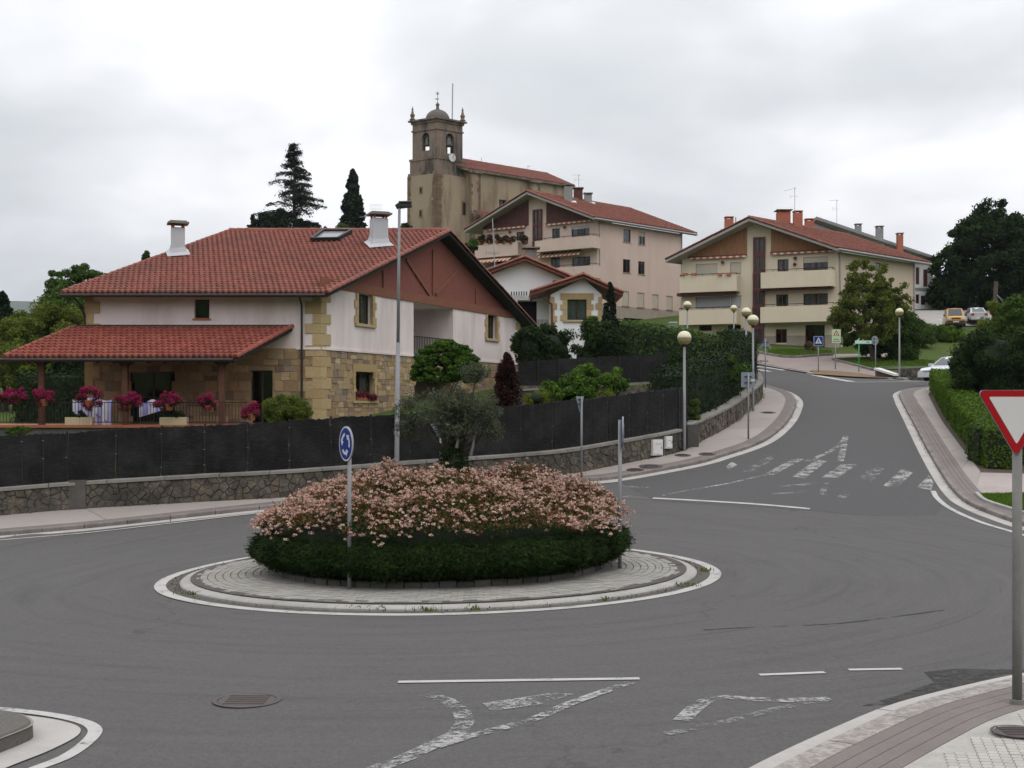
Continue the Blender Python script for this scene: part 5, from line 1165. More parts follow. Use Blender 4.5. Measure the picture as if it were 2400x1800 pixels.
q = at(*Z5(548, 350), 114); stack(apt2, q, 64 * .3074 / F * q.y * .95, (350 - 255) * .3074 / F * q.y, "chimney_brick", cap="chimney_brick", capw=1.1); q = at(*Z5(962, 330), 116); stack(apt2, q, 1.1, 1.5, "chimney_brick", capw=1.3)
yagi(apt2, at(*Z5(1050, 215), 110), 2.1, d=(-1, .05, -.22), L=1.0)
mb = MB(); mb.tube([at(*Z5(600, 330), 114), at(*Z5(600, 258), 114)], .05, 6); mb.build("vent_pipe", "galvanised", apt2)
# flower boxes on the cream block's top balcony rail
for i, x in enumerate((215, 280, 482, 548)):
    fo = b2.out(1.2); a, z = fo.px(*Z5(x, 695)); mb = MB(); mb.prism([fo.p(a - .17, z - .1, .0), fo.p(a + .17, z - .1, .0), fo.p(a + .22, z + .12, .0), fo.p(a - .22, z + .12, .0)], fo.N * .2)
    mb.build("flower_box", "terracotta", label="terracotta flower box on the cream block's top balcony rail, %s from its outer end" % ("first", "second", "third", "fourth")[i], category="flower box", group="flower boxes on the balcony rail")

# --- grey house behind the cream block
b3 = Block(2160, 128, -6850, 3027)
apt3 = thing("grey_house", "grey and white house with dark roof behind the cream block", "house", (b3.C.x, b3.C.y, 8.0))
E3 = b3.es; A_ = at(*Z5(1215, 275), 122); B_ = at(*Z5(2130, 580), 140)
mb = MB(); dn = Vector((0, 0, -1)); bk = Vector((-.3, 1, 0)).normalized() * 8
mb.prism([A_, B_, B_ + bk + Vector((0, 0, -2.8)), A_ + bk + Vector((0, 0, -2.8))], (0, 0, .3)); mb.build("roof", "chimney_grey", apt3)
pts = [A_ + dn * .1 + Vector((0, .8, 0)), B_ + dn * .1 + Vector((-1.2, .8, 0)), Vector((B_.x - 1.2, B_.y + .8, 8)), Vector((A_.x, A_.y + .8, 8))]; mb = MB(); mb.prism(pts, (0, .3, 0)); mb.build("gable_wall", "render_grey", apt3)
fw = Face(at(*Z5(1975, 700), 139), (1, .25, 0), (.24, -1, 0)); a1_ = fw.px(*Z5(2090, 700))[0]
whs = [zr(Z5, fw, *q) for q in ((1972, 640, 2000, 770), (2030, 655, 2065, 788), (1972, 845, 2000, 915), (2012, 855, 2050, 925))]
mb = MB(); facade(mb, fw, -.2, a1_, 6, fw.px(*Z5(2030, 600))[1], whs, .2); fw.box(mb, (a1_ - .01, a1_ + .2), (6, fw.px(*Z5(2090, 600))[1]), (-6, 0)); mb.build("side_wall", "render_white", apt3)
for i, r in enumerate(whs): window(fw, r, apt3, .18, sash=2, frame="stair_frame", shutter=.97 if i < 2 else 0, shutmat="stair_frame")
mb = MB(); fw.box(mb, (-.2, a1_ + .1), (fw.px(*Z5(2030, 805))[1] - .12, fw.px(*Z5(2030, 805))[1] + .12), (.0, .12)); mb.build("string_course", "chimney_grey", apt3)
for x, yb, yt, w, m_ in ((1533, 375, 308, 42, "chimney_grey"), (1695, 415, 325, 48, "chimney_grey"), (1850, 460, 378, 42, "chimney_brick")): q = at(*Z5(x, yb), 132); stack(apt3, q, w * .3074 / F * q.y, (yb - yt) * .3074 / F * q.y, m_)
yagi(apt3, at(*Z5(1370, 315), 126), 2.5, d=(-1, .1, 0), L=.8)

# ================================================================== COTTAGE
simple("cottage_mortar", (.3, .24, .15), .9)
CY = 86.0; FCo = Face(at(*Z4(745, 1000), CY), (1, 0, 0), (0, -1, 0))
cot = thing("cottage", "small white cottage with red tiled gables and stone window surround", "house", (FCo.O.x, CY, 1.5))
cw_ = FCo.px(*Z4(1165, 1000))[0]; cwin = zr(Z4, FCo, 880, 960, 1042, 1130); zr_ = lambda x, y: FCo.px(*Z4(x, y))
ape, le_, re_ = zr_(1010, 765), zr_(580, 905), zr_(1336, 912)
mb = MB(); facade(mb, FCo, 0, cw_, .5, re_[1] - .05, [cwin], .2); mb.add([FCo.p(0, re_[1] - .05), FCo.p(cw_, re_[1] - .05), FCo.p(ape[0], ape[1] - .15)], [(0, 1, 2)]); mb.build("gable_wall", "render_white", cot)
mb = MB(); mb.box((FCo.O.x + cw_ - .2, FCo.O.x + cw_), (CY + .01, CY + 7), (.5, re_[1] - .05)); mb.box((FCo.O.x, FCo.O.x + .2), (CY + .01, CY + 4), (.5, re_[1] - .05)); mb.build("side_wall", "render_white", cot)
def simple_gable(fc, ap, l, r, depth, ov, parent, tile):
    A3 = [fc.p(*q, ov) for q in (ap, l, r)]; bk = -fc.N * (depth + ov); mb = MB()
    for e in A3[1:]: mb.prism([e - Vector((0, 0, .2)), A3[0] - Vector((0, 0, .2)), A3[0] + bk - Vector((0, 0, .2)), e + bk - Vector((0, 0, .2))], (0, 0, .17))
    rf = mb.build("roof", "beam_brown", parent)
    for e in A3[1:]:
        sl_ = A3[0] - e; n = bk.cross(sl_).normalized(); n = n if n.z > 0 else -n; nv = max(3, round(sl_.length / .42)); nu_ = round(bk.length / .28); U_ = bk / nu_; o = e
        if U_.cross(sl_).dot(n) < 0: o, U_ = e + bk, -U_
        tile_roof(o - sl_ / nv * .1, U_, sl_ / nv, n, nu_, nv, rf, tile, own=0, h=.34); barrel(e + n * .02 + fc.N * .02, A3[0] + n * .04 + fc.N * .02, .15, rf, tile, .42, "verge_tile", n)
    barrel(A3[0] + Vector((0, 0, .05)), A3[0] + bk + Vector((0, 0, .05)), .16, rf, tile, .42); return rf
simple_gable(FCo, ape, le_, re_, 6.5, .6, cot, "roof_tile")
surround(FCo, cwin, cot, .3, .46, .42); window(FCo, cwin, cot, .2, sash=2, curtain=.9)
for e, sgn in ((0.0, 1), (cw_, -1)):
    z_ = 1.0; k = 0
    while z_ < re_[1] - .2:
        L = .42 if k % 2 else .24; mb = MB(); FCo.box(mb, tuple(sorted((e - sgn * .04, e + sgn * L))), (z_ + .01, z_ + .40), (-.05, .05)); mb.build("quoin", "quoin_stone", cot); z_ += .42; k += 1
FM = Face(at(*Z4(230, 800), 90), (1, 0, 0), (0, -1, 0)); zm = lambda x, y: FM.px(*Z4(x, y)); am, lm, rm = zm(530, 622), zm(60, 790), zm(930, 790)
dr = zr(Z4, FM, 470, 965, 630, 1190); mb = MB(); facade(mb, FM, lm[0] + .6, zm(760, 900)[0], .5, rm[1] - .1, [dr], 1.2); mb.add([FM.p(lm[0] + .6, rm[1] - .1), FM.p(rm[0] - .4, rm[1] - .1), FM.p(am[0], am[1] - .2)], [(0, 1, 2)]); mb.build("gable_wall", "render_white", cot)
mb = MB(); FM.box(mb, (dr[0] - .1, dr[1] + .1), (dr[2], dr[3]), (-1.3, -1.2)); mb.build("porch_recess", "room_dark", cot)
simple_gable(FM, am, lm, rm, 8, .7, cot, "roof_tile")
q = at(*Z4(580, 640), 93); stack(cot, q, .85, .95, "coping", capw=1.55)
a0, a1, z0, z1 = zr(Z4, FM, 405, 897, 548, 930); mb = MB(); mb2 = MB()
for k in range(14): (mb if k % 2 else mb2).frame(Vector((FM.O.x, FM.O.y, 0)), FM.A, FM.N, (0, 0, 1), (a0 + (a1 - a0) * k / 14, a0 + (a1 - a0) * (k + .98) / 14), (.3, .33), (z0, z1))
aw = mb.build("awning", "glass_dark", cot); mb2.build("stripe", "render_white", aw, kind="stuff")
mb = MB(); p = at(*Z4(800, 885), 86.5); mb.tube([at(*Z4(655, 915), 85.8), at(*Z4(690, 950), 85.8), at(*Z4(752, 1000), 85.9), at(*Z4(755, 1180), 85.9)], .06, 6); mb.build("downpipe", "stair_frame", cot); mb = MB(); mb.tube([at(*Z4(1300, 930), 85.8), at(*Z4(1290, 960), 86), at(*Z4(1175, 1000), 86)], .05, 6); mb.build("downpipe", "stair_frame", cot)
for k in range(9):
    mb = MB(); x = 632 + k * 11; mb.tube([at(*Z4(x, 1125), 87.5), at(*Z4(x, 1185), 87.5)], .02, 5); mb.build("railing_bar", "dark_metal", cot)
mb = MB(); mb.tube([at(*Z4(262, 290), 84), at(*Z4(282, 690), 84)], .035, 6); mb.tube([at(*Z4(205, 572), 84), at(*Z4(320, 578), 84)], .02, 5)
for k in range(6): x = 212 + k * 19; mb.tube([at(*Z4(x, 560), 83.8), at(*Z4(x, 588), 84.2)], .014, 4)
mb.build("aerial_mast", "galvanised", cot)

# ================================================================== CHURCH
simple("church_stone", (0.20, 0.148, 0.118), 0.95, 0.28, 0.9, 0.6, 8, stain=((0.045, 0.040, 0.036), 0.95, 0.8))
simple("church_plaster", (0.30, 0.235, 0.165), 0.95, 0.14, 0.25, 0.2, 6, stain=((0.14, 0.098, 0.065), 0.9, 0.42))
simple("church_dome", (0.125, 0.11, 0.10), 0.95, 0.25, 1.2, 0.5, 8); simple("clock_white", (0.66, 0.65, 0.63), 0.6, 0.05); simple("bell_bronze", (0.06, 0.065, 0.05), 0.5, 0.3, spec=.4)
pieces("church_quoin", [(0.185, 0.125, 0.080), (0.155, 0.105, 0.070), (0.215, 0.148, 0.098)], 0.95, .4, .3, 5)
CYt = 190.0; CT = Vector(((Z3(515, 0)[0] - CX) / F * CYt, CYt, 0)); dl = Vector((-4276, F, 0)).normalized(); dr_ = Vector((3324, F, 0)).normalized()
chu = thing("church", "old stone church with square bell tower, dome and clock", "church", (CT.x, CT.y, 18))
TL = Face(CT, dl, (-dl.y, dl.x, 0)); TL.N = TL.N if TL.N.y < 0 else -TL.N; TR = Face(CT, dr_, (dr_.y, -dr_.x, 0)); TR.N = TR.N if TR.N.y < 0 else -TR.N
zc_ = lambda y: (YH - Z3(0, y)[1]) / F * CYt
LL = TL.px(*Z3(277, 600))[0]; LR = TR.px(*Z3(764, 600))[0]
def tower_part(e0, e1, z0, z1, mat, name, e=0.0):
    mb = MB(); mb.frame(CT, dl, dr_, (0, 0, 1), (-e, LL + e), (-e, LR + e), (z0, z1)); return mb.build(name, mat, chu)
z_b0, z_b1 = zc_(775), zc_(430); 
archL, archR = zr(Z3, TL, 368, 545, 441, 718), zr(Z3, TR, 602, 550, 681, 748)
def arched(fc, L, r, z0, z1, mat, name):
    """belfry side with a round-headed opening right through"""
    a0, a1, b0, b1_ = r; rr = (a1 - a0) / 2; zs = b1_ - rr; c = (a0 + a1) / 2; mb = MB(); th_ = .9
    facade(mb, fc, 0, L, z0, z1, [(a0, a1, b0, b1_)], th_); n_ = 8
    for s in (-1, 1):
        pts = [fc.p(c + s * rr, b1_)] + [fc.p(c + s * rr * math.cos(math.pi / 2 * k / n_), zs + rr * math.sin(math.pi / 2 * k / n_)) for k in range(n_ + 1)]; mb.prism(pts, -fc.N * th_)
    return mb.build(name, mat, chu)
for fc, L, r in ((TL, LL, archL), (TR, LR, archR)): arched(fc, L, r, z_b0, z_b1, "church_stone", "belfry_wall")
opp = lambda fc, other, L2: Face(fc.O + other * L2, fc.A, -fc.N)
bk1, bk2 = opp(TL, dr_, LR), opp(TR, dl, LL)
for fc, L, r in ((bk1, LL, (archL[0], archL[1], archL[2], archL[3])), (bk2, LR, archR)): mb = MB(); facade(mb, fc, 0, L, z_b0, z_b1, [r], .9); mb.build("belfry_wall", "church_stone", chu)
tower_part(0, 0, z_b0 - .3, z_b0 + .02, "church_stone", "cornice", .34); tower_part(0, 0, zc_(925) - .25, zc_(925) + .15, "church_stone", "cornice", .45)
tower_part(0, 0, z_b1 - .02, z_b1 + .35, "church_stone", "cornice", .16); tower_part(0, 0, z_b1 + .35, z_b1 + .6, "church_stone", "cornice", .45); tower_part(0, 0, zc_(505), zc_(490), "church_stone", "string_course", .12)
tower_part(0, 0, zc_(925), z_b0 - .3, "church_stone", "tower_stage", .25)
mb = MB(); mb.frame(CT, dl, dr_, (0, 0, 1), (-.45, LL + .55), (-.45, LR + .5), (14, zc_(940))); mb.build("tower_base", "church_plaster", chu)
for s_, fc in ((1, TL), (1, TR)):
    for k in range(22):
        z0 = zc_(940) - .6 - k * .56; L_ = random.choice((.62, .5, .4, .3)); L2 = random.choice((.6, .45, .3))
        mb = MB(); fc.box(mb, (-.5, L_), (z0, z0 + .53), (.42, .52)); mb.build("quoin", "church_quoin", chu)
        if fc is TL: mb = MB(); fc.box(mb, (LL + .55 - L2, LL + .6), (z0, z0 + .53), (.42, .52)); mb.build("quoin", "church_quoin", chu)
for x, y0, y1 in ((378, 1062, 1110), (376, 1285, 1345)):
    a, _ = TL.px(*Z3(x, y0)); mb = MB(); TL.box(mb, (a - .32, a + .32), (zc_(y1) - .2, zc_(y0) + .1), (.42, .50)); mb.build("slit_surround", "church_quoin", chu); mb = MB(); TL.box(mb, (a - .14, a + .14), (zc_(y1) + .0, zc_(y0) - .05), (.48, .52)); mb.build("slit_window", "room_dark", chu)
# clock, bells, dome, pinnacles
ca_, cz_ = TR.px(*Z3(645, 790)); mb = MB(); n_ = 24; rr = 33 * .2411 / F * 192 * 1.22
mb.prism([TR.p(ca_ + rr * math.cos(2 * math.pi * k / n_), cz_ + rr * math.sin(2 * math.pi * k / n_), .4) for k in range(n_)], TR.N * .1); clk = mb.build("clock", "clock_white", chu)
mb = MB(); TRf = TR
for k in range(12):
    th = math.pi / 6 * k; u = Vector((math.cos(th), math.sin(th))); 
    p0, p1 = TR.p(ca_ + u.x * rr * .74, cz_ + u.y * rr * .74, .53), TR.p(ca_ + u.x * rr * .92, cz_ + u.y * rr * .92, .53); mb.bar(p0, p1, .05, .02, TR.N)
mb.build("hour_marks", "dark_metal", clk, kind="stuff")
for ang, L_ in ((-42, .55), (60, .72)):
    th = R(ang); mb = MB(); mb.bar(TR.p(ca_, cz_, .54), TR.p(ca_ + math.cos(th) * rr * L_, cz_ + math.sin(th) * rr * L_, .54), .07, .03, TR.N); mb.build("hand", "dark_metal", clk)
for fc, r, sz in ((TR, archR, 1.15), (TL, archL, .85)):
    c = fc.p((r[0] + r[1]) / 2, r[3] - .75, -.45); mb = MB(); s_ = (r[1] - r[0]) * .42 * sz; mb.lathe(c, [(.06, .2), (s_ * .5, .1), (s_ * .62, -.35), (s_ * .75, -.8), (s_, -1.1), (s_ * .93, -1.15)], 14); mb.build("bell", "bell_bronze", chu, smooth=True)
    mb = MB(); fc.box(mb, (r[0], r[1]), (r[3] - .55, r[3] - .3), (-.6, -.3)); mb.build("headstock", "wood_dark", chu)
cc = CT + dl * LL / 2 + dr_ * LR / 2; zd = z_b1 + .6; rd = (645 - 410) / 2 * .2411 / F * 194
mb = MB(); mb.lathe((cc.x, cc.y, zd), [(rd * 1.06, 0), (rd * 1.06, .18), (rd, .22)] + [(rd * math.cos(math.pi / 2 * k / 8), .22 + rd * .86 * math.sin(math.pi / 2 * k / 8)) for k in range(1, 8)] + [(.4, .22 + rd * .87)], 24); mb.build("dome", "church_dome", chu, smooth=False)
ht = .22 + rd * .87; mb = MB(); mb.lathe((cc.x, cc.y, zd + ht - .15), [(.42, 0), (.24, .18), (.21, .7), (.30, .78), (.30, .9), (.18, 1.05), (.10, 1.2)], 12); mb.build("lantern", "church_dome", chu)
zt_ = zd + ht + .95; mb = MB(); mb.tube([(cc.x, cc.y, zt_), (cc.x, cc.y, zt_ + 1.75)], .035, 6); mb.bar((cc.x - .38, cc.y, zt_ + .62), (cc.x + .2, cc.y, zt_ + .62), .03, .12)
for k in range(8): a = math.pi / 4 * k; mb.tube([(cc.x, cc.y, zt_ + 1.45), (cc.x + math.cos(a) * .3, cc.y, zt_ + 1.45 + math.sin(a) * .3)], .025, 4)
mb.build("weather_vane", "dark_metal", chu)
for q in (CT + dl * LL, CT + dr_ * LR, CT, CT + dl * LL + dr_ * LR):
    if q == CT: continue
    mb = MB(); mb.lathe((q.x, q.y, zd), [(k_ * .50, h_ * .33) for k_, h_ in [(.85, 0), (.85, .5), (.98, .6), (.68, 1.0), (.52, 1.6), (.70, 2.3), (.74, 2.8), (.50, 3.2), (.36, 4.1), (.24, 5.0), (.34, 5.3), (.2, 5.7), (.05, 6.6)]], 12); mb.build("pinnacle", "church_stone", chu)
mb = MB(); q = at(*Z3(663, 410), 194); mb.tube([q, at(*Z3(668, 65), 194)], .09, 6); mb.build("lightning_rod", "galvanised", chu)
# nave
NO = 1.0; FN = Face(TR.p(0, 0, NO), dr_, TR.N); n0 = FN.px(*Z3(815, 1200))[0]; n1 = FN.px(1338, 470)[0]; ze = FN.px(*Z3(925, 945))[1]; NL = n1 - n0; nwin = [zr(Z3, FN, 1118, 1196, 1190, 1275)]; slit = zr(Z3, TR, 748, 1230, 776, 1345)
mb = MB(); facade(mb, FN, n0, n1, 14, ze + .42, nwin, .5); FN.box(mb, (n0, n0 + .1), (14, ze + .4), (-4, -.0)); FN.box(mb, (n1 - .1, n1), (14, ze + .4), (-14, -.0)); mb.build("nave_wall", "church_plaster", chu)
a_ = TR.px(*Z3(725, 1200))[0]; mb = MB(); FT2 = Face(TR.p(0, 0, .3), dr_, TR.N); facade(mb, FT2, LR, n0 + .2, 14, ze + .2, [], .4); mb.build("nave_wall", "church_plaster", chu)
mb = MB(); TR.box(mb, (slit[0], slit[1]), (slit[2], slit[3]), (.45, .50)); mb.build("slit_window", "room_dark", chu); mb = MB(); TR.box(mb, (slit[0] - .25, slit[1] + .05), (slit[2] - .05, slit[3] + .25), (.44, .475)); mb.build("slit_surround", "church_quoin", chu)
for r in nwin: window(FN, r, chu, .45, sash=2, bars=2)
for x0, x1 in ((815, 915), (1405, 1495)):
    p0, p1 = FN.px(*Z3(x0, 1100))[0], FN.px(*Z3(x1, 1100))[0]; mb = MB(); FN.box(mb, (p0, p1), (14, ze + .1), (.01, .45)); mb.build("buttress", "church_plaster", chu)
    for k in range(22):
        for s_ in (0, 1):
            w_ = random.choice((.62, .45, .32)); aa = (p0 - .03, p0 + w_) if s_ == 0 else (p1 - w_, p1 + .03); mb = MB(); FN.box(mb, aa, (ze - .6 - k * .56, ze - .07 - k * .56), (.40, .50)); mb.build("quoin", "church_quoin", chu)
    mb = MB(); FN.box(mb, (p0 - .2, p1 + .2), (ze - .1, ze + .3), (-.2, .75)); mb.build("buttress_cornice", "church_stone", chu)
er_ = FN.p(n0 - 1.6, ze + .45, .5); rg = FN.p(n0 - 1.6, ze + 3.3, -6.0); back_ = dr_ * (NL + 2.1)
mb = MB(); mb.prism([er_, er_ + back_, rg + back_, rg], (0, 0, -.3)); nr = mb.build("nave_roof", "church_stone", chu)
sl_ = rg - er_; n = back_.cross(sl_).normalized(); n = n if n.z > 0 else -n; U_ = back_ / 70; o = er_
if U_.cross(sl_).dot(n) < 0: o, U_ = er_ + back_, -U_
tile_roof(o, U_, sl_ / 12, n, 70, 12, nr, "far_tile", own=0); barrel(rg, rg + back_, .2, nr, "far_tile", .6)
for t in (9, 19): mb = MB(); p = er_.lerp(rg, .92) + dr_ * t; mb.tube([p, p + Vector((0, 0, .8))], .04, 6); mb.tube([p + Vector((-.1, 0, .8)), p + Vector((.45 if t > 12 else .1, 0, .8))], .04, 6); mb.build("roof_vent", "galvanised", chu)
mb = MB(); q0, q1 = FN.px(*Z3(915, 1300)), FN.px(*Z3(913, 945)); mb.tube([FN.p(q1[0], ze, .5), FN.p(q1[0], q0[1], .5)], .06, 6); mb.build("downpipe", "stair_frame", chu)
# lean-to at the foot of the nave
l0, l1 = FN.px(*Z3(840, 1330))[0], FN.px(*Z3(1150, 1330))[0]; zl = FN.px(*Z3(900, 1315))[1]; mb = MB(); FN.box(mb, (l0, l1), (14, zl - 1.6), (1.0, 4.2)); mb.build("lean_to_wall", "church_plaster", chu)
e0 = FN.p(l0 - .3, zl - 1.6, 4.6); e1 = FN.p(l0 - .3, zl, 1.0); bb = dr_ * (l1 - l0 + .6); mb = MB(); mb.prism([e0, e0 + bb, e1 + bb, e1], (0, 0, -.2)); lr = mb.build("lean_to_roof", "church_stone", chu); sl_ = e1 - e0; n = bb.cross(sl_).normalized(); n = n if n.z > 0 else -n
U_ = bb / 30; o = e0
if U_.cross(sl_).dot(n) < 0: o, U_ = e0 + bb, -U_
tile_roof(o, U_, sl_ / 9, n, 30, 9, lr, "far_tile", own=0)
# ================================================================== VEGETATION
leafmat("leaf_olive", [(0.092, 0.108, 0.092), (0.130, 0.145, 0.130), (0.070, 0.082, 0.064), (0.165, 0.175, 0.165)], .25)
leafmat("leaf_bright", [(0.0862, 0.1667, 0.0253), (0.0598, 0.1265, 0.0184), (0.1207, 0.2012, 0.0345)], .3)
leafmat("leaf_maple", [(0.070, 0.135, 0.020), (0.050, 0.105, 0.015), (0.085, 0.15, 0.024), (0.035, 0.075, 0.012)], .2)
leafmat("leaf_mid", [(0.0653, 0.1189, 0.0290), (0.0464, 0.0899, 0.0232), (0.0943, 0.1522, 0.0377)], .25)
leafmat("leaf_dark", [(0.024, 0.046, 0.016), (0.034, 0.062, 0.020), (0.015, 0.030, 0.011)], .2)
leafmat("leaf_conifer", [(0.0189, 0.0324, 0.0216), (0.0297, 0.0459, 0.0297), (0.0121, 0.0216, 0.0149)], .08)
leafmat("leaf_purple", [(0.038, 0.010, 0.014), (0.055, 0.014, 0.018), (0.024, 0.007, 0.010)], .2)
leafmat("leaf_yellow", [(0.150, 0.170, 0.020), (0.110, 0.140, 0.018), (0.19, 0.19, 0.03)], .3)
leafmat("leaf_lime", [(0.1235, 0.1560, 0.0338), (0.0910, 0.1274, 0.0260), (0.1625, 0.1885, 0.0442)], .25)
leafmat("leaf_hedge", [(0.092, 0.165, 0.020), (0.068, 0.130, 0.015), (0.120, 0.195, 0.026)], .3)
leafmat("leaf_yew", [(0.016, 0.034, 0.011), (0.024, 0.050, 0.014), (0.010, 0.021, 0.007), (0.038, 0.068, 0.016)], .15)
leafmat("leaf_street", [(0.155, 0.190, 0.040), (0.115, 0.150, 0.030), (0.21, 0.22, 0.055), (0.075, 0.108, 0.024)], .35)
leafmat("leaf_ivy", [(0.020, 0.038, 0.014), (0.027, 0.050, 0.017), (0.012, 0.024, 0.010)], .15)
leafmat("stem_brown", [(0.20, 0.075, 0.035), (0.25, 0.115, 0.05), (0.10, 0.095, 0.03), (0.15, 0.058, 0.033), (0.055, 0.075, 0.022)], .2)
leafmat("blossom_pink", [(0.50, 0.26, 0.215), (0.57, 0.36, 0.29), (0.66, 0.50, 0.395), (0.40, 0.17, 0.145), (0.71, 0.58, 0.46), (0.53, 0.30, 0.27)], .25)
leafmat("blossom_magenta", [(0.42, 0.010, 0.11), (0.52, 0.018, 0.15), (0.28, 0.006, 0.065)], .3)
leafmat("blossom_red", [(0.25, 0.03, 0.02), (0.16, 0.03, 0.02), (0.04, 0.06, 0.02)], .2)
simple("bark", (0.050, 0.041, 0.033), 0.95, 0.3, 3.0, 0.8, 16); simple("bark_grey", (0.15, 0.135, 0.115), 0.95, 0.25, 3.0, 0.7, 16)
leafmat("leaf_litter", [(0.06, 0.045, 0.028), (0.035, 0.030, 0.020), (0.045, 0.055, 0.018), (0.09, 0.06, 0.03)], .1)
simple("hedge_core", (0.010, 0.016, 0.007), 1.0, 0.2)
def unit(n):
    v = rng.normal(size=(n, 3)); return v / np.linalg.norm(v, axis=1, keepdims=True)
def quads(Pt, size, nrm=None, aspect=1.7, spread=.7, along=None):
    """diamond-shaped leaf faces at the points Pt"""
    n = len(Pt); size = np.broadcast_to(np.asarray(size, float), (n,)) * rng.uniform(.7, 1.3, n)
    N = unit(n) if nrm is None else nrm + unit(n) * spread; N /= np.linalg.norm(N, axis=1, keepdims=True) + 1e-9
    T = np.cross(N, unit(n)) if along is None else along + unit(n) * .35; T -= N * (T * N).sum(1, keepdims=True); T /= np.linalg.norm(T, axis=1, keepdims=True) + 1e-9
    B = np.cross(N, T); a, b = (size * aspect / 2)[:, None], (size / 2)[:, None]
    V = np.stack([Pt - T * a, Pt + B * b - T * a * .1, Pt + T * a, Pt - B * b - T * a * .1], 1).reshape(-1, 3); return V
def leaves(name, V, mat, parent, kind=None):
    Q = np.arange(len(V)).reshape(-1, 4); return link(name, npmesh(name, V, Q, mat), parent, kind=kind)
def clumps(C, Rr, per, flat=1.0, shell=.55):
    """points spread through balls centred at C with radii Rr, thicker towards the rim; returns points and outward normals"""
    C = np.asarray(C, float); Rr = np.broadcast_to(np.asarray(Rr, float), (len(C),)); k = np.repeat(np.arange(len(C)), per)
    d = unit(len(k)); d[:, 2] *= flat; r = (shell + (1 - shell) * rng.random(len(k)) ** .6) * Rr[k]; return C[k] + d * r[:, None], d
def ell(n, c, r, inner=.35, low=-1.0):
    """n clump centres through an ellipsoid"""
    out = []
    while len(out) < n:
        v = rng.uniform(-1, 1, 3); m = np.linalg.norm(v)
        if inner < m < 1 and v[2] > low: out.append(np.array(c) + v * np.array(r))
    return np.array(out)
def woody(base, tops, r0, mat, parent, name="trunk", fork=.45, n=7):
    mb = MB(); base = Vector(base); tops = [Vector(t) for t in tops]; mid = sum(tops, Vector((0, 0, 0))) / len(tops); fk = base.lerp(mid, fork); fk.x += random.uniform(-.1, .1) * r0 * 4
    mb.tube([base, base.lerp(fk, .5) + Vector((r0 * .3, 0, 0)), fk], [r0 * 1.25, r0, r0 * .8], n)
    for t in tops: q = fk.lerp(t, .5) + Vector((random.uniform(-.1, .1), random.uniform(-.1, .1), .12)) * (t - fk).length; mb.tube([fk - Vector((0, 0, r0)), q, t], [r0 * .55, r0 * .35, r0 * .12], 5)
    return mb.build(name, mat, parent)
def broad_tree(name, label, base, c, r, leaf, n_cl, per, rc, size, r0=.16, bark="bark", low=-.85, flat=.8, cat="tree", group=None, inner=.3, extra=()):
    base = Vector(base); t = thing(name, label, cat, tuple(base), group); C = ell(n_cl, c, r, inner, low); Rr = rng.uniform(.65, 1.25, len(C)) * rc
    for (ec, er, en) in extra: E = ell(en, ec, er, .2); C = np.concatenate([C, E]); Rr = np.concatenate([Rr, rng.uniform(.6, 1.1, len(E)) * rc])
    P_, N_ = clumps(C, Rr * .9, int(per * 1.9), flat, .25); leaves("crown", quads(P_, size * .68, N_ * .6 + np.array([0, 0, .35])), leaf, t)
    pick = C[rng.choice(len(C), min(9, len(C)), replace=False)]; woody(base, [Vector(p) for p in pick], r0, bark, t); return t
def shrub(name, label, base, c, r, leaf, n_cl, per, rc, size, cat="shrub", group=None, low=-1, core=.72, stems=True):
    base = Vector(base); t = thing(name, label, cat, tuple(base), group); C = ell(n_cl, c, r, .55, low); Rr = rng.uniform(.6, 1.2, len(C)) * rc
    P_, N_ = clumps(C, Rr, int(per * 1.8), .9, .3); leaves("foliage", quads(P_, size * .72, N_ * .7 + np.array([0, 0, .3])), leaf, t)
    if core:
        mb = MB(); k = 14; c = Vector(c); pr = [(core * math.cos(a), core * math.sin(a)) for a in np.linspace(-1.35, 1.45, 9)]
        for rr, h in pr:
            for j in range(k): an = 2 * math.pi * j / k; mb.v.append((c.x + r[0] * rr * math.cos(an), c.y + r[1] * rr * math.sin(an), c.z + r[2] * h))
        for i in range(8):
            for j in range(k): mb.f.append((i * k + j, i * k + (j + 1) % k, (i + 1) * k + (j + 1) % k, (i + 1) * k + j)); mb.mi.append(0)
        mb.f.append(tuple(range(8 * k, 9 * k))); mb.mi.append(0); mb.build("branches", "hedge_core", t)
    if stems: woody(base, [Vector(p) for p in C[:5]], .04, "bark", t, "stem")
    return t
def pt(px, py, Y): v = at(px, py, Y); return np.array([v.x, v.y, v.z])
def gb(px, Y, dz=.2): X = (px - CX) / F * Y; return (X, Y, g(X, Y) + dz)

# --- the bed on the roundabout: dark clipped conifers round a mound of pink blossom
z0 = g(*RC)
ring_hedge = thing("conifer_hedge", "ring of low dark green conifers round the roundabout bed", "hedge", (RC[0], RC[1], z0 + .2))
mb = MB(); mb.lathe((RC[0], RC[1], z0), [(2.6, .25), (3.30, .30), (3.66, .55), (3.62, .76), (3.3, .94), (2.8, 1.0)], 48, cap=False); mb.build("branches", "hedge_core", ring_hedge)
n = 64000; a = rng.uniform(0, 2 * math.pi, n); u = rng.random(n)
prof_r = np.interp(u, [0, .12, .45, .75, 1], [3.46, 3.68, 3.92, 3.82, 3.3]); prof_z = np.interp(u, [0, .12, .45, .75, 1], [.30, .38, .60, .86, 1.02])
lump = 1 + .012 * np.sin(a * 17 + 1) + .012 * np.sin(a * 31) + .014 * np.sin(a * 7 + 2); rr = prof_r * lump + rng.normal(0, .05, n) - np.abs(rng.normal(0, .07, n))
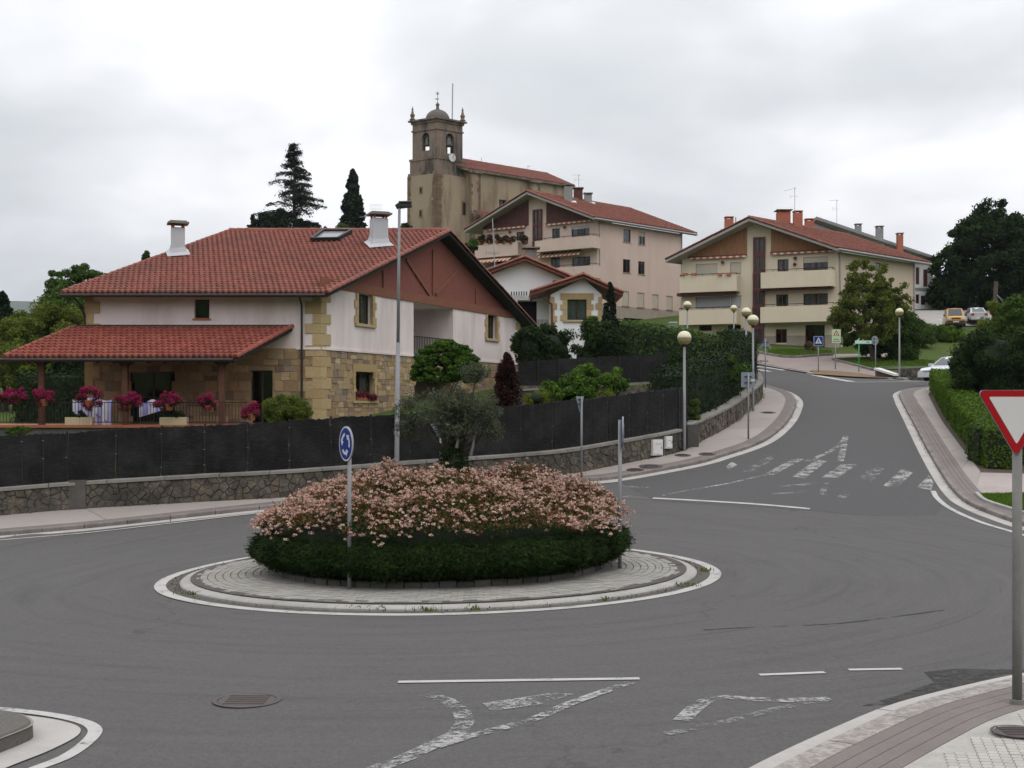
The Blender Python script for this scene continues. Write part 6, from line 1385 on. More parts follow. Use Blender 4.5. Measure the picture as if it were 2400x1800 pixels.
Pt = np.stack([RC[0] + rr * np.cos(a), RC[1] + rr * np.sin(a), np.zeros(n)], 1); Pt[:, 2] = G(Pt[:, 0], Pt[:, 1]) + prof_z + rng.normal(0, .035, n)
out = np.stack([np.cos(a), np.sin(a), .5 * (u - .3)], 1); leaves("foliage", quads(Pt, .021, out * .4 + np.array([0, 0, .5]), 5.0, .6, out + np.array([0, 0, .15]) + unit(n) * .4), "leaf_yew", ring_hedge)
mound = thing("flowering_shrubs", "mound of pink and white blossoming shrubs filling the roundabout", "flower bed", (RC[0], RC[1], z0 + .2))
def mh(r, a): return (.90 + 1.14 * np.clip(1 - (r / 4.1) ** 2, 0, 1) ** .66) * (1 + (.05 * np.sin(3 * a + .6) + .045 * np.sin(5 * a + 1.3) + .035 * np.sin(11 * a) + .03 * np.sin(4.1 * r + 3 * a)) * np.clip(r / 1.6, 0, 1)) - .28 * np.exp(-((r * np.cos(a) - .5) ** 2 + (r * np.sin(a)) ** 2) / .3)
mb = MB(); mb.lathe((RC[0], RC[1], z0), [(3.5, .5), (3.45, .95), (2.9, 1.38), (2.1, 1.70), (1.2, 1.88), (.1, 1.92)], 40, cap=True); mb.build("branches", "hedge_core", mound)
def on_mound(n, rmax, dz):
    r = rmax * np.sqrt(rng.random(n)); a = rng.uniform(0, 2 * math.pi, n); x, y = RC[0] + r * np.cos(a), RC[1] + r * np.sin(a); z = G(x, y) + mh(r, a) + dz
    N_ = np.stack([np.cos(a) * r / 3.8 * 1.1, np.sin(a) * r / 3.8 * 1.1, np.full(n, .75)], 1); return np.stack([x, y, z], 1), N_
Pm, Nm = on_mound(30000, 3.74, rng.normal(-.06, .05, 30000)); leaves("foliage", quads(Pm, .036, Nm, 1.9, .7, Nm), "leaf_yew", mound)
Pm, Nm = on_mound(30000, 3.84, rng.normal(.03, .05, 30000)); leaves("sprays", quads(Pm, .028, None, 2.6, .7, Nm + unit(30000) * .5), "stem_brown", mound)
Cl, Nc = on_mound(6900, 4.08, rng.normal(.08, .06, 6900)); cr_ = np.hypot(Cl[:, 0] - RC[0], Cl[:, 1] - RC[1]); ca2 = np.arctan2(Cl[:, 1] - RC[1], Cl[:, 0] - RC[0])
edge = 3.88 + .16 * np.sin(3 * ca2 + 2.2) + .12 * np.sin(7 * ca2) + .10 * np.sin(13 * ca2 + 1) + .22 * np.clip(-np.cos(ca2), 0, 1) ** 2   # ragged lower edge of the blossom
den = .5 + .5 * np.sin(Cl[:, 0] * 3.1 + 1.7 * np.sin(Cl[:, 1] * 1.9 + 1)) * np.sin(Cl[:, 1] * 2.7 + 1.3 * np.sin(Cl[:, 0] * 2.3)); Cl = Cl[(rng.random(len(Cl)) < .16 + .85 * den) & (rng.random(len(Cl)) < np.clip((edge - cr_) / .40 + .5, .03, 1))]
Sh, _ = on_mound(420, 3.7, rng.uniform(.05, .28, 420)); kk = np.repeat(np.arange(420), 9); Ps = Sh[kk] - np.array([0, 0, 1]) * rng.random(len(kk))[:, None] * .25 + rng.normal(0, .02, (len(kk), 3)); leaves("shoots", quads(Ps, .03, None, 2.4, .7, np.tile(np.array([0, 0, 1.0]), (len(kk), 1))), "stem_brown", mound); Cl = np.concatenate([Cl, Sh[::2]])
k = np.repeat(np.arange(len(Cl)), 16); off = unit(len(k)); off[:, 2] = np.abs(off[:, 2]) * .8; Pf = Cl[k] + off * rng.uniform(.015, .055, len(k))[:, None] * (rng.random(len(Cl)) ** 1.6 * 1.7 + .5)[k][:, None]
leaves("blossoms", quads(Pf, .036, off + np.array([0, 0, .3]), 1.15, .5), "blossom_pink", mound)

# --- olive tree standing in the mound
OY = 27.4; ob_ = gb(1065, OY, .3)
ol = thing("olive_tree", "grey-green olive tree with a dark trunk rising from the roundabout flowers", "tree", ob_)
C = np.concatenate([ell(26, pt(1003, 965, OY), (.62, .55, .42), .2), ell(28, pt(1108, 955, OY), (.60, .55, .46), .2), ell(14, pt(1055, 945, OY), (.5, .5, .36), .1), ell(9, pt(1114, 880, OY), (.2, .2, .30), 0), ell(8, pt(960, 1005, OY), (.25, .3, .22), 0), ell(8, pt(1152, 995, OY), (.25, .3, .24), 0), ell(12, pt(1060, 1000, OY - .25), (.55, .2, .22), 0)])
P_, N_ = clumps(C, rng.uniform(.14, .28, len(C)), 185, .9, .1); leaves("crown", quads(P_, .019, N_ * .3 + np.array([0, 0, .2]), 3.4, .9), "leaf_olive", ol)
mb = MB(); b = Vector(ob_); fk = at(1066, 1062, OY); mb.tube([b, b.lerp(fk, .6), fk], [.24, .19, .15], 12)
for x, y, r_ in ((1000, 1000, .07), (1030, 960, .06), (1062, 950, .07), (1105, 960, .06), (1140, 985, .05), (1085, 1000, .05), (1112, 900, .04)):
    q = at(x, y, OY + random.uniform(-.3, .3)); m_ = fk.lerp(q, .5) + Vector(((q.x - fk.x) * .25, 0, -.04)); mb.tube([fk - Vector((0, 0, .12)), m_, q], [r_ * 1.3, r_, r_ * .4], 7)
mb.build("trunk", "bark", ol)
mb = MB()
for x0, y0, x1, y1 in ((1103, 1068, 1112, 1022), (1070, 1050, 1075, 1015)): mb.tube([at(x0, y0, OY - .3), at((x0 + x1) / 2 + 1, (y0 + y1) / 2, OY - .3), at(x1, y1, OY - .2)], [.035, .03, .02], 6)
mb.build("bare_stems", "bark_grey", ol, kind="stuff")
P_, N_ = clumps(np.array([pt(1060, 1090, OY), pt(1075, 1075, OY), pt(1050, 1065, OY), pt(1082, 1100, OY), pt(1066, 1050, OY), pt(1045, 1095, OY)]), .22, 420, 1, .4); leaves("ivy", quads(P_, .04, N_), "leaf_dark", ol)

# --- farmhouse garden
MYt = 50; broad_tree("mophead_tree", "round-headed bright green ornamental tree before the farmhouse gable", gb(1046, MYt), pt(1046, 872, MYt), (1.30, 1.25, 1.22), "leaf_maple", 300, 90, .19, .085, .09, low=-.28, inner=.72, flat=.6)
PYt = 52; pc = thing("purple_conifer", "dark purple upright shrub beside the farmhouse gable", "shrub", gb(1190, PYt)); C = []; Rr = []
for k in range(46): t = k / 45; a = rng.uniform(0, 6.28); rad = .72 * (1 - t) ** .8; C.append(pt(1187, 960 - 128 * t, PYt) + np.array([math.cos(a) * rad * .7, math.sin(a) * rad * .7, 0])); Rr.append(.30 * (1 - t) ** .5 + .09)
P_, N_ = clumps(np.array(C), np.array(Rr), 150, 1.3, .3); leaves("foliage", quads(P_, .06, N_ * .4 + np.array([0, 0, .4]), 2.2), "leaf_purple", pc); woody(gb(1190, PYt), [at(1187, 900, PYt), at(1180, 870, PYt)], .06, "bark", pc, "stem")
shrub("round_shrub", "rounded yellow-green clipped shrub by the farmhouse corner", gb(675, 46), pt(675, 968, 46), (.85, .8, .64), "leaf_lime", 130, 110, .2, .05, core=.6)
SYt = 53; shrub("leafy_shrub", "loose light green leafy shrub behind the black screen fence", gb(1370, SYt), pt(1350, 925, SYt), (1.45, .9, .75), "leaf_bright", 38, 95, .34, .11, core=.5)
shrub("leafy_shrub", "tall light green branchy shrub rising behind the black screen fence", gb(1380, SYt + .6), pt(1372, 890, SYt + .6), (.55, .5, .75), "leaf_bright", 22, 85, .28, .11, core=.3)
shrub("leafy_shrub", "light green shrub nearest the road behind the black screen fence", gb(1440, SYt), pt(1440, 900, SYt), (.5, .5, .62), "leaf_bright", 18, 85, .26, .10, core=.3)
shrub("golden_shrub", "low golden yellow shrub beside the purple shrub", gb(1255, 50), pt(1258, 935, 50), (.5, .5, .32), "leaf_yellow", 20, 90, .18, .06)
shrub("golden_shrub", "golden green shrub under the leafy shrubs by the fence", gb(1430, 51), pt(1425, 938, 51), (.75, .5, .34), "leaf_yellow", 24, 90, .2, .06)
shrub("ivy_shrub", "small variegated shrub at the gate end of the hill wall", gb(1629, 50.6), pt(1629, 962, 50.6), (.17, .2, .5), "leaf_lime", 18, 80, .12, .045, core=.4)

# --- behind: gardens of the cottage
shrub("dark_bush", "dark leafy bush under the cottage porch", gb(1285, 72), pt(1285, 825, 72), (1.6, 1.2, 1.35), "leaf_dark", 55, 130, .5, .13)
shrub("dark_bush", "tall dark bush rising left of the cottage window wall", gb(1240, 71), pt(1238, 815, 71), (.8, 1.0, 1.2), "leaf_dark", 26, 120, .4, .13)
shrub("mixed_bush", "dark green bush with pale shoots under the cottage window", gb(1410, 73), pt(1412, 815, 73), (1.5, 1.2, 1.5), "leaf_dark", 55, 130, .5, .13)
shrub("mixed_bush", "spiky green bush beside the cone-shaped cypress", gb(1395, 72.5), pt(1388, 782, 72.5), (.55, .6, .9), "leaf_mid", 22, 110, .3, .11)
def cone_tree(name, label, px, top, bot, Y, half, leaf, n_cl, per, size, power=.8, rag=.25, cat="tree"):
    base = gb(px, Y); t = thing(name, label, cat, base); zt, zb = at(px, top, Y).z, max(base[2], at(px, bot, Y).z); C, Rr = [], []
    for k in range(n_cl): s = (k + .5) / n_cl; rad = half * (1 - s) ** power; a = rng.uniform(0, 6.28); w = rad * rng.uniform(.45, 1 - rag * .3); C.append([base[0] + math.cos(a) * w, Y + math.sin(a) * w, zb + (zt - zb) * s]); Rr.append(max(rad * .55, half * .14) * rng.uniform(1 - rag, 1 + rag))
    P_, N_ = clumps(np.array(C), np.array(Rr), per, 1.2, .3); leaves("crown", quads(P_, size, N_ * .5 + np.array([0, 0, .3]), 1.9), leaf, t)
    mb = MB(); mb.tube([base, (base[0], Y, zb + (zt - zb) * .9)], [half * .14, half * .02], 7); mb.build("trunk", "bark", t); return t
cone_tree("cone_cypress", "narrow dark cone-shaped cypress beside the cottage window", 1430, 664, 800, 80, .62, "leaf_conifer", 60, 160, .10, .75, .15)
def hedge(name, label, line, h0, h1, w, leaf, dens, size, base_dz=.15, core="hedge_core", rag=.05, cat="hedge", lean=0.0):
    """clipped hedge along a ground line: solid dark inside, leaf faces over top and sides"""
    s = arclen(line); ns = normals(line); L = s[-1]; p0 = line[0]; t = thing(name, label, cat, (p0.x, p0.y, g(p0.x, p0.y) + base_dz)); hh = [h0 + (h1 - h0) * q / L for q in s]; k = 6; vs, fs = [], []
    for i, p in enumerate(line):
        for d, f in ((.06, 0), (.04, .8), (.14, .96), (w - .14, .96), (w - .04, .8), (w - .06, 0)): q = p + ns[i] * d; vs.append((q.x, q.y, g(q.x, q.y) + base_dz + hh[i] * f))
    for i in range(len(line) - 1):
        for j in range(k - 1): a_ = i * k + j; fs.append((a_, a_ + k, a_ + k + 1, a_ + 1))
    fs += [tuple(range(k)), tuple(range((len(line) - 1) * k, len(line) * k))[::-1]]; mb = MB(); mb.add(vs, fs); mb.build("branches", core, t)
    per = 2 * (h0 + h1) / 2 + w; n = int(L * per * dens); sa = rng.uniform(0, L, n); u = rng.uniform(0, per, n); hm = h0 + (h1 - h0) * sa / L; sx = np.array([p.x for p in line]); sy = np.array([p.y for p in line]); nx_ = np.array([q.x for q in ns]); ny_ = np.array([q.y for q in ns])
    f = u / per * (2 * hm + w); d = np.where(f < hm, 0, np.where(f < hm + w, f - hm, w)); z = np.where(f < hm, f, np.where(f < hm + w, hm, 2 * hm + w - f)); bx_, by_ = np.interp(sa, s, sx), np.interp(sa, s, sy); qx, qy = np.interp(sa, s, nx_), np.interp(sa, s, ny_)
    bul = rag * (np.sin(sa * 2.1) + np.sin(sa * 5.3 + 1) * .6); side = np.where(d <= 0, -1, np.where(d >= w, 1, 0)); d = d + side * (bul * .6 + rng.normal(0, rag, n)); z = z + np.where(side == 0, bul * .5 + rng.normal(0, rag, n), 0)
    X, Y_ = bx_ + qx * d, by_ + qy * d; Pt = np.stack([X, Y_, G(X, Y_) + base_dz + np.maximum(z, 0.02)], 1); N_ = np.stack([qx * side, qy * side, (side == 0) * 1.0 + .15], 1); 
    ec = rng.random(n) < .06
    leaves("foliage", quads(Pt, size, N_, 1.6, .8), leaf, t); 
    for e, sg in ((0, -1), (len(line) - 1, 1)):
        m = int(w * hh[e] * dens * 1.3); dd = rng.uniform(0, w, m); zz = rng.uniform(0, hh[e], m); T_ = np.array([ns[e].y, -ns[e].x]) * (1 if sg > 0 else -1); X = line[e].x + ns[e].x * dd + T_[0] * rng.normal(0, rag, m); Y_ = line[e].y + ns[e].y * dd + T_[1] * rng.normal(0, rag, m)
        leaves("foliage", quads(np.stack([X, Y_, G(X, Y_) + base_dz + zz], 1), size, np.tile(np.array([T_[0], T_[1], .2]), (m, 1)), 1.6, .8), leaf, t)
    return t
def ground_line(pts, step=.5): return smooth([Vector((p[0], p[1])) for p in pts], step)
hl = ground_line([(at(1436, 0, 84).x, 84), (at(1560, 0, 79).x, 79), (at(1668, 0, 74.5).x, 74.5)])
hA = at(0, 752, 84).z - g(hl[0].x, 84) - .15; hB = at(0, 797, 74.5).z - g(hl[-1].x, 74.5) - .15
hedge("clipped_hedge", "long dark clipped hedge sloping down between the cottage and the cream block", hl, hA, hB, 1.6, "leaf_mid", 70, .12, rag=.07)
hl = [p + q * .45 for p, q in zip(w2, normals(w2))]
hedge("wall_hedge", "tall near-black hedge above the curving wall of the hill road", hl[1:-8], 2.7, 3.05, 1.3, "leaf_ivy", 190, .07, rag=.10, base_dz=.2)
shrub("green_bush", "green bush topping the dark hedge above the hill wall", gb(1690, 58), pt(1680, 865, 58), (1.3, 1.0, .7), "leaf_mid", 40, 110, .35, .10)
shrub("dark_bush", "dark bush between the screen fence end and the hill wall", gb(1600, 56), pt(1600, 880, 56), (1.0, .9, 1.0), "leaf_dark", 34, 110, .4, .11)
# --- second screen fence across the slope
SY2 = 62.0; fence2 = thing("screen_fence", "black screen fence on a low wall behind the leafy garden shrubs", "fence", (at(1215, 0, SY2).x, SY2, .2)); wl2 = thing("terrace_wall", "low rubble wall with pale coping behind the leafy garden shrubs", "wall", (at(1215, 0, SY2).x, SY2, -.4))
xs = [1215, 1262, 1310, 1358, 1405, 1452, 1500, 1548, 1600]
for a_, b_ in zip(xs[:-1], xs[1:]):
    za, zb2 = (np.interp(q, [1215, 1600], [847, 826]) for q in (a_, b_)); ba, bb_ = (np.interp(q, [1215, 1600], [911, 890]) for q in (a_, b_)); A3, B3 = at(a_, za, SY2), at(b_, zb2, SY2); A4, B4 = at(a_, ba, SY2), at(b_, bb_, SY2)
    mb = MB(); mb.prism([A4 + Vector((.03, 0, 0)), B4 - Vector((.03, 0, 0)), B3 - Vector((.03, 0, .02)), A3 + Vector((.03, 0, random.uniform(-.03, .03)))], (0, .06, 0)); mb.build("panel", "brushwood", fence2); mb = MB(); mb.tube([(A4.x, SY2 - .03, A4.z - .1), (A4.x, SY2 - .03, A3.z + .04)], .035, 6); mb.build("post", "dark_metal", fence2)
    mb = MB(); mb.prism([A4 + Vector((.01, -.2, -.12)), B4 + Vector((-.01, -.2, -.12)), B4 + Vector((-.01, .3, -.12)), A4 + Vector((.01, .3, -.12))], (0, 0, .10)); mb.build("coping_slab", "coping", wl2)
fcW = Face((at(1215, 0, SY2 - .1).x, SY2 - .1, 0), (1, 0, 0), (0, -1, 0)); Lw = at(1600, 0, SY2).x - at(1215, 0, SY2).x; mb = MB(); fcW.box(mb, (0, Lw), (-1.2, at(0, 905, SY2).z - .1), (-.3, 0)); mb.build("core", "wall_mortar", wl2)
masonry(rubble(0, Lw, -.3, at(0, 903, SY2).z - .02, .42, .28), lambda a, z, d: fcW.p(a, z, d), wl2, "rubble_stone", lambda a, z: a, (.02, .06), many=90)

# --- clipped hedge and shrubs on the far right
hl = gpl([(2176, 914), (2203, 966), (2243, 1026), (2300, 1096)], .13); hl = [p + q * .12 for p, q in zip(hl, normals(hl))]; hl = hl[::-1]
hedge("clipped_hedge", "bright green clipped hedge along the narrow pavement", hl, 1.28, 1.10, -1.15 if False else 1.15, "leaf_hedge", 260, .065, rag=.04) if False else None
hl2 = [Vector(p) for p in hl]; nn3 = normals(hl2)
sgn = 1 if nn3[len(nn3) // 2].x > 0 else -1
if sgn < 0: hl2 = hl2[::-1]
hs, he = (1.12, 1.30) if hl2[0].y > hl2[-1].y else (1.30, 1.12)
hedge("clipped_hedge", "bright green clipped hedge along the narrow pavement", hl2, hs, he, 1.15, "leaf_hedge", 260, .065, rag=.04)
q0 = gp(2300, 1098, .13); hedge("clipped_hedge", "end of a dark green hedge behind the give-way sign", ground_line([(q0.x + 6.0, q0.y + .2), (q0.x + .5, q0.y - .1 + .5)])[::1] if False else ground_line([(q0.x + 6.5, q0.y + .9), (q0.x + .2, q0.y + .7)])[::-1], 1.25, 1.25, 1.1, "leaf_mid", 230, .07, rag=.05)
shrub("dark_shrub", "big dark shrub behind the bright clipped hedge", gb(2330, 58), pt(2330, 860, 58), (2.1, 1.8, 1.75), "leaf_dark", 70, 170, .55, .11)
shrub("dark_shrub", "dark shrub hiding the rear of the parked white car", gb(2290, 63), pt(2295, 845, 63), (1.3, 1.2, 1.3), "leaf_dark", 40, 150, .45, .11)
broad_tree("leafy_tree", "light green leafy tree leaning in at the frame edge above the dark shrub", gb(2395, 60), pt(2395, 790, 60), (1.5, 1.5, 1.9), "leaf_mid", 60, 150, .5, .12, .1)
broad_tree("leafy_tree", "tall shrub of mid green leaves beside the old wooden pole", gb(2350, 66), pt(2345, 775, 66), (1.1, 1.1, 1.5), "leaf_street", 40, 130, .45, .12, .08)

# --- street trees by the cream block
TY = 98.0
broad_tree("street_tree", "leafy street tree with yellowish crown in front of the cream block", gb(2048, TY, .1), pt(2045, 742, TY), (3.1, 2.4, 2.6), "leaf_street", 190, 62, .44, .15, .2, extra=((pt(2035, 662, TY), (1.8, 1.6, 1.8), 62), (pt(1972, 735, TY), (1.1, 1, 1.3), 34), (pt(2090, 690, TY), (1.2, 1, 1.3), 30)))
broad_tree("street_tree", "dense dark street tree beside the right-hand globe lamp", gb(2128, TY + 1, .1), pt(2112, 782, TY + 1), (1.6, 1.6, 1.9), "leaf_mid", 110, 110, .55, .16, .18, low=-1, extra=((pt(2120, 830, TY + 1), (1.2, 1, .6), 26),))
broad_tree("street_tree", "low dark tree filling the space below the yellowish street tree", gb(2062, TY + 2, .1), pt(2050, 798, TY + 2), (2.2, 1.5, 1.0), "leaf_mid", 70, 110, .5, .16, .16, low=-1)
shrub("bank_shrubs", "row of green shrubs on the bank below the parked van", gb(2200, 112, 0), pt(2205, 790, 112), (2.3, 1.0, .9), "leaf_hedge", 46, 110, .5, .16)
shrub("bank_shrubs", "green shrubs beside the cream block at the foot of the bank", gb(2150, 108, 0), pt(2150, 790, 108), (1.2, 1.2, 1.4), "leaf_mid", 36, 110, .5, .16)
RY = 138.0
broad_tree("chestnut_tree", "huge dark spreading tree above the parked silver car", gb(2335, RY, -.5), pt(2335, 625, RY), (5.0, 5, 5.8), "leaf_dark", 210, 85, 1.05, .33, .45, extra=((pt(2232, 640, RY), (2.1, 2, 3.4), 44), (pt(2215, 690, RY), (1.6, 2, 1.6), 18), (pt(2330, 530, RY), (2.9, 2.6, 2.6), 46), (pt(2265, 560, RY), (1.6, 2, 1.8), 20), (pt(2390, 560, RY), (2.2, 2, 2.4), 26), (pt(2400, 700, RY), (3, 2, 3), 30)))
broad_tree("chestnut_tree", "dark tree at the frame edge beyond the wooden pole", gb(2460, 132, -.5), pt(2455, 640, 132), (3.2, 4, 5.4), "leaf_dark", 90, 110, 1.3, .36, .4)
shrub("dark_bush", "dark undergrowth between the grey house and the huge tree", gb(2215, 142, 0), pt(2210, 735, 142), (2.6, 2, 1.9), "leaf_dark", 40, 100, .9, .3)
shrub("entrance_shrub", "reddish shrub beside the entrance of the cream block", gb(1897, 105, 0), pt(1897, 815, 105), (.5, .4, .45), "stem_brown", 18, 60, .22, .1)

# --- trees on the skyline behind the farmhouse
cedar = thing("cedar", "tall layered cedar rising behind the farmhouse roof", "tree", gb(690, 150)); cb = Vector(gb(690, 150)); zt = at(690, 328, 150).z; pts, dirs = [], []; mb = MB(); mb.tube([cb, (cb.x, 150, zt - .3)], [.42, .05], 8)
for k in range(92):
    s = k / 91; z_ = 16.5 + (zt - .6 - 16.5) * s; a = rng.uniform(0, 6.28); L = (6.2 * (1 - s) ** .9 + .7) * rng.uniform(.55, 1.08); d = np.array([math.cos(a), math.sin(a), 0]); m = int(80 + 225 * L / 4.5); t = rng.random(m) ** .8
    arc = .16 * L * np.sin(t * 2.4) - .10 * L * t; wd = (.22 + .42 * L * (1 - t) * .4 + .3 * t * (1 - t)) ; perp = np.array([-d[1], d[0], 0]); o = np.array([cb.x, 150, z_])
    Q_ = o + d * (t * L)[:, None] + np.array([0, 0, 1]) * (arc + rng.normal(0, .10, m) - .22 * rng.random(m))[:, None] + perp * (rng.normal(0, 1, m) * wd)[:, None]; pts.append(Q_); dirs.append(np.tile(d, (m, 1)) + perp * rng.normal(0, .5, m)[:, None] - np.array([0, 0, .25])); mb.tube([o, o + d * L * .5 + np.array([0, 0, .14 * L]), o + d * L * .95 + np.array([0, 0, .02 * L])], [.09, .06, .02], 4)
mb.build("trunk", "bark", cedar); Pc = np.concatenate(pts); leaves("crown", quads(Pc, .12, np.tile(np.array([0, 0, 1.0]), (len(Pc), 1)), 2.6, .8, np.concatenate(dirs)), "leaf_conifer", cedar)
cone_tree("columnar_cypress", "slim columnar cypress between the cedar and the church", 827, 400, 580, 150, 1.6, "leaf_conifer", 130, 110, .24, .55, .4)
broad_tree("dark_conifer", "dense dark tree tucked against the cedar's left side", gb(640, 147), pt(638, 535, 147), (1.9, 1.8, 2.4), "leaf_conifer", 50, 120, .75, .24, .2)
broad_tree("dark_conifer", "dense dark tree under the cedar's right branches", gb(715, 148), pt(712, 545, 148), (2.2, 1.8, 1.2), "leaf_conifer", 34, 110, .7, .24, .2)
cone_tree("young_conifer", "thin ragged conifer left of the cedar", 592, 505, 570, 146, 1.0, "leaf_conifer", 24, 40, .2, .8, .5)
cone_tree("young_conifer", "small ragged conifer tip right of the cedar", 763, 533, 580, 146, .9, "leaf_conifer", 20, 40, .2, .8, .5)
shrub("skyline_bush", "green bush at the foot of the columnar cypress", gb(795, 145), pt(797, 545, 145), (.9, .9, .9), "leaf_mid", 20, 70, .4, .2)
shrub("skyline_bush", "dark bush on the ridge just left of the church tower", gb(952, 170), pt(948, 538, 170), (.9, .9, .7), "leaf_dark", 18, 70, .4, .22)
shrub("skyline_bush", "green bush behind the farmhouse ridge below the church", gb(1115, 118), pt(1106, 580, 118), (.5, .5, .7), "leaf_mid", 12, 70, .3, .18)
# --- trees on the left
def lb(px, Y, dz=-4): X = (px - CX) / F * Y; return (X, Y, dz)
broad_tree("garden_tree", "yellow-green leafy tree left of the farmhouse porch", lb(110, 78), pt(118, 800, 78), (2.7, 2.5, 2.3), "leaf_street", 90, 130, .7, .16, .2, extra=((pt(60, 815, 78), (1.2, 1.2, 1.9), 24),))
broad_tree("garden_tree", "mid green tree behind the left end of the farmhouse eaves", lb(185, 86), pt(182, 690, 86), (2.0, 2.0, 1.5), "leaf_mid", 46, 110, .5, .16, .18, extra=((pt(200, 645, 86), (1.3, 1, .8), 18), (pt(140, 660, 86), (.8, 1, .8), 10)))
broad_tree("garden_tree", "fresh green tree rising behind the porch roof's left end", lb(165, 82), pt(160, 745, 82), (2.2, 2.0, 1.7), "leaf_mid", 60, 120, .55, .15, .18)
broad_tree("garden_tree", "fresh green tree at the frame edge above the low bright one", lb(40, 72), pt(45, 815, 72), (2.0, 1.8, 1.5), "leaf_street", 56, 120, .5, .14, .16)
broad_tree("garden_tree", "low bright green tree beneath the porch eaves at the frame edge", lb(20, 66), pt(25, 870, 66), (1.9, 1.6, 1.5), "leaf_lime", 50, 130, .5, .13, .14)
broad_tree("garden_tree", "dark green tree seen between the porch post and house wall", lb(150, 74), pt(160, 870, 74), (2.1, 1.6, 1.9), "leaf_dark", 50, 130, .6, .15, .14)
cone_tree("dark_spruce", "dark spruce at the frame edge before the blue hills", 5, 688, 860, 95, 1.35, "leaf_conifer", 60, 110, .2, .6, .4)
cone_tree("dark_spruce", "tip of a young conifer poking above the farmhouse roof slope", 343, 590, 700, 90, .8, "leaf_mid", 40, 70, .15, .7, .5)
hedge("dark_hedge", "dark hedge behind the terrace railing's left end", ground_line([(-23.5, 60.5), (-18.7, 60.3)]), 2.35, 2.3, 1.2, "leaf_dark", 120, .10, rag=.10)
shrub("terrace_shrub", "low green plant spilling over the terrace edge", (at(40, 0, 50).x, 50, -1.3), pt(45, 1010, 50), (.45, .3, .17), "leaf_mid", 14, 80, .14, .06, core=0)

# --- blossom: terrace baskets, planters, window box, balcony plants
def basket(i, px, py, w, Y, label):
    t = thing("flower_basket", label, "flowers", tuple(at(px, py + 12, Y)), "magenta flower baskets along the terrace"); C = ell(16, pt(px, py, Y), (w * .62, .28, .40), .2); P_, N_ = clumps(C, rng.uniform(.12, .22, len(C)), 70, .9, .2)
    leaves("leaves", quads(P_ - np.array([0, 0, .05]), .05, N_), "leaf_dark", t); leaves("blossoms", quads(np.concatenate([P_, P_ + rng.normal(0, .03, P_.shape)]), .045, np.concatenate([N_, N_]), 1.1), "blossom_magenta", t)
    mb = MB(); c = at(px + 3, py + 13, Y); mb.lathe((c.x, c.y, c.z - .15), [(.12, 0), (.19, .22), (.21, .24), (.21, .27), (.18, .27)], 12); mb.build("pot", "terracotta", t)
for i, (px, py, w) in enumerate(((30, 925, .95), (100, 930, .75), (207, 932, .95), (296, 938, .85), (394, 940, .95), (489, 945, .75), (587, 964, .55))):
    basket(i, px, py, w, 51.4, "magenta flower basket on the terrace railing, %s from the frame edge" % ("first", "second", "third", "fourth", "fifth", "sixth", "seventh")[i])
simple("planter_cream", (0.52, 0.42, 0.28), .8, .1)
for i, (px, py) in enumerate(((187, 988), (408, 990))):
    c = at(px, py, 51.9); t = thing("planter", "cream ribbed planter box on the terrace, %s" % ("below the third flower basket", "below the fifth flower basket")[i], "planter", (c.x, c.y, -.8), "cream planters on the terrace"); mb = MB(); mb.box((c.x - .55, c.x + .55), (c.y - .16, c.y + .16), (-.8, -.48)); b = mb.build("box", "planter_cream", t)
    for k in range(9): mb = MB(); mb.box((c.x - .52 + k * .125, c.x - .45 + k * .125), (c.y - .185, c.y - .158), (-.78, -.5)); mb.build("slat", "planter_cream", t)
    P_, N_ = clumps(ell(12, (c.x, c.y, -.40), (.45, .12, .12), 0), .12, 40); leaves("plants", quads(P_, .05, N_), "leaf_dark", t)
fb = thing("window_box", "red flowers in a window box on the farmhouse's stone ground floor", "flowers", tuple(FG.p((gl1[0] + gl1[1]) / 2, gl1[2], .1))); a0, a1 = gl1[0] + .1, gl1[1] - .1
mb = MB(); FG.box(mb, (a0, a1), (gl1[2], gl1[2] + .2), (-.12, .10)); mb.build("box", "terracotta", fb); C = np.array([np.array(FG.p(a0 + (a1 - a0) * k / 9, gl1[2] + .28 - .05 * (k % 2) - (.12 if k > 5 else 0), .08 + .06 * (k > 5))) for k in range(10)]); P_, N_ = clumps(C, .15, 60, 1, .2)
leaves("leaves", quads(P_, .05, N_), "leaf_dark", fb); leaves("blossoms", quads(P_ + rng.normal(0, .03, P_.shape), .05, N_, 1.1), "blossom_red" if False else "blossom_magenta", fb)
fo = b1.out(1.15); 
for i, x in enumerate((165, 240, 305, 365, 420, 525)):
    a, z = fo.px(*Z4(x, 470)); c = fo.p(a, z, .0); big = 1.25 if i in (0,) else 1.0; t = thing("balcony_plant", "%s potted red plant along the pink block's top balcony, counted from its outer end" % ("first", "second", "third", "fourth", "fifth", "sixth")[i], "plant", (c.x, c.y, c.z - .4), "potted plants on the pink block's balcony")
    P_, N_ = clumps(ell(9, (c.x, c.y, c.z + .12), (.38 * big, .25, .32), 0), .24, 40); leaves("leaves", quads(P_, .11, N_), "leaf_dark", t); leaves("blossoms", quads(P_[::2] + rng.normal(0, .05, P_[::2].shape), .1, N_[::2]), "blossom_red", t); mb = MB(); mb.lathe((c.x, c.y, c.z - .42), [(.16, 0), (.24, .34), (.26, .38)], 10); mb.build("pot", "terracotta", t)
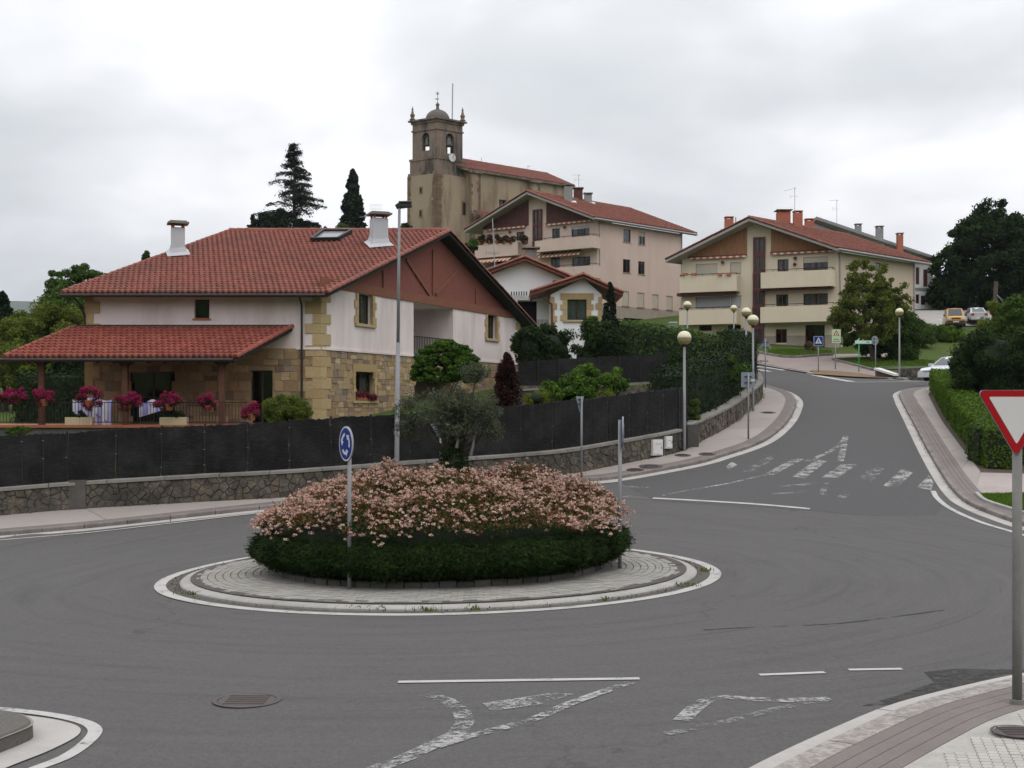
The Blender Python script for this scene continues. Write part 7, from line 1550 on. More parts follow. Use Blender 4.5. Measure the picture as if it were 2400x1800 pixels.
# weeds in the gutter round the island, blades on the verges
W_ = []
for px, py, r_ in ((462, 1394, .3), (845, 1430, .22), (900, 1432, .14), (1000, 1433, .25), (1108, 1430, .15), (1612, 1375, .22), (1655, 1340, .16), (1225, 1420, .1), (1420, 1408, .08)):
    c = gp(px, py); k = int(220 * r_); W_.append(np.array([c.x, c.y, g(c.x, c.y)]) + np.stack([rng.normal(0, r_ * .5, k), rng.normal(0, .05, k), rng.random(k) * .07], 1))
W_ = np.concatenate(W_); leaves("weeds", quads(W_, .025, np.tile(np.array([0, -.6, .3]), (len(W_), 1)), 3.0, .6, np.tile(np.array([0, 0, 1.0]), (len(W_), 1))), "leaf_street", None, kind="stuff")["label"] = "small weeds growing in the gutter round the roundabout"
def blades(name, label, pix, n, h, mat, dz):
    poly = [gp(x, y, .1).to_2d() for x, y in pix]; xs_, ys_ = [p.x for p in poly], [p.y for p in poly]; pts = []
    while len(pts) < n:
        x, y = random.uniform(min(xs_), max(xs_)), random.uniform(min(ys_), max(ys_))
        if inside(x, y, [(p.x, p.y) for p in poly]): pts.append((x, y, g(x, y) + dz + h * .4))
    Pb = np.array(pts); leaves(name, quads(Pb, h * .28, np.tile(np.array([0, -.7, .2]), (n, 1)), 3.4, .7, np.tile(np.array([0, 0, 1.0]), (n, 1))), mat, None, kind="stuff")["label"] = label
L_ = []
def strew(line, d0, d1, n, h, dens=1.0):
    s_ = arclen(line); ns_ = normals(line); sa = rng.uniform(0, s_[-1], n); sa = sa[np.sin(sa * 1.7) + np.sin(sa * .63 + 2) + rng.normal(0, .7, n) > .2]; x = np.interp(sa, s_, [p.x for p in line]); y = np.interp(sa, s_, [p.y for p in line]); d = rng.uniform(d0, d1, len(sa)); x = x + np.interp(sa, s_, [p.x for p in ns_]) * d; y = y + np.interp(sa, s_, [p.y for p in ns_]) * d; L_.append(np.stack([x, y, G(x, y) + h + rng.random(len(sa)) * .03], 1))
strew(W_base, -.14, -.01, 2600, .145); strew(K_left, -.10, -.01, 900, .03); strew(K_right, -.10, -.01, 700, .03); strew(ring(RO - .36, 160), -.1, .1, 900, .015)
L_ = np.concatenate(L_); leaves("litter", quads(L_, .022, np.tile(np.array([0, -.3, .8]), (len(L_), 1)), 1.6, .9), "leaf_litter", None, kind="stuff")["label"] = "dead leaves and moss gathered along kerbs and the wall foot"
blades("grass", "green grass blades on the small lawn by the pavement", [(2292, 1162), (2400, 1160), (2470, 1162), (2470, 1225), (2370, 1192), (2310, 1175)], 9000, .06, "leaf_hedge", .16)
blades("grass", "grass blades on the lawn under the street trees", [(1957, 842), (2050, 840), (2190, 847), (2190, 860), (2064, 860), (2053, 866)], 7000, .12, "leaf_hedge", .15)
blades("grass", "grass blades on the strip before the cream block", [(1800, 830), (1852, 836), (1950, 831), (1950, 824), (1860, 820), (1800, 822)], 5000, .12, "leaf_hedge", .16)
# ================================================================== STREET FURNITURE
simple("globe_cream", (0.62, 0.57, 0.40), 0.35, 0.05, 2.0, spec=.5); simple("globe_amber", (0.33, 0.26, 0.10), 0.35, 0.1, 2.0, spec=.5)
simple("pole_grey", (0.235, 0.235, 0.245), 0.6, 0.1, 1.5, 0.0, 14, 0.2, stain=((0.15, 0.145, 0.14), .5, 1.5)); simple("pole_dirty", (0.20, 0.195, 0.185), 0.7, 0.2, 2.0, .2, 18, .1, stain=((0.10, 0.095, 0.085), .6, 1.6))
simple("sign_grey", (0.215, 0.245, 0.285), 0.5, 0.08, 2.0, 0, 12, .2); simple("sign_blue", (0.008, 0.030, 0.20), 0.6, 0.06, spec=.12); simple("sign_white", (0.55, 0.535, 0.525), 0.5, 0.04, spec=.3); simple("sign_red", (0.30, 0.008, 0.011), 0.6, 0.08, spec=.12)
simple("sign_black", (0.012, 0.012, 0.012), .5); simple("sign_lime", (0.42, 0.55, 0.33), .5, .06); simple("sign_mint", (0.48, 0.62, 0.54), .5, .06); simple("post_green", (0.05, 0.32, 0.09), .5, .1); simple("box_white", (0.66, 0.655, 0.65), .5, .05, 1.0, stain=((.5, .49, .48), .5, 2.0)); simple("box_olive", (.16, .2, .15), .6)
# --- globe lamps
def globe_lamp():
    r = thing("globe_lamp", "", "street lamp"); mb = MB(); mb.tube([(0, 0, -.9), (0, 0, .35), (0, 0, 3.95)], [.062, .060, .046], 12); mb.build("pole", "pole_grey", r, smooth=True)
    mb = MB(); mb.lathe((0, 0, 3.93), [(.05, 0), (.075, .02), (.085, .08), (.12, .10), (.12, .13)], 14); mb.build("collar", "dark_metal", r)
    R0 = .265; c = 4.0 + R0; mb = MB(); mb.lathe((0, 0, c), [(R0 * math.cos(a), R0 * math.sin(a)) for a in np.linspace(-1.25, -.03, 8)], 24); mb.build("lower_shade", "globe_amber", r, smooth=True)
    mb = MB(); mb.lathe((0, 0, c), [(R0 * 1.012 * math.cos(a), R0 * 1.012 * math.sin(a)) for a in np.linspace(-.03, 1.5, 9)], 24); mb.build("globe", "globe_cream", r, smooth=True)
    mb = MB(); mb.lathe((0, 0, c - .012), [(R0 * .99, -.012), (R0 * 1.03, -.01), (R0 * 1.03, .012), (R0 * .99, .014)], 24, cap=False); mb.build("band", "pole_grey", r)
    return r
gl0 = globe_lamp(); spots = []
p = gp(1604, 1057, .13); spots.append((p.x, p.y, p.z, "globe lamp post on the pavement by the white meter boxes")); p = gp(1765, 964, .13); spots.append((p.x, p.y, p.z, "globe lamp post at the bend beyond the grey square sign"))
for px, top, Y, l in ((1749, 721, 70, "globe lamp just behind the bend lamp, over the hedge"), (1720, 715, 100, "smallest farthest globe lamp before the cream block's balconies"), (1611, 706, 82, "globe lamp above the long clipped hedge, by the lower balcony")): v = at(px, top, Y); spots.append((v.x, Y, v.z - 4.53, l))
p = gp(2108, 884, .12); spots.append((p.x, p.y, p.z, "globe lamp post at the foot of the white sloping coping"))
for i, (x, y, z, l) in enumerate(spots):
    o = gl0 if i == 0 else copy_tree(gl0); o.location = (x, y, z); o["label"] = l; o["group"] = "globe street lamps"
# --- tall lamp
p = gp(930, 1146, .13); tl = thing("street_light", "tall grey street light with flat head in front of the farmhouse", "street lamp", (p.x, p.y, p.z)); zt = (YH - 486) / F * p.y; xt = (936 - CX) / F * p.y
mb = MB(); mb.tube([(p.x, p.y, p.z), (p.x, p.y, p.z + 1.2), (p.x + (xt - p.x) * .5, p.y, p.z + (zt - p.z) * .52)], [.085, .082, .07], 14); mb.build("pole", "pole_grey", tl, smooth=True)
mb = MB(); mb.tube([(p.x + (xt - p.x) * .5, p.y, p.z + (zt - p.z) * .52), (xt, p.y, zt)], [.055, .045], 12); mb.build("upper_pole", "pole_grey", tl, smooth=True)
mb = MB(); mb.tube([(p.x, p.y, p.z + 1.75), (p.x, p.y, p.z + 1.85)], .092, 12); mb.build("band", "galvanised", tl)
mb = MB(); mb.prism([(xt - .10, p.y - .05, zt - .02), (xt + .40, p.y - .1, zt + .03), (xt + .38, p.y - .1, zt + .16), (xt + .0, p.y - .05, zt + .16), (xt - .14, p.y - .05, zt + .07)], (0, .32, 0)); mb.build("lamp_head", "dark_metal", tl)
mb = MB(); mb.frame((xt, p.y, zt + .165), (1, 0, .02), (0, 1, 0), (0, 0, 1), (-.02, .40), (-.12, .3), (0, .025)); mb.build("lamp_cover", "chimney_grey", tl)
# --- signs
def post(parent, x, y, z0, z1, r=.038, mat="pole_grey"): mb = MB(); mb.tube([(x, y, z0 - .15), (x, y, z1)], r, 12); mb.build("post", mat, parent, smooth=True)
class Plate:
    """local frame of a sign plate: centre c, facing direction ang (0 faces the camera, positive turns to the right)"""
    def __init__(s, c, ang): a = R(ang); s.c = Vector(c); s.n = Vector((math.sin(a), -math.cos(a), 0)); s.u = Vector((math.cos(a), math.sin(a), 0))
    def pts(s, pl, d): return [s.c + s.u * x + Vector((0, 0, z)) + s.n * d for x, z in pl]
    def layer(s, pl, d0, d1, mat, name, parent): mb = MB(); mb.prism(s.pts(pl, d0), s.n * (d1 - d0)); return mb.build(name, mat, parent)
def circ(r, n=36, a0=0, a1=360): return [(r * math.cos(R(a0 + (a1 - a0) * k / n)), r * math.sin(R(a0 + (a1 - a0) * k / n))) for k in range(n)]
def rtri(side, rad, up=False, n=6):
    """equilateral triangle with rounded corners, point down unless up; centred on its centroid"""
    h = side * math.sqrt(3) / 2; C = [(-side / 2, h / 3), (side / 2, h / 3), (0, -2 * h / 3)]; out = []
    for i, (cx, cz) in enumerate(C):
        L_ = math.hypot(cx, cz); ix, iz = cx - cx / L_ * rad * 2, cz - cz / L_ * rad * 2; m = math.atan2(cz, cx)
        for k in range(n + 1): a = m + (R(60) - R(120) * k / n); out.append((ix + rad * math.cos(a), iz + rad * math.sin(a)))
    out = [(x, -z) if up else (x, z) for x, z in out]; return out
def rsq(w, h, rad, n=4):
    out = []
    for cx, cz, a0 in ((w / 2 - rad, h / 2 - rad, 0), (-w / 2 + rad, h / 2 - rad, 90), (-w / 2 + rad, -h / 2 + rad, 180), (w / 2 - rad, -h / 2 + rad, 270)): out += [(cx + rad * math.cos(R(a0 + 90 * k / n)), cz + rad * math.sin(R(a0 + 90 * k / n))) for k in range(n + 1)]
    return out
def roundabout_sign(label, px, Y, cy, ang, top):
    X = (px - CX) / F * Y; zc = at(0, cy, Y).z; t = thing("roundabout_sign", label, "road sign", (X, Y, g(X, Y) + .1), "round blue roundabout signs"); n_ = Plate((X, Y, zc), ang); n_.c = n_.c + n_.n * .05; post(t, X, Y, g(X, Y) + .1, top)
    n_.layer(circ(.325), 0, .02, "sign_grey", "plate", t); n_.layer(circ(.322), .0205, .024, "sign_white", "rim", t); n_.layer(circ(.292), .0245, .028, "sign_blue", "face", t)
    for k in range(3):
        a0 = 100 + 120 * k; ro, ri = .205, .150; arc = [(ro * math.cos(R(a0 + 62 * j / 8)), ro * math.sin(R(a0 + 62 * j / 8))) for j in range(9)] + [(ri * math.cos(R(a0 + 62 * j / 8)), ri * math.sin(R(a0 + 62 * j / 8))) for j in range(8, -1, -1)]
        n_.layer(arc, .0285, .031, "sign_white", "arrow", t); am = R(a0 + 60); tip = R(a0 + 94); rm = (ro + ri) / 2
        n_.layer([(.245 * math.cos(am), .245 * math.sin(am)), (rm * math.cos(tip), rm * math.sin(tip)), (.105 * math.cos(am), .105 * math.sin(am))], .0285, .031, "sign_white", "arrowhead", t)
roundabout_sign("round blue roundabout sign with white arrows before the flower mound", 819, 23.75, 1040, -60, at(0, 1010, 23.75).z)
roundabout_sign("roundabout sign seen edge-on at the flower mound's far side", 1453, 26.4, 1013, 84, at(0, 984, 26.4).z)
def back_sign(name, label, px, ybase, cy, shape, ang, dz=.13, Y=None, top=None, r=.036, sticker=None, cat="road sign", brackets=True):
    b = gp(px, ybase, dz) if Y is None else Vector(((px - CX) / F * Y, Y, g((px - CX) / F * Y, Y) + dz)); zc = (YH - cy) / F * b.y; t = thing(name, label, cat, (b.x, b.y, b.z)); pl = Plate((b.x, b.y, zc), ang); pl.c = pl.c - pl.n * .05
    post(t, b.x, b.y, b.z, zc + max(z for _, z in shape) * (.9 if top is None else top), r); pl.layer(shape, -.015, .0, "sign_grey", "plate", t)
    if brackets:
        w = max(x for x, _ in shape) * .55
        for q in (.5, -.5): zz = max(z for _, z in shape) * q * .8; pl.layer([(-w, zz - .02), (w, zz - .02), (w, zz + .02), (-w, zz + .02)], .001, .03, "dark_metal", "bracket", t)
    if sticker: pl.layer([(sticker[0] - sticker[2], sticker[1] - .035), (sticker[0] + sticker[2], sticker[1] - .035), (sticker[0] + sticker[2], sticker[1] + .035), (sticker[0] - sticker[2], sticker[1] + .035)], .001, .006, "sign_white", "sticker", t)
    return t
back_sign("give_way_sign", "back of a narrow-angled give-way sign on the pavement by the black fence", 1363, 1119, 942, rtri(.66, .04), 62)
back_sign("give_way_sign", "back of a give-way sign half hidden by the olive tree", 1032, 1140, 1003, rtri(.72, .04), 20, sticker=(.32, .12, .1))
back_sign("square_sign", "back of a grey square sign on the bend pavement", 1754, 1029, 890, rsq(.56, .60, .04), 6, sticker=(.2, -.02, .08))
back_sign("warning_sign", "back of a grey triangular warning sign at the bend", 1794, 909, 808, rtri(.72, .05, True), -15, brackets=True)
back_sign("stop_sign", "grey back of an eight-sided stop sign on the lawn corner", 2052, 874, 798, circ(.34, 8, 22.5, 382.5), 28, dz=.1)
# give-way sign close by
b = gp(2384, 1649, .07); gw = thing("give_way_sign", "large red and white give-way sign near the camera", "road sign", (b.x, b.y, b.z)); zc = (YH - 967) / F * b.y; pl = Plate((b.x - .035, b.y - .07, zc), -3)
post(gw, b.x, b.y, b.z, zc + .25, .054, "pole_dirty"); S_ = .86; pl.layer(rtri(S_, .045), -.025, 0, "sign_grey", "plate", gw); pl.layer(rtri(S_ - .012, .043), .0005, .004, "sign_red", "border", gw)
pl.layer(rtri(S_ * .70, .012), .0045, .007, "sign_white", "face", gw)
mb = MB(); mb.tube([(b.x, b.y, b.z), (b.x, b.y, b.z + .05)], .08, 12); mb.build("base_collar", "pole_dirty", gw)
# pedestrian-crossing sign, lime board, arrow board
b = gp(1918, 871, .1); t = thing("crossing_sign", "blue pedestrian crossing sign at the edge of the paved ramp", "road sign", (b.x, b.y, b.z)); zc = (YH - 799.5) / F * b.y; pl = Plate((b.x, b.y - .06, zc), 4); w = 22.5 / F * b.y; post(t, b.x, b.y, b.z, zc + w * .3)
pl.layer(rsq(w, w, .04), -.02, 0, "sign_white", "plate", t); pl.layer(rsq(w * .93, w * .93, .035), .0005, .004, "sign_blue", "face", t); tri = [(-w * .36, -w * .26), (w * .36, -w * .26), (0, w * .40)]; pl.layer(tri, .0045, .008, "sign_white", "triangle", t)
for q in ([(-.012, .08), (.012, .08), (.035, -.06), (.10, -.15), (.07, -.155), (.0, -.06), (-.07, -.155), (-.10, -.15), (-.035, -.06)], [(-.08, .02), (.08, .02), (.08, -.005), (-.08, -.005)], [(x * .1 * 0 + x, z + .105) for x, z in circ(.026, 10)]): pl.layer([(x * w / .62, z * w / .62) for x, z in q], .0085, .011, "sign_black", "figure", t)
b = gp(1958, 864, .1); t = thing("notice_board", "lime green warning board with a red triangle above the ramp", "road sign", (b.x, b.y, b.z)); w, h_ = 22 / F * b.y, 33 / F * b.y; zc = (YH - 788) / F * b.y; pl = Plate((b.x + .05, b.y - .06, zc), 4); post(t, b.x, b.y, b.z, zc)
pl.layer(rsq(w, h_, .02), -.02, 0, "sign_grey", "plate", t); pl.layer(rsq(w * .94, h_ * .96, .02), .0005, .004, "sign_lime", "face", t); T1 = [(x, z + h_ * .16) for x, z in rtri(w * .72, .03, True)]; pl.layer(T1, .0045, .007, "sign_red", "triangle", t); pl.layer([(x, z + h_ * .145) for x, z in rtri(w * .46, .01, True)], .0075, .010, "sign_white", "triangle_face", t); pl.layer([(x, z + h_ * .14) for x, z in circ(w * .07, 10)], .0105, .013, "sign_black", "figure", t)
for zz, n_ in ((-.22, 7), (-.36, 9)):
    mb = MB()
    for k in range(n_): x = (k - (n_ - 1) / 2) * w * .085; mb.prism(pl.pts([(x - w * .03, h_ * zz - h_ * .035), (x + w * .025, h_ * zz - h_ * .035), (x + w * .03, h_ * zz + h_ * random.uniform(.01, .04)), (x - w * .03, h_ * zz + h_ * .035)], .0045), pl.n * .002)
    mb.build("lettering", "sign_black", t, kind="stuff")
b = gp(2013, 871, .1); t = thing("direction_sign", "pale green arrow sign on a thin green post", "road sign", (b.x, b.y, b.z)); zc = (YH - 802) / F * b.y; pl = Plate((b.x + .32, b.y - .05, zc), 0); s_ = F / b.y; post(t, b.x, b.y, b.z, zc + .08, .035, "post_green")
pl.layer([(-.62, -.13), (.55, -.13), (.70, 0), (.55, .13), (-.62, .13)], -.015, 0, "post_green", "plate", t); pl.layer([(-.60, -.11), (.54, -.11), (.67, 0), (.54, .11), (-.60, .11)], .0005, .004, "sign_mint", "face", t); pl.layer([(.2, -.05), (.42, -.05), (.44, .05), (.36, .03), (.22, .06)], .0045, .006, "sign_grey", "emblem", t); pl.layer([(-.52, .13), (-.32, .13), (-.28, .30), (-.38, .2)], -.01, .0, "sign_mint", "finial", t); pl.layer([(-.08, .13), (-.02, .13), (-.04, .24)], -.01, 0, "sign_mint", "finial", t)
# --- meter boxes on the wall
for (x0, y0, x1, y1), lab in (((1524, 1030, 1550, 1067), "larger white meter box set low in the stone wall"), ((1555, 1022, 1572, 1051), "smaller white meter box set higher in the stone wall")):
    q = px_on(W_base, (x0 + x1) / 2); i = min(range(len(W_base)), key=lambda k: (W_base[k] - q).length); nn2 = normals(W_base)[i]; A_ = Vector((nn2.y, -nn2.x, 0)); Nn = Vector((-nn2.x, -nn2.y, 0)); Y = q.y; w = (x1 - x0) / F * Y / max(.5, abs(A_.x) * 1.0); za, zb = (YH - y1) / F * Y, (YH - y0) / F * Y
    t = thing("meter_box", lab, "utility box", (q.x, q.y, za)); O = Vector((q.x, q.y, 0)); mb = MB(); mb.frame(O, A_, Nn, (0, 0, 1), (-w / 2, w / 2), (-.1, .10), (za, zb)); mb.build("case", "box_white", t); mb = MB(); mb.frame(O, A_, Nn, (0, 0, 1), (-w * .42, w * .42), (.101, .118), (za + .05, zb - .05)); d = mb.build("door", "box_white", t); mb = MB(); mb.frame(O, A_, Nn, (0, 0, 1), (w * .28, w * .34), (.118, .128), ((za + zb) / 2 - .05, (za + zb) / 2 + .03)); mb.build("lock", "pole_grey", d); mb = MB(); mb.frame(O, A_, Nn, (0, 0, 1), (-w * .25, w * .25), (.118, .122), (zb - .17, zb - .155)); mb.build("vent", "pole_grey", d)
# --- covers in the ground
for px, py, r_, dz, lab in ((579, 1642, .40, .004, "round iron cover in the near carriageway"), (1489, 1101, .30, .14, "iron cover in the pavement, first left of the meter boxes"), (1526, 1093, .42, .14, "large iron cover in the pavement below the meter boxes"), (1600, 1067, .30, .14, "iron cover at the foot of the meter-box lamp post"), (1658, 1064, .32, .14, "iron cover in the pavement right of the meter-box lamp post"), (1801, 967, .34, .14, "iron cover in the pavement at the bend"), (2385, 1716, .26, .09, "round iron cover among the white tactile tiles")):
    c = gp(px, py, dz); t = thing("iron_cover", lab, "manhole cover", (c.x, c.y, c.z)); z = g(c.x, c.y) + dz; mb = MB(); n_ = 28; sl = (g(c.x, c.y + .3) - g(c.x, c.y - .3)) / .6
    rng_ = lambda rr, h: [(c.x + rr * math.cos(2 * math.pi * k / n_), c.y + rr * math.sin(2 * math.pi * k / n_), z + h + rr * math.sin(2 * math.pi * k / n_) * sl) for k in range(n_)]
    v = rng_(r_, .002) + rng_(r_, .012) + rng_(r_ * .86, .012); mb.add(v, [(k, (k + 1) % n_, n_ + (k + 1) % n_, n_ + k) for k in range(n_)] + [(n_ + k, n_ + (k + 1) % n_, 2 * n_ + (k + 1) % n_, 2 * n_ + k) for k in range(n_)]); mb.build("rim", "iron_cover", t); mb = MB(); mb.add(rng_(r_ * .84, .010), [tuple(range(n_))]); lid = mb.build("lid", "iron_cover", t); mb = MB()
    for k in range(-2, 3): mb.bar((c.x - r_ * .6, c.y + k * r_ * .26, z + .012 + k * r_ * .26 * sl), (c.x + r_ * .6, c.y + k * r_ * .26, z + .012 + k * r_ * .26 * sl), .03, .01)
    mb.build("ribs", "iron_cover", lid, kind="stuff")
# --- garden gate
ga, gb_ = px_on(W_base, 1598), px_on(W_base, 1617); gt = thing("garden_gate", "narrow black gate between the two stone walls", "gate", (ga.x, ga.y, g(ga.x, ga.y) + .13)); zt = at(0, 908, ga.y).z; d_ = (gb_ - ga).normalized(); n3 = Vector((-d_.y, d_.x)) * .15; A2 = Vector((ga.x + n3.x, ga.y + n3.y, 0)); D3 = Vector((d_.x, d_.y, 0)); Lg = (gb_ - ga).length; zb = g(ga.x, ga.y) + .15
mb = MB(); mb.frame(A2, D3, (-d_.y, d_.x, 0), (0, 0, 1), (.06, Lg - .12), (-.02, .02), (zb + .05, zt - .05)); mb.build("leaf", "brushwood", gt)
for a_ in (0, Lg - .06): mb = MB(); mb.frame(A2, D3, (-d_.y, d_.x, 0), (0, 0, 1), (a_, a_ + .06), (-.04, .04), (zb - .1, zt)); mb.build("gate_post", "dark_metal", gt)
mb = MB(); mb.frame(A2, D3, (-d_.y, d_.x, 0), (0, 0, 1), (.06, Lg - .12), (-.03, .03), (zt - .05, zt)); mb.build("top_rail", "dark_metal", gt); mb = MB(); mb.frame(A2, D3, (-d_.y, d_.x, 0), (0, 0, 1), (Lg * .75, Lg * .82), (-.06, -.02), (zb + .95, zb + 1.1)); mb.build("handle", "galvanised", gt)
q = w2[0]; mb = MB(); mb.box((q.x - .12, q.x + .30), (q.y - .05, q.y + .5), (g(q.x, q.y), g(q.x, q.y) + 1.0)); mb.build("pier", "wall_mortar", wall2)
# --- green mesh fence at the bend
mf = thing("mesh_fence", "dark green wire mesh fence at the end of the tall hedge", "fence", (w2[-14].x, w2[-14].y, g(w2[-14].x, w2[-14].y))); seg_ = [p + q_ * .12 for p, q_ in zip(w2, normals(w2))][-20:-6]; simple("mesh_green", (.012, .03, .02), .6)
for i in (0, 6, 13): p = seg_[i]; mb = MB(); mb.tube([(p.x, p.y, g(p.x, p.y) + .9), (p.x, p.y, g(p.x, p.y) + 3.2)], .03, 6); mb.build("post", "mesh_green", mf)
mb = MB()
for k in range(24):
    for i in range(13): a_, b_ = seg_[i], seg_[i + 1]; h_ = 1.05 + k * .09; mb.tube([(a_.x, a_.y, g(a_.x, a_.y) + h_), (b_.x, b_.y, g(b_.x, b_.y) + h_)], .007, 3, False)
for i in range(14 * 4 - 3): t_ = i / 4; a_ = seg_[int(t_)].lerp(seg_[min(13, int(t_) + 1)], t_ % 1); mb.tube([(a_.x, a_.y, g(a_.x, a_.y) + 1.0), (a_.x, a_.y, g(a_.x, a_.y) + 3.15)], .007, 3, False)
mb.build("wire_mesh", "mesh_green", mf, kind="stuff")
# --- cloths hung on the terrace
def _cloth(name, c1, c2):
    t = NT(name); co = t.coord((1, 1, 1)); w = t.new("TexWave"); w.inputs["Scale"].default_value = .7; w.inputs["Distortion"].default_value = 5.0; t.link(co, w.inputs[0]); t.base(t.ramp(w.outputs["Fac"], [(.35, c1), (.6, c2)])); t.rough(.9)
_cloth("cloth_lilac", (.58, .57, .64), (.36, .33, .62))
def cloth(label, px0, px1, y0, y1, Y, cut):
    c = at((px0 + px1) / 2, y1, Y); t = thing("hanging_cloth", label, "cloth", (c.x, c.y, c.z)); n_ = 40; vs = []
    for k in range(n_ + 1):
        u = k / n_; X = at(px0 + (px1 - px0) * u, 0, Y).x; zt_, zb_ = at(0, y0 + 4 * math.sin(u * 9), Y).z, at(0, y1 - cut(u), Y).z; f_ = .05 * math.sin(u * 31) + .03 * math.sin(u * 53 + 1)
        for j in range(5): vs.append((X, Y + f_ * (.3 + j * .17), zt_ + (zb_ - zt_) * j / 4))
    mb = MB(); mb.add(vs, [(k * 5 + j, k * 5 + 5 + j, k * 5 + 6 + j, k * 5 + 1 + j) for k in range(n_) for j in range(4)]); mb.build("sheet", "cloth_lilac", t, smooth=True); mb = MB(); mb.tube([(vs[0][0], Y, vs[0][2] + .01), (vs[-1][0], Y, vs[-1][2] + .01)], .012, 6); mb.build("line", "dark_metal", t)
cloth("white and lilac cloth hanging below the third flower basket", 170, 262, 935, 996, 52.3, lambda u: 26 * (u < .5) * (1 - u)); cloth("white and lilac cloth hanging between the fourth and fifth flower baskets", 326, 386, 940, 978, 52.3, lambda u: 18 * u)
# --- things on the slopes
def slab_thing(name, label, cat, loc, mat, mb): t = thing(name, label, cat, loc); mb.build("panel", mat, t); return t
c = at(1555, 906, 55.5); simple("canopy_pink", (.36, .13, .15), .8, .1); t = thing("garden_canopy", "small pink sloping canopy behind the screen fence", "canopy", (c.x, c.y, c.z - 1.6)); mb = MB(); mb.prism([at(1529, 915, 55), at(1575, 915, 55), at(1582, 899, 56.4), at(1540, 899, 56.4)], (0, 0, .03)); mb.build("cover", "canopy_pink", t)
for px in (1533, 1574): q = at(px, 914, 55.2); mb = MB(); mb.tube([(q.x, q.y, g(q.x, q.y)), (q.x, q.y, q.z)], .03, 6); mb.build("pole", "dark_metal", t)
mb = MB(); mb.prism([at(1218, 856, 77.6), at(1242, 878, 77.6), at(1242, 882, 77.6), at(1218, 861, 77.6)], (0, 2.5, 0)); mb.build("side_porch_roof", "roof_tile", house)
# retaining wall with a white sloping coping
rw0, rw1 = gp(2108, 888, .0), gp(2176, 891, 0); fr = Face((rw0.x, rw0.y + .4, 0), (rw1 - rw0).to_2d().to_3d(), (0, -1, 0)); fr.N = Vector((fr.A.y, -fr.A.x, 0)); Lr = (rw1 - rw0).length + 6; zt = at(0, 863, rw0.y).z; rt_ = thing("retaining_wall", "grey stone retaining wall beside the right-hand globe lamp", "wall", (rw0.x, rw0.y, rw0.z))
mb = MB(); fr.box(mb, (0, Lr), (rw0.z - .6, zt - .02), (-.5, 0)); mb.build("core", "wall_mortar", rt_); mb = MB(); fr.box(mb, (-1.4, Lr), (zt - .02, zt + .08), (-.55, .05)); mb.build("coping", "coping", rt_); masonry(rubble(0, Lr, rw0.z - .3, zt - .03, .55, .4), fr.p, rt_, "rubble_stone", lambda a, z: -a, (.02, .07), many=60)
mb = MB(); A3, B3 = at(2063, 862, rw0.y + 1.0), at(2106, 876, rw0.y - .3); mb.prism([A3, B3, B3 + Vector((-.35, -.1, 0)), A3 + Vector((-.45, -.1, 0))], (0, 0, -.14)); mb.build("sloping_coping", "white_flash", rt_); mb = MB(); mb.prism([A3 - Vector((0, 0, .15)), B3 - Vector((0, 0, .15)), Vector((B3.x, B3.y, rw0.z - .5)), Vector((A3.x, A3.y, rw0.z - .5))], (-.3, .1, 0)); mb.build("flank", "wall_mortar", rt_)
# low wall on the bank, brick wall by the van
lw_ = thing("bank_wall", "low grey stone wall climbing the grass bank", "wall", tuple(at(2195, 835, 108))); fcb = Face(at(2190, 835, 107), (at(2270, 800, 114) - at(2190, 835, 107)).to_2d().to_3d(), (0, -1, 0)); fcb.N = Vector((fcb.A.y, -fcb.A.x, 0)); Lb = 9.5
mb = MB(); mb.prism([at(2188, 824, 107), at(2272, 792, 114), at(2272, 812, 114), at(2188, 842, 107)], (0, .4, 0)); mb.build("core", "base_stone", lw_); mb = MB(); mb.prism([at(2187, 822, 106.9), at(2273, 790, 113.9), at(2273, 793, 113.9), at(2187, 825, 106.9)], (0, .55, 0)); mb.build("coping", "coping", lw_)
bw = thing("brick_wall", "orange-brown wall beyond the parked yellow van", "wall", tuple(at(2195, 752, 140))); mb = MB(); mb.prism([at(2150, 720, 140), at(2226, 722, 140), at(2226, 746, 140), at(2150, 752, 140)], (0, .4, 0)); mb.build("panel", "terracotta", bw); mb = MB(); mb.prism([at(2149, 717, 139.9), at(2227, 719, 139.9), at(2227, 722, 139.9), at(2149, 720, 139.9)], (0, .6, 0)); mb.build("coping", "coping", bw)
drape("parking", [(at(2120, 0, 121).x, 121), (at(2420, 0, 121).x + 6, 121), (at(2420, 0, 136).x + 8, 136), (at(2120, 0, 136).x, 136)], .06, "concrete_gutter", kind="structure", step=2)
# wooden pole with stays
pb = at(2326, 800, 74); wp = thing("wooden_pole", "old leaning wooden utility pole with stay wires", "utility pole", (pb.x, pb.y, g(pb.x, pb.y))); mb = MB(); mb.tube([(pb.x - .1, 74, g(pb.x, 74) - .2), at(2326, 800, 74), at(2335, 660, 74)], [.17, .15, .12], 10); mb.build("pole", "bark", wp, smooth=True)
for q in ((2400, 748), (2372, 735)): mb = MB(); mb.tube([at(2336, 690, 73.9), at(q[0], q[1], 72.5)], .008, 5); mb.build("stay_wire", "galvanised", wp)
nb = thing("small_board", "small white-edged board on posts among the bank grass", "sign", tuple(at(2300, 815, 84))); mb = MB(); mb.prism([at(2290, 791, 84), at(2310, 791, 84), at(2310, 806, 84), at(2290, 806, 84)], (0, .03, 0)); mb.build("frame", "sign_white", nb); mb = MB(); mb.prism([at(2292, 793.5, 83.97), at(2308, 793.5, 83.97), at(2308, 804, 83.97), at(2292, 804, 83.97)], (0, .02, 0)); mb.build("panel", "sign_grey", nb)
for px in (2293, 2307): mb = MB(); mb.tube([at(px, 806, 84.05), (at(px, 0, 84.05).x, 84.05, g(at(px, 0, 84).x, 84) - .1)], .03, 6); mb.build("post", "pole_grey", nb)
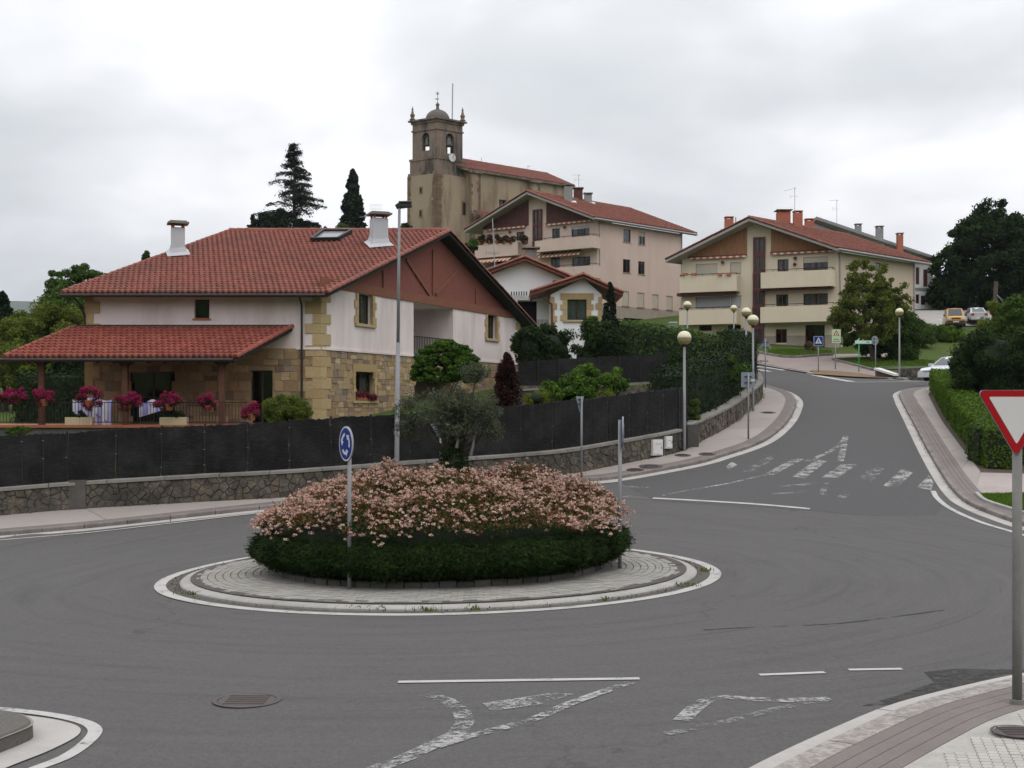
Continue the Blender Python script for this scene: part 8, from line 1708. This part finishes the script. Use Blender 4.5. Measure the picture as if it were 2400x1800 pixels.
rb = at(1732, 812, 78); t = thing("litter_bin", "small red litter bin above the hedge at the bend", "bin", (rb.x, rb.y, g(rb.x, rb.y))); mb = MB(); mb.lathe((rb.x, rb.y, rb.z), [(.15, 0), (.19, .28), (.20, .33), (.16, .33)], 12); mb.build("bucket", "red_plastic", t); mb = MB(); mb.tube([(rb.x, rb.y + .2, g(rb.x, rb.y) - .1), (rb.x, rb.y + .2, rb.z + .3)], .03, 6); mb.build("post", "pole_grey", t)
cb = at(1577, 768, 98); t = thing("waste_container", "grey-green container at the foot of the pink block", "container", (cb.x, cb.y, g(cb.x, cb.y))); mb = MB(); mb.box((cb.x - .32, cb.x + .32), (cb.y - .4, cb.y + .4), (g(cb.x, cb.y), cb.z + .32)); mb.build("bin", "box_olive", t); mb = MB(); mb.prism([(cb.x - .35, cb.y - .44, cb.z + .32), (cb.x + .35, cb.y - .44, cb.z + .32), (cb.x + .28, cb.y - .3, cb.z + .44), (cb.x - .28, cb.y - .3, cb.z + .44)], (0, .8, 0)); mb.build("lid", "box_olive", t)

# ================================================================== CARS
def paintmat(name, col): t = NT(name); t.base(col); t.rough(.3); t.spec(.5); t.b.inputs["Coat Weight"].default_value = .5
paintmat("paint_yellow", (.55, .27, .03)); paintmat("paint_silver", (.42, .43, .45)); paintmat("paint_white", (.60, .62, .66)); simple("car_glass", (.03, .035, .04), .08, .1, spec=.7); simple("tyre", (.015, .015, .015), .85); simple("rim", (.3, .3, .31), .4, .1, metal=.5); simple("bumper_black", (.03, .03, .032), .6); simple("lens_clear", (.6, .6, .6), .2, spec=.6); simple("lens_red", (.35, .02, .02), .25, spec=.6); simple("plate_white", (.6, .6, .58), .5)
def loft(mb, rings, m=0):
    n = len(rings[0]); o = len(mb.v); vs = [p for r in rings for p in r]; fs = []
    for i in range(len(rings) - 1):
        for k in range(n): fs.append((i * n + k, i * n + (k + 1) % n, (i + 1) * n + (k + 1) % n, (i + 1) * n + k))
    fs += [tuple(range(n))[::-1], tuple(range((len(rings) - 1) * n, len(rings) * n))]; mb.add(vs, fs, m)
def car(name, label, loc, yaw, body, cabin, W, wheels, paint, van=False, wr=.31):
    """body: (x, bottom, top, width factor) stations nose to tail; cabin: (x, z, half-width factor) of screen base, roof front, roof rear, rear base"""
    t = thing(name, label, "van" if van else "car"); hw = W / 2; mb = MB(); rings = []
    for x, zb, zt, f in body: w = hw * f; rings.append([(x, -w * .9, zb), (x, -w, zb + .14), (x, -w, (zb + zt) / 2), (x, -w * .97, zt - .10), (x, -w * .84, zt), (x, 0, zt + .02), (x, w * .84, zt), (x, w * .97, zt - .10), (x, w, (zb + zt) / 2), (x, w, zb + .14), (x, w * .9, zb)])
    loft(mb, rings); bd = mb.build("body", paint, t, smooth=False)
    (x0, z0_, f0), (x1, z1_, f1), (x2, z2_, f2), (x3, z3_, f3) = cabin; mb = MB(); cr = []
    for x, z, f, top in ((x0, z0_, f0, 0), (x1, z1_, f1, 1), (x2, z2_, f2, 1), (x3, z3_, f3, 0)):
        zl = min(z0_, z3_) - .05; wl = hw * .90; wt = hw * f; cr.append([(x, -wl if not top else -hw * .90, zl), (x, -wt, z), (x, 0, z + (.04 if top else .0)), (x, wt, z), (x, wl if not top else hw * .90, zl)])
    loft(mb, cr); mb.build("cabin", paint, t)
    def quadw(p, nm, out): mb = MB(); c = sum((Vector(q) for q in p), Vector()) / len(p); pts = [c + (Vector(q) - c) * .88 + Vector(out) * .02 for q in p]; mb.prism(pts, Vector(out) * .006); mb.build(nm, "car_glass", t)
    quadw([(x0, -hw * f0 * .98, z0_), (x0, hw * f0 * .98, z0_), (x1, hw * f1 * .96, z1_), (x1, -hw * f1 * .96, z1_)], "windscreen", ((z1_ - z0_), 0, (x0 - x1)) if True else 0)
    quadw([(x3, -hw * f3 * .98, z3_), (x3, hw * f3 * .98, z3_), (x2, hw * f2 * .96, z2_), (x2, -hw * f2 * .96, z2_)], "rear_window", (-(z2_ - z3_), 0, (x2 - x3)))
    for s in (-1, 1):
        zl = min(z0_, z3_) + .02; xm = (x1 + x2) / 2; yl, yt = s * hw * .895, s * hw * (f1 + f2) / 2
        def ln(x): return max(min((z1_ - .06), z0_ + (x0 - x) / max(.01, x0 - x1) * (z1_ - z0_) - .04), zl)
        for xa, xb in ((x0 - .18, xm + .04), (xm - .04, (x2 + x3) / 2 if not van else xm - .9)):
            za, zb = min(ln(xa), z1_ - .07), min(z1_ - .07, z2_ - .07) if xb > x2 else min(z2_ - .07, z3_ + (xb - x3) / max(.01, x2 - x3) * (z2_ - z3_)); yz = lambda z: yl + (yt - yl) * (z - zl) / max(.01, z1_ - zl); pts = [(xa, yl, zl), (xb, yl, zl), (xb, yz(zb), zb), (xa - .12 if za > zl + .1 else xa, yz(za), za)]
            mb = MB(); mb.prism([Vector(p) + Vector((0, s * .008, 0)) for p in pts], (0, s * .008, 0)); mb.build("side_window", "car_glass", t)
        for wx in wheels:
            mb = MB(); ring_ = lambda r, y: [(wx + r * math.cos(2 * math.pi * k / 18), y, wr + r * math.sin(2 * math.pi * k / 18)) for k in range(18)]; ya, yb = s * hw * .80, s * (hw + .012); loft(mb, [ring_(wr * .94, ya), ring_(wr, ya + s * .03), ring_(wr, yb - s * .03), ring_(wr * .9, yb)]); wh = mb.build("wheel", "tyre", t); mb = MB(); loft(mb, [ring_(wr * .62, yb - s * .02), ring_(wr * .6, yb + s * .006), ring_(wr * .2, yb - s * .012)]); mb.build("rim", "rim", wh)
        mb = MB(); mb.box((x0 - .32, x0 - .12), tuple(sorted((s * hw * 1.0, s * (hw + .16)))), (z0_ + .02, z0_ + .16)); mb.build("mirror", "bumper_black" if van else paint, t)
        xn, zbn, ztn, fn = body[0]; xn2, _, ztn2, fn2 = body[1]; mb = MB(); mb.frame((xn, 0, 0), (1, 0, -.2), (0, 1, 0), (0, 0, 1), (-.16, .025), tuple(sorted((s * hw * fn * .55, s * hw * fn * .96))), (ztn - .20, ztn - .03)); mb.build("headlight", "lens_clear", t)
        xt_, zbt, ztt, ft = body[-1]; mb = MB(); mb.box((xt_ - .02, xt_ + .16), tuple(sorted((s * hw * ft * .62, s * hw * ft * 1.0))), (ztt - (.75 if van else .28), ztt - .06)); mb.build("tail_light", "lens_red", t)
    xn, zbn, ztn, fn = body[0]; xt_, zbt, ztt, ft = body[-1]
    for x, d, f, nm in ((xn, 1, fn, "front_bumper"), (xt_, -1, ft, "rear_bumper")): mb = MB(); mb.frame((x, 0, 0), (d, 0, 0), (0, 1, 0), (0, 0, 1), (-.15, .05), (-hw * f, hw * f), (zbn - .02, zbn + .26)); bm_ = mb.build(nm, "bumper_black" if van else paint, t); mb = MB(); mb.frame((x, 0, 0), (d, 0, 0), (0, 1, 0), (0, 0, 1), (.051, .06), (-.26, .26), (zbn + .10, zbn + .21)); mb.build("number_plate", "plate_white", bm_)
    mb = MB(); mb.frame((xn, 0, 0), (1, 0, 0), (0, 1, 0), (0, 0, 1), (-.05, .02), (-hw * fn * .5, hw * fn * .5), (ztn - .17, ztn - .07)); mb.build("grille", "bumper_black", t)
    t.location = loc; t.rotation_euler = (0, 0, R(yaw)); return t
sedan = [(2.1, .24, .62, .86), (1.9, .2, .74, .95), (1.2, .2, .86, 1), (.2, .2, .92, 1), (-1.3, .2, .93, 1), (-1.9, .22, .92, .95), (-2.12, .3, .86, .86)]
sed_cab = [(1.05, .90, .80), (.25, 1.40, .66), (-1.05, 1.40, .66), (-1.80, .95, .78)]; hatch_cab = [(1.05, .90, .80), (.30, 1.42, .68), (-1.35, 1.44, .68), (-1.95, .98, .76)]
vanb = [(2.0, .26, .82, .88), (1.85, .22, .92, .96), (1.3, .22, 1.0, 1), (.3, .22, 1.05, 1), (-1.7, .22, 1.05, 1), (-2.05, .26, 1.05, .97)]; van_cab = [(1.30, .98, .86), (.62, 1.72, .74), (-1.95, 1.80, .76), (-2.05, 1.02, .90)]
vp = at(2236, 768, 124); vp.z = g(vp.x, 124) + .06; c = gp(2236, 767.5, .06); car("parked_van", "yellow van parked facing the road above the grass bank", (c.x, c.y, g(c.x, c.y) + .06), -104, vanb, van_cab, 1.75, (1.25, -1.35), "paint_yellow", True)
c = gp(2284, 757.5, .06); car("parked_car", "silver car parked tail-on beside the yellow van", (c.x, c.y, g(c.x, c.y) + .06), 82, sedan, sed_cab, 1.75, (1.3, -1.3), "paint_silver")
c = Vector((at(2234, 0, 76).x, 76, 0)); car("parked_car", "white car half hidden behind the bright clipped hedge", (c.x, c.y, at(0, 836, 76).z - 1.45), -150, sedan, hatch_cab, 1.78, (1.3, -1.3), "paint_white")
# ================================================================== HAZE
hm_ = bpy.data.materials.new("haze_air"); hm_.use_nodes = True; nt = hm_.node_tree; nt.nodes.remove(nt.nodes["Principled BSDF"])
pvn = nt.nodes.new("ShaderNodeVolumePrincipled"); pvn.inputs["Color"].default_value = (0.80, 0.88, 1.0, 1); pvn.inputs["Density"].default_value = 0.00008; pvn.inputs["Anisotropy"].default_value = 0.0
nt.links.new(pvn.outputs[0], nt.nodes["Material Output"].inputs["Volume"]); MATS["haze_air"] = hm_
mb = MB(); mb.box((-4700, 4700), (-4700, 4700), (-60, 362)); hz_ = mb.build("haze", "haze_air", kind="stuff", label="thin bluish haze in the valley air")
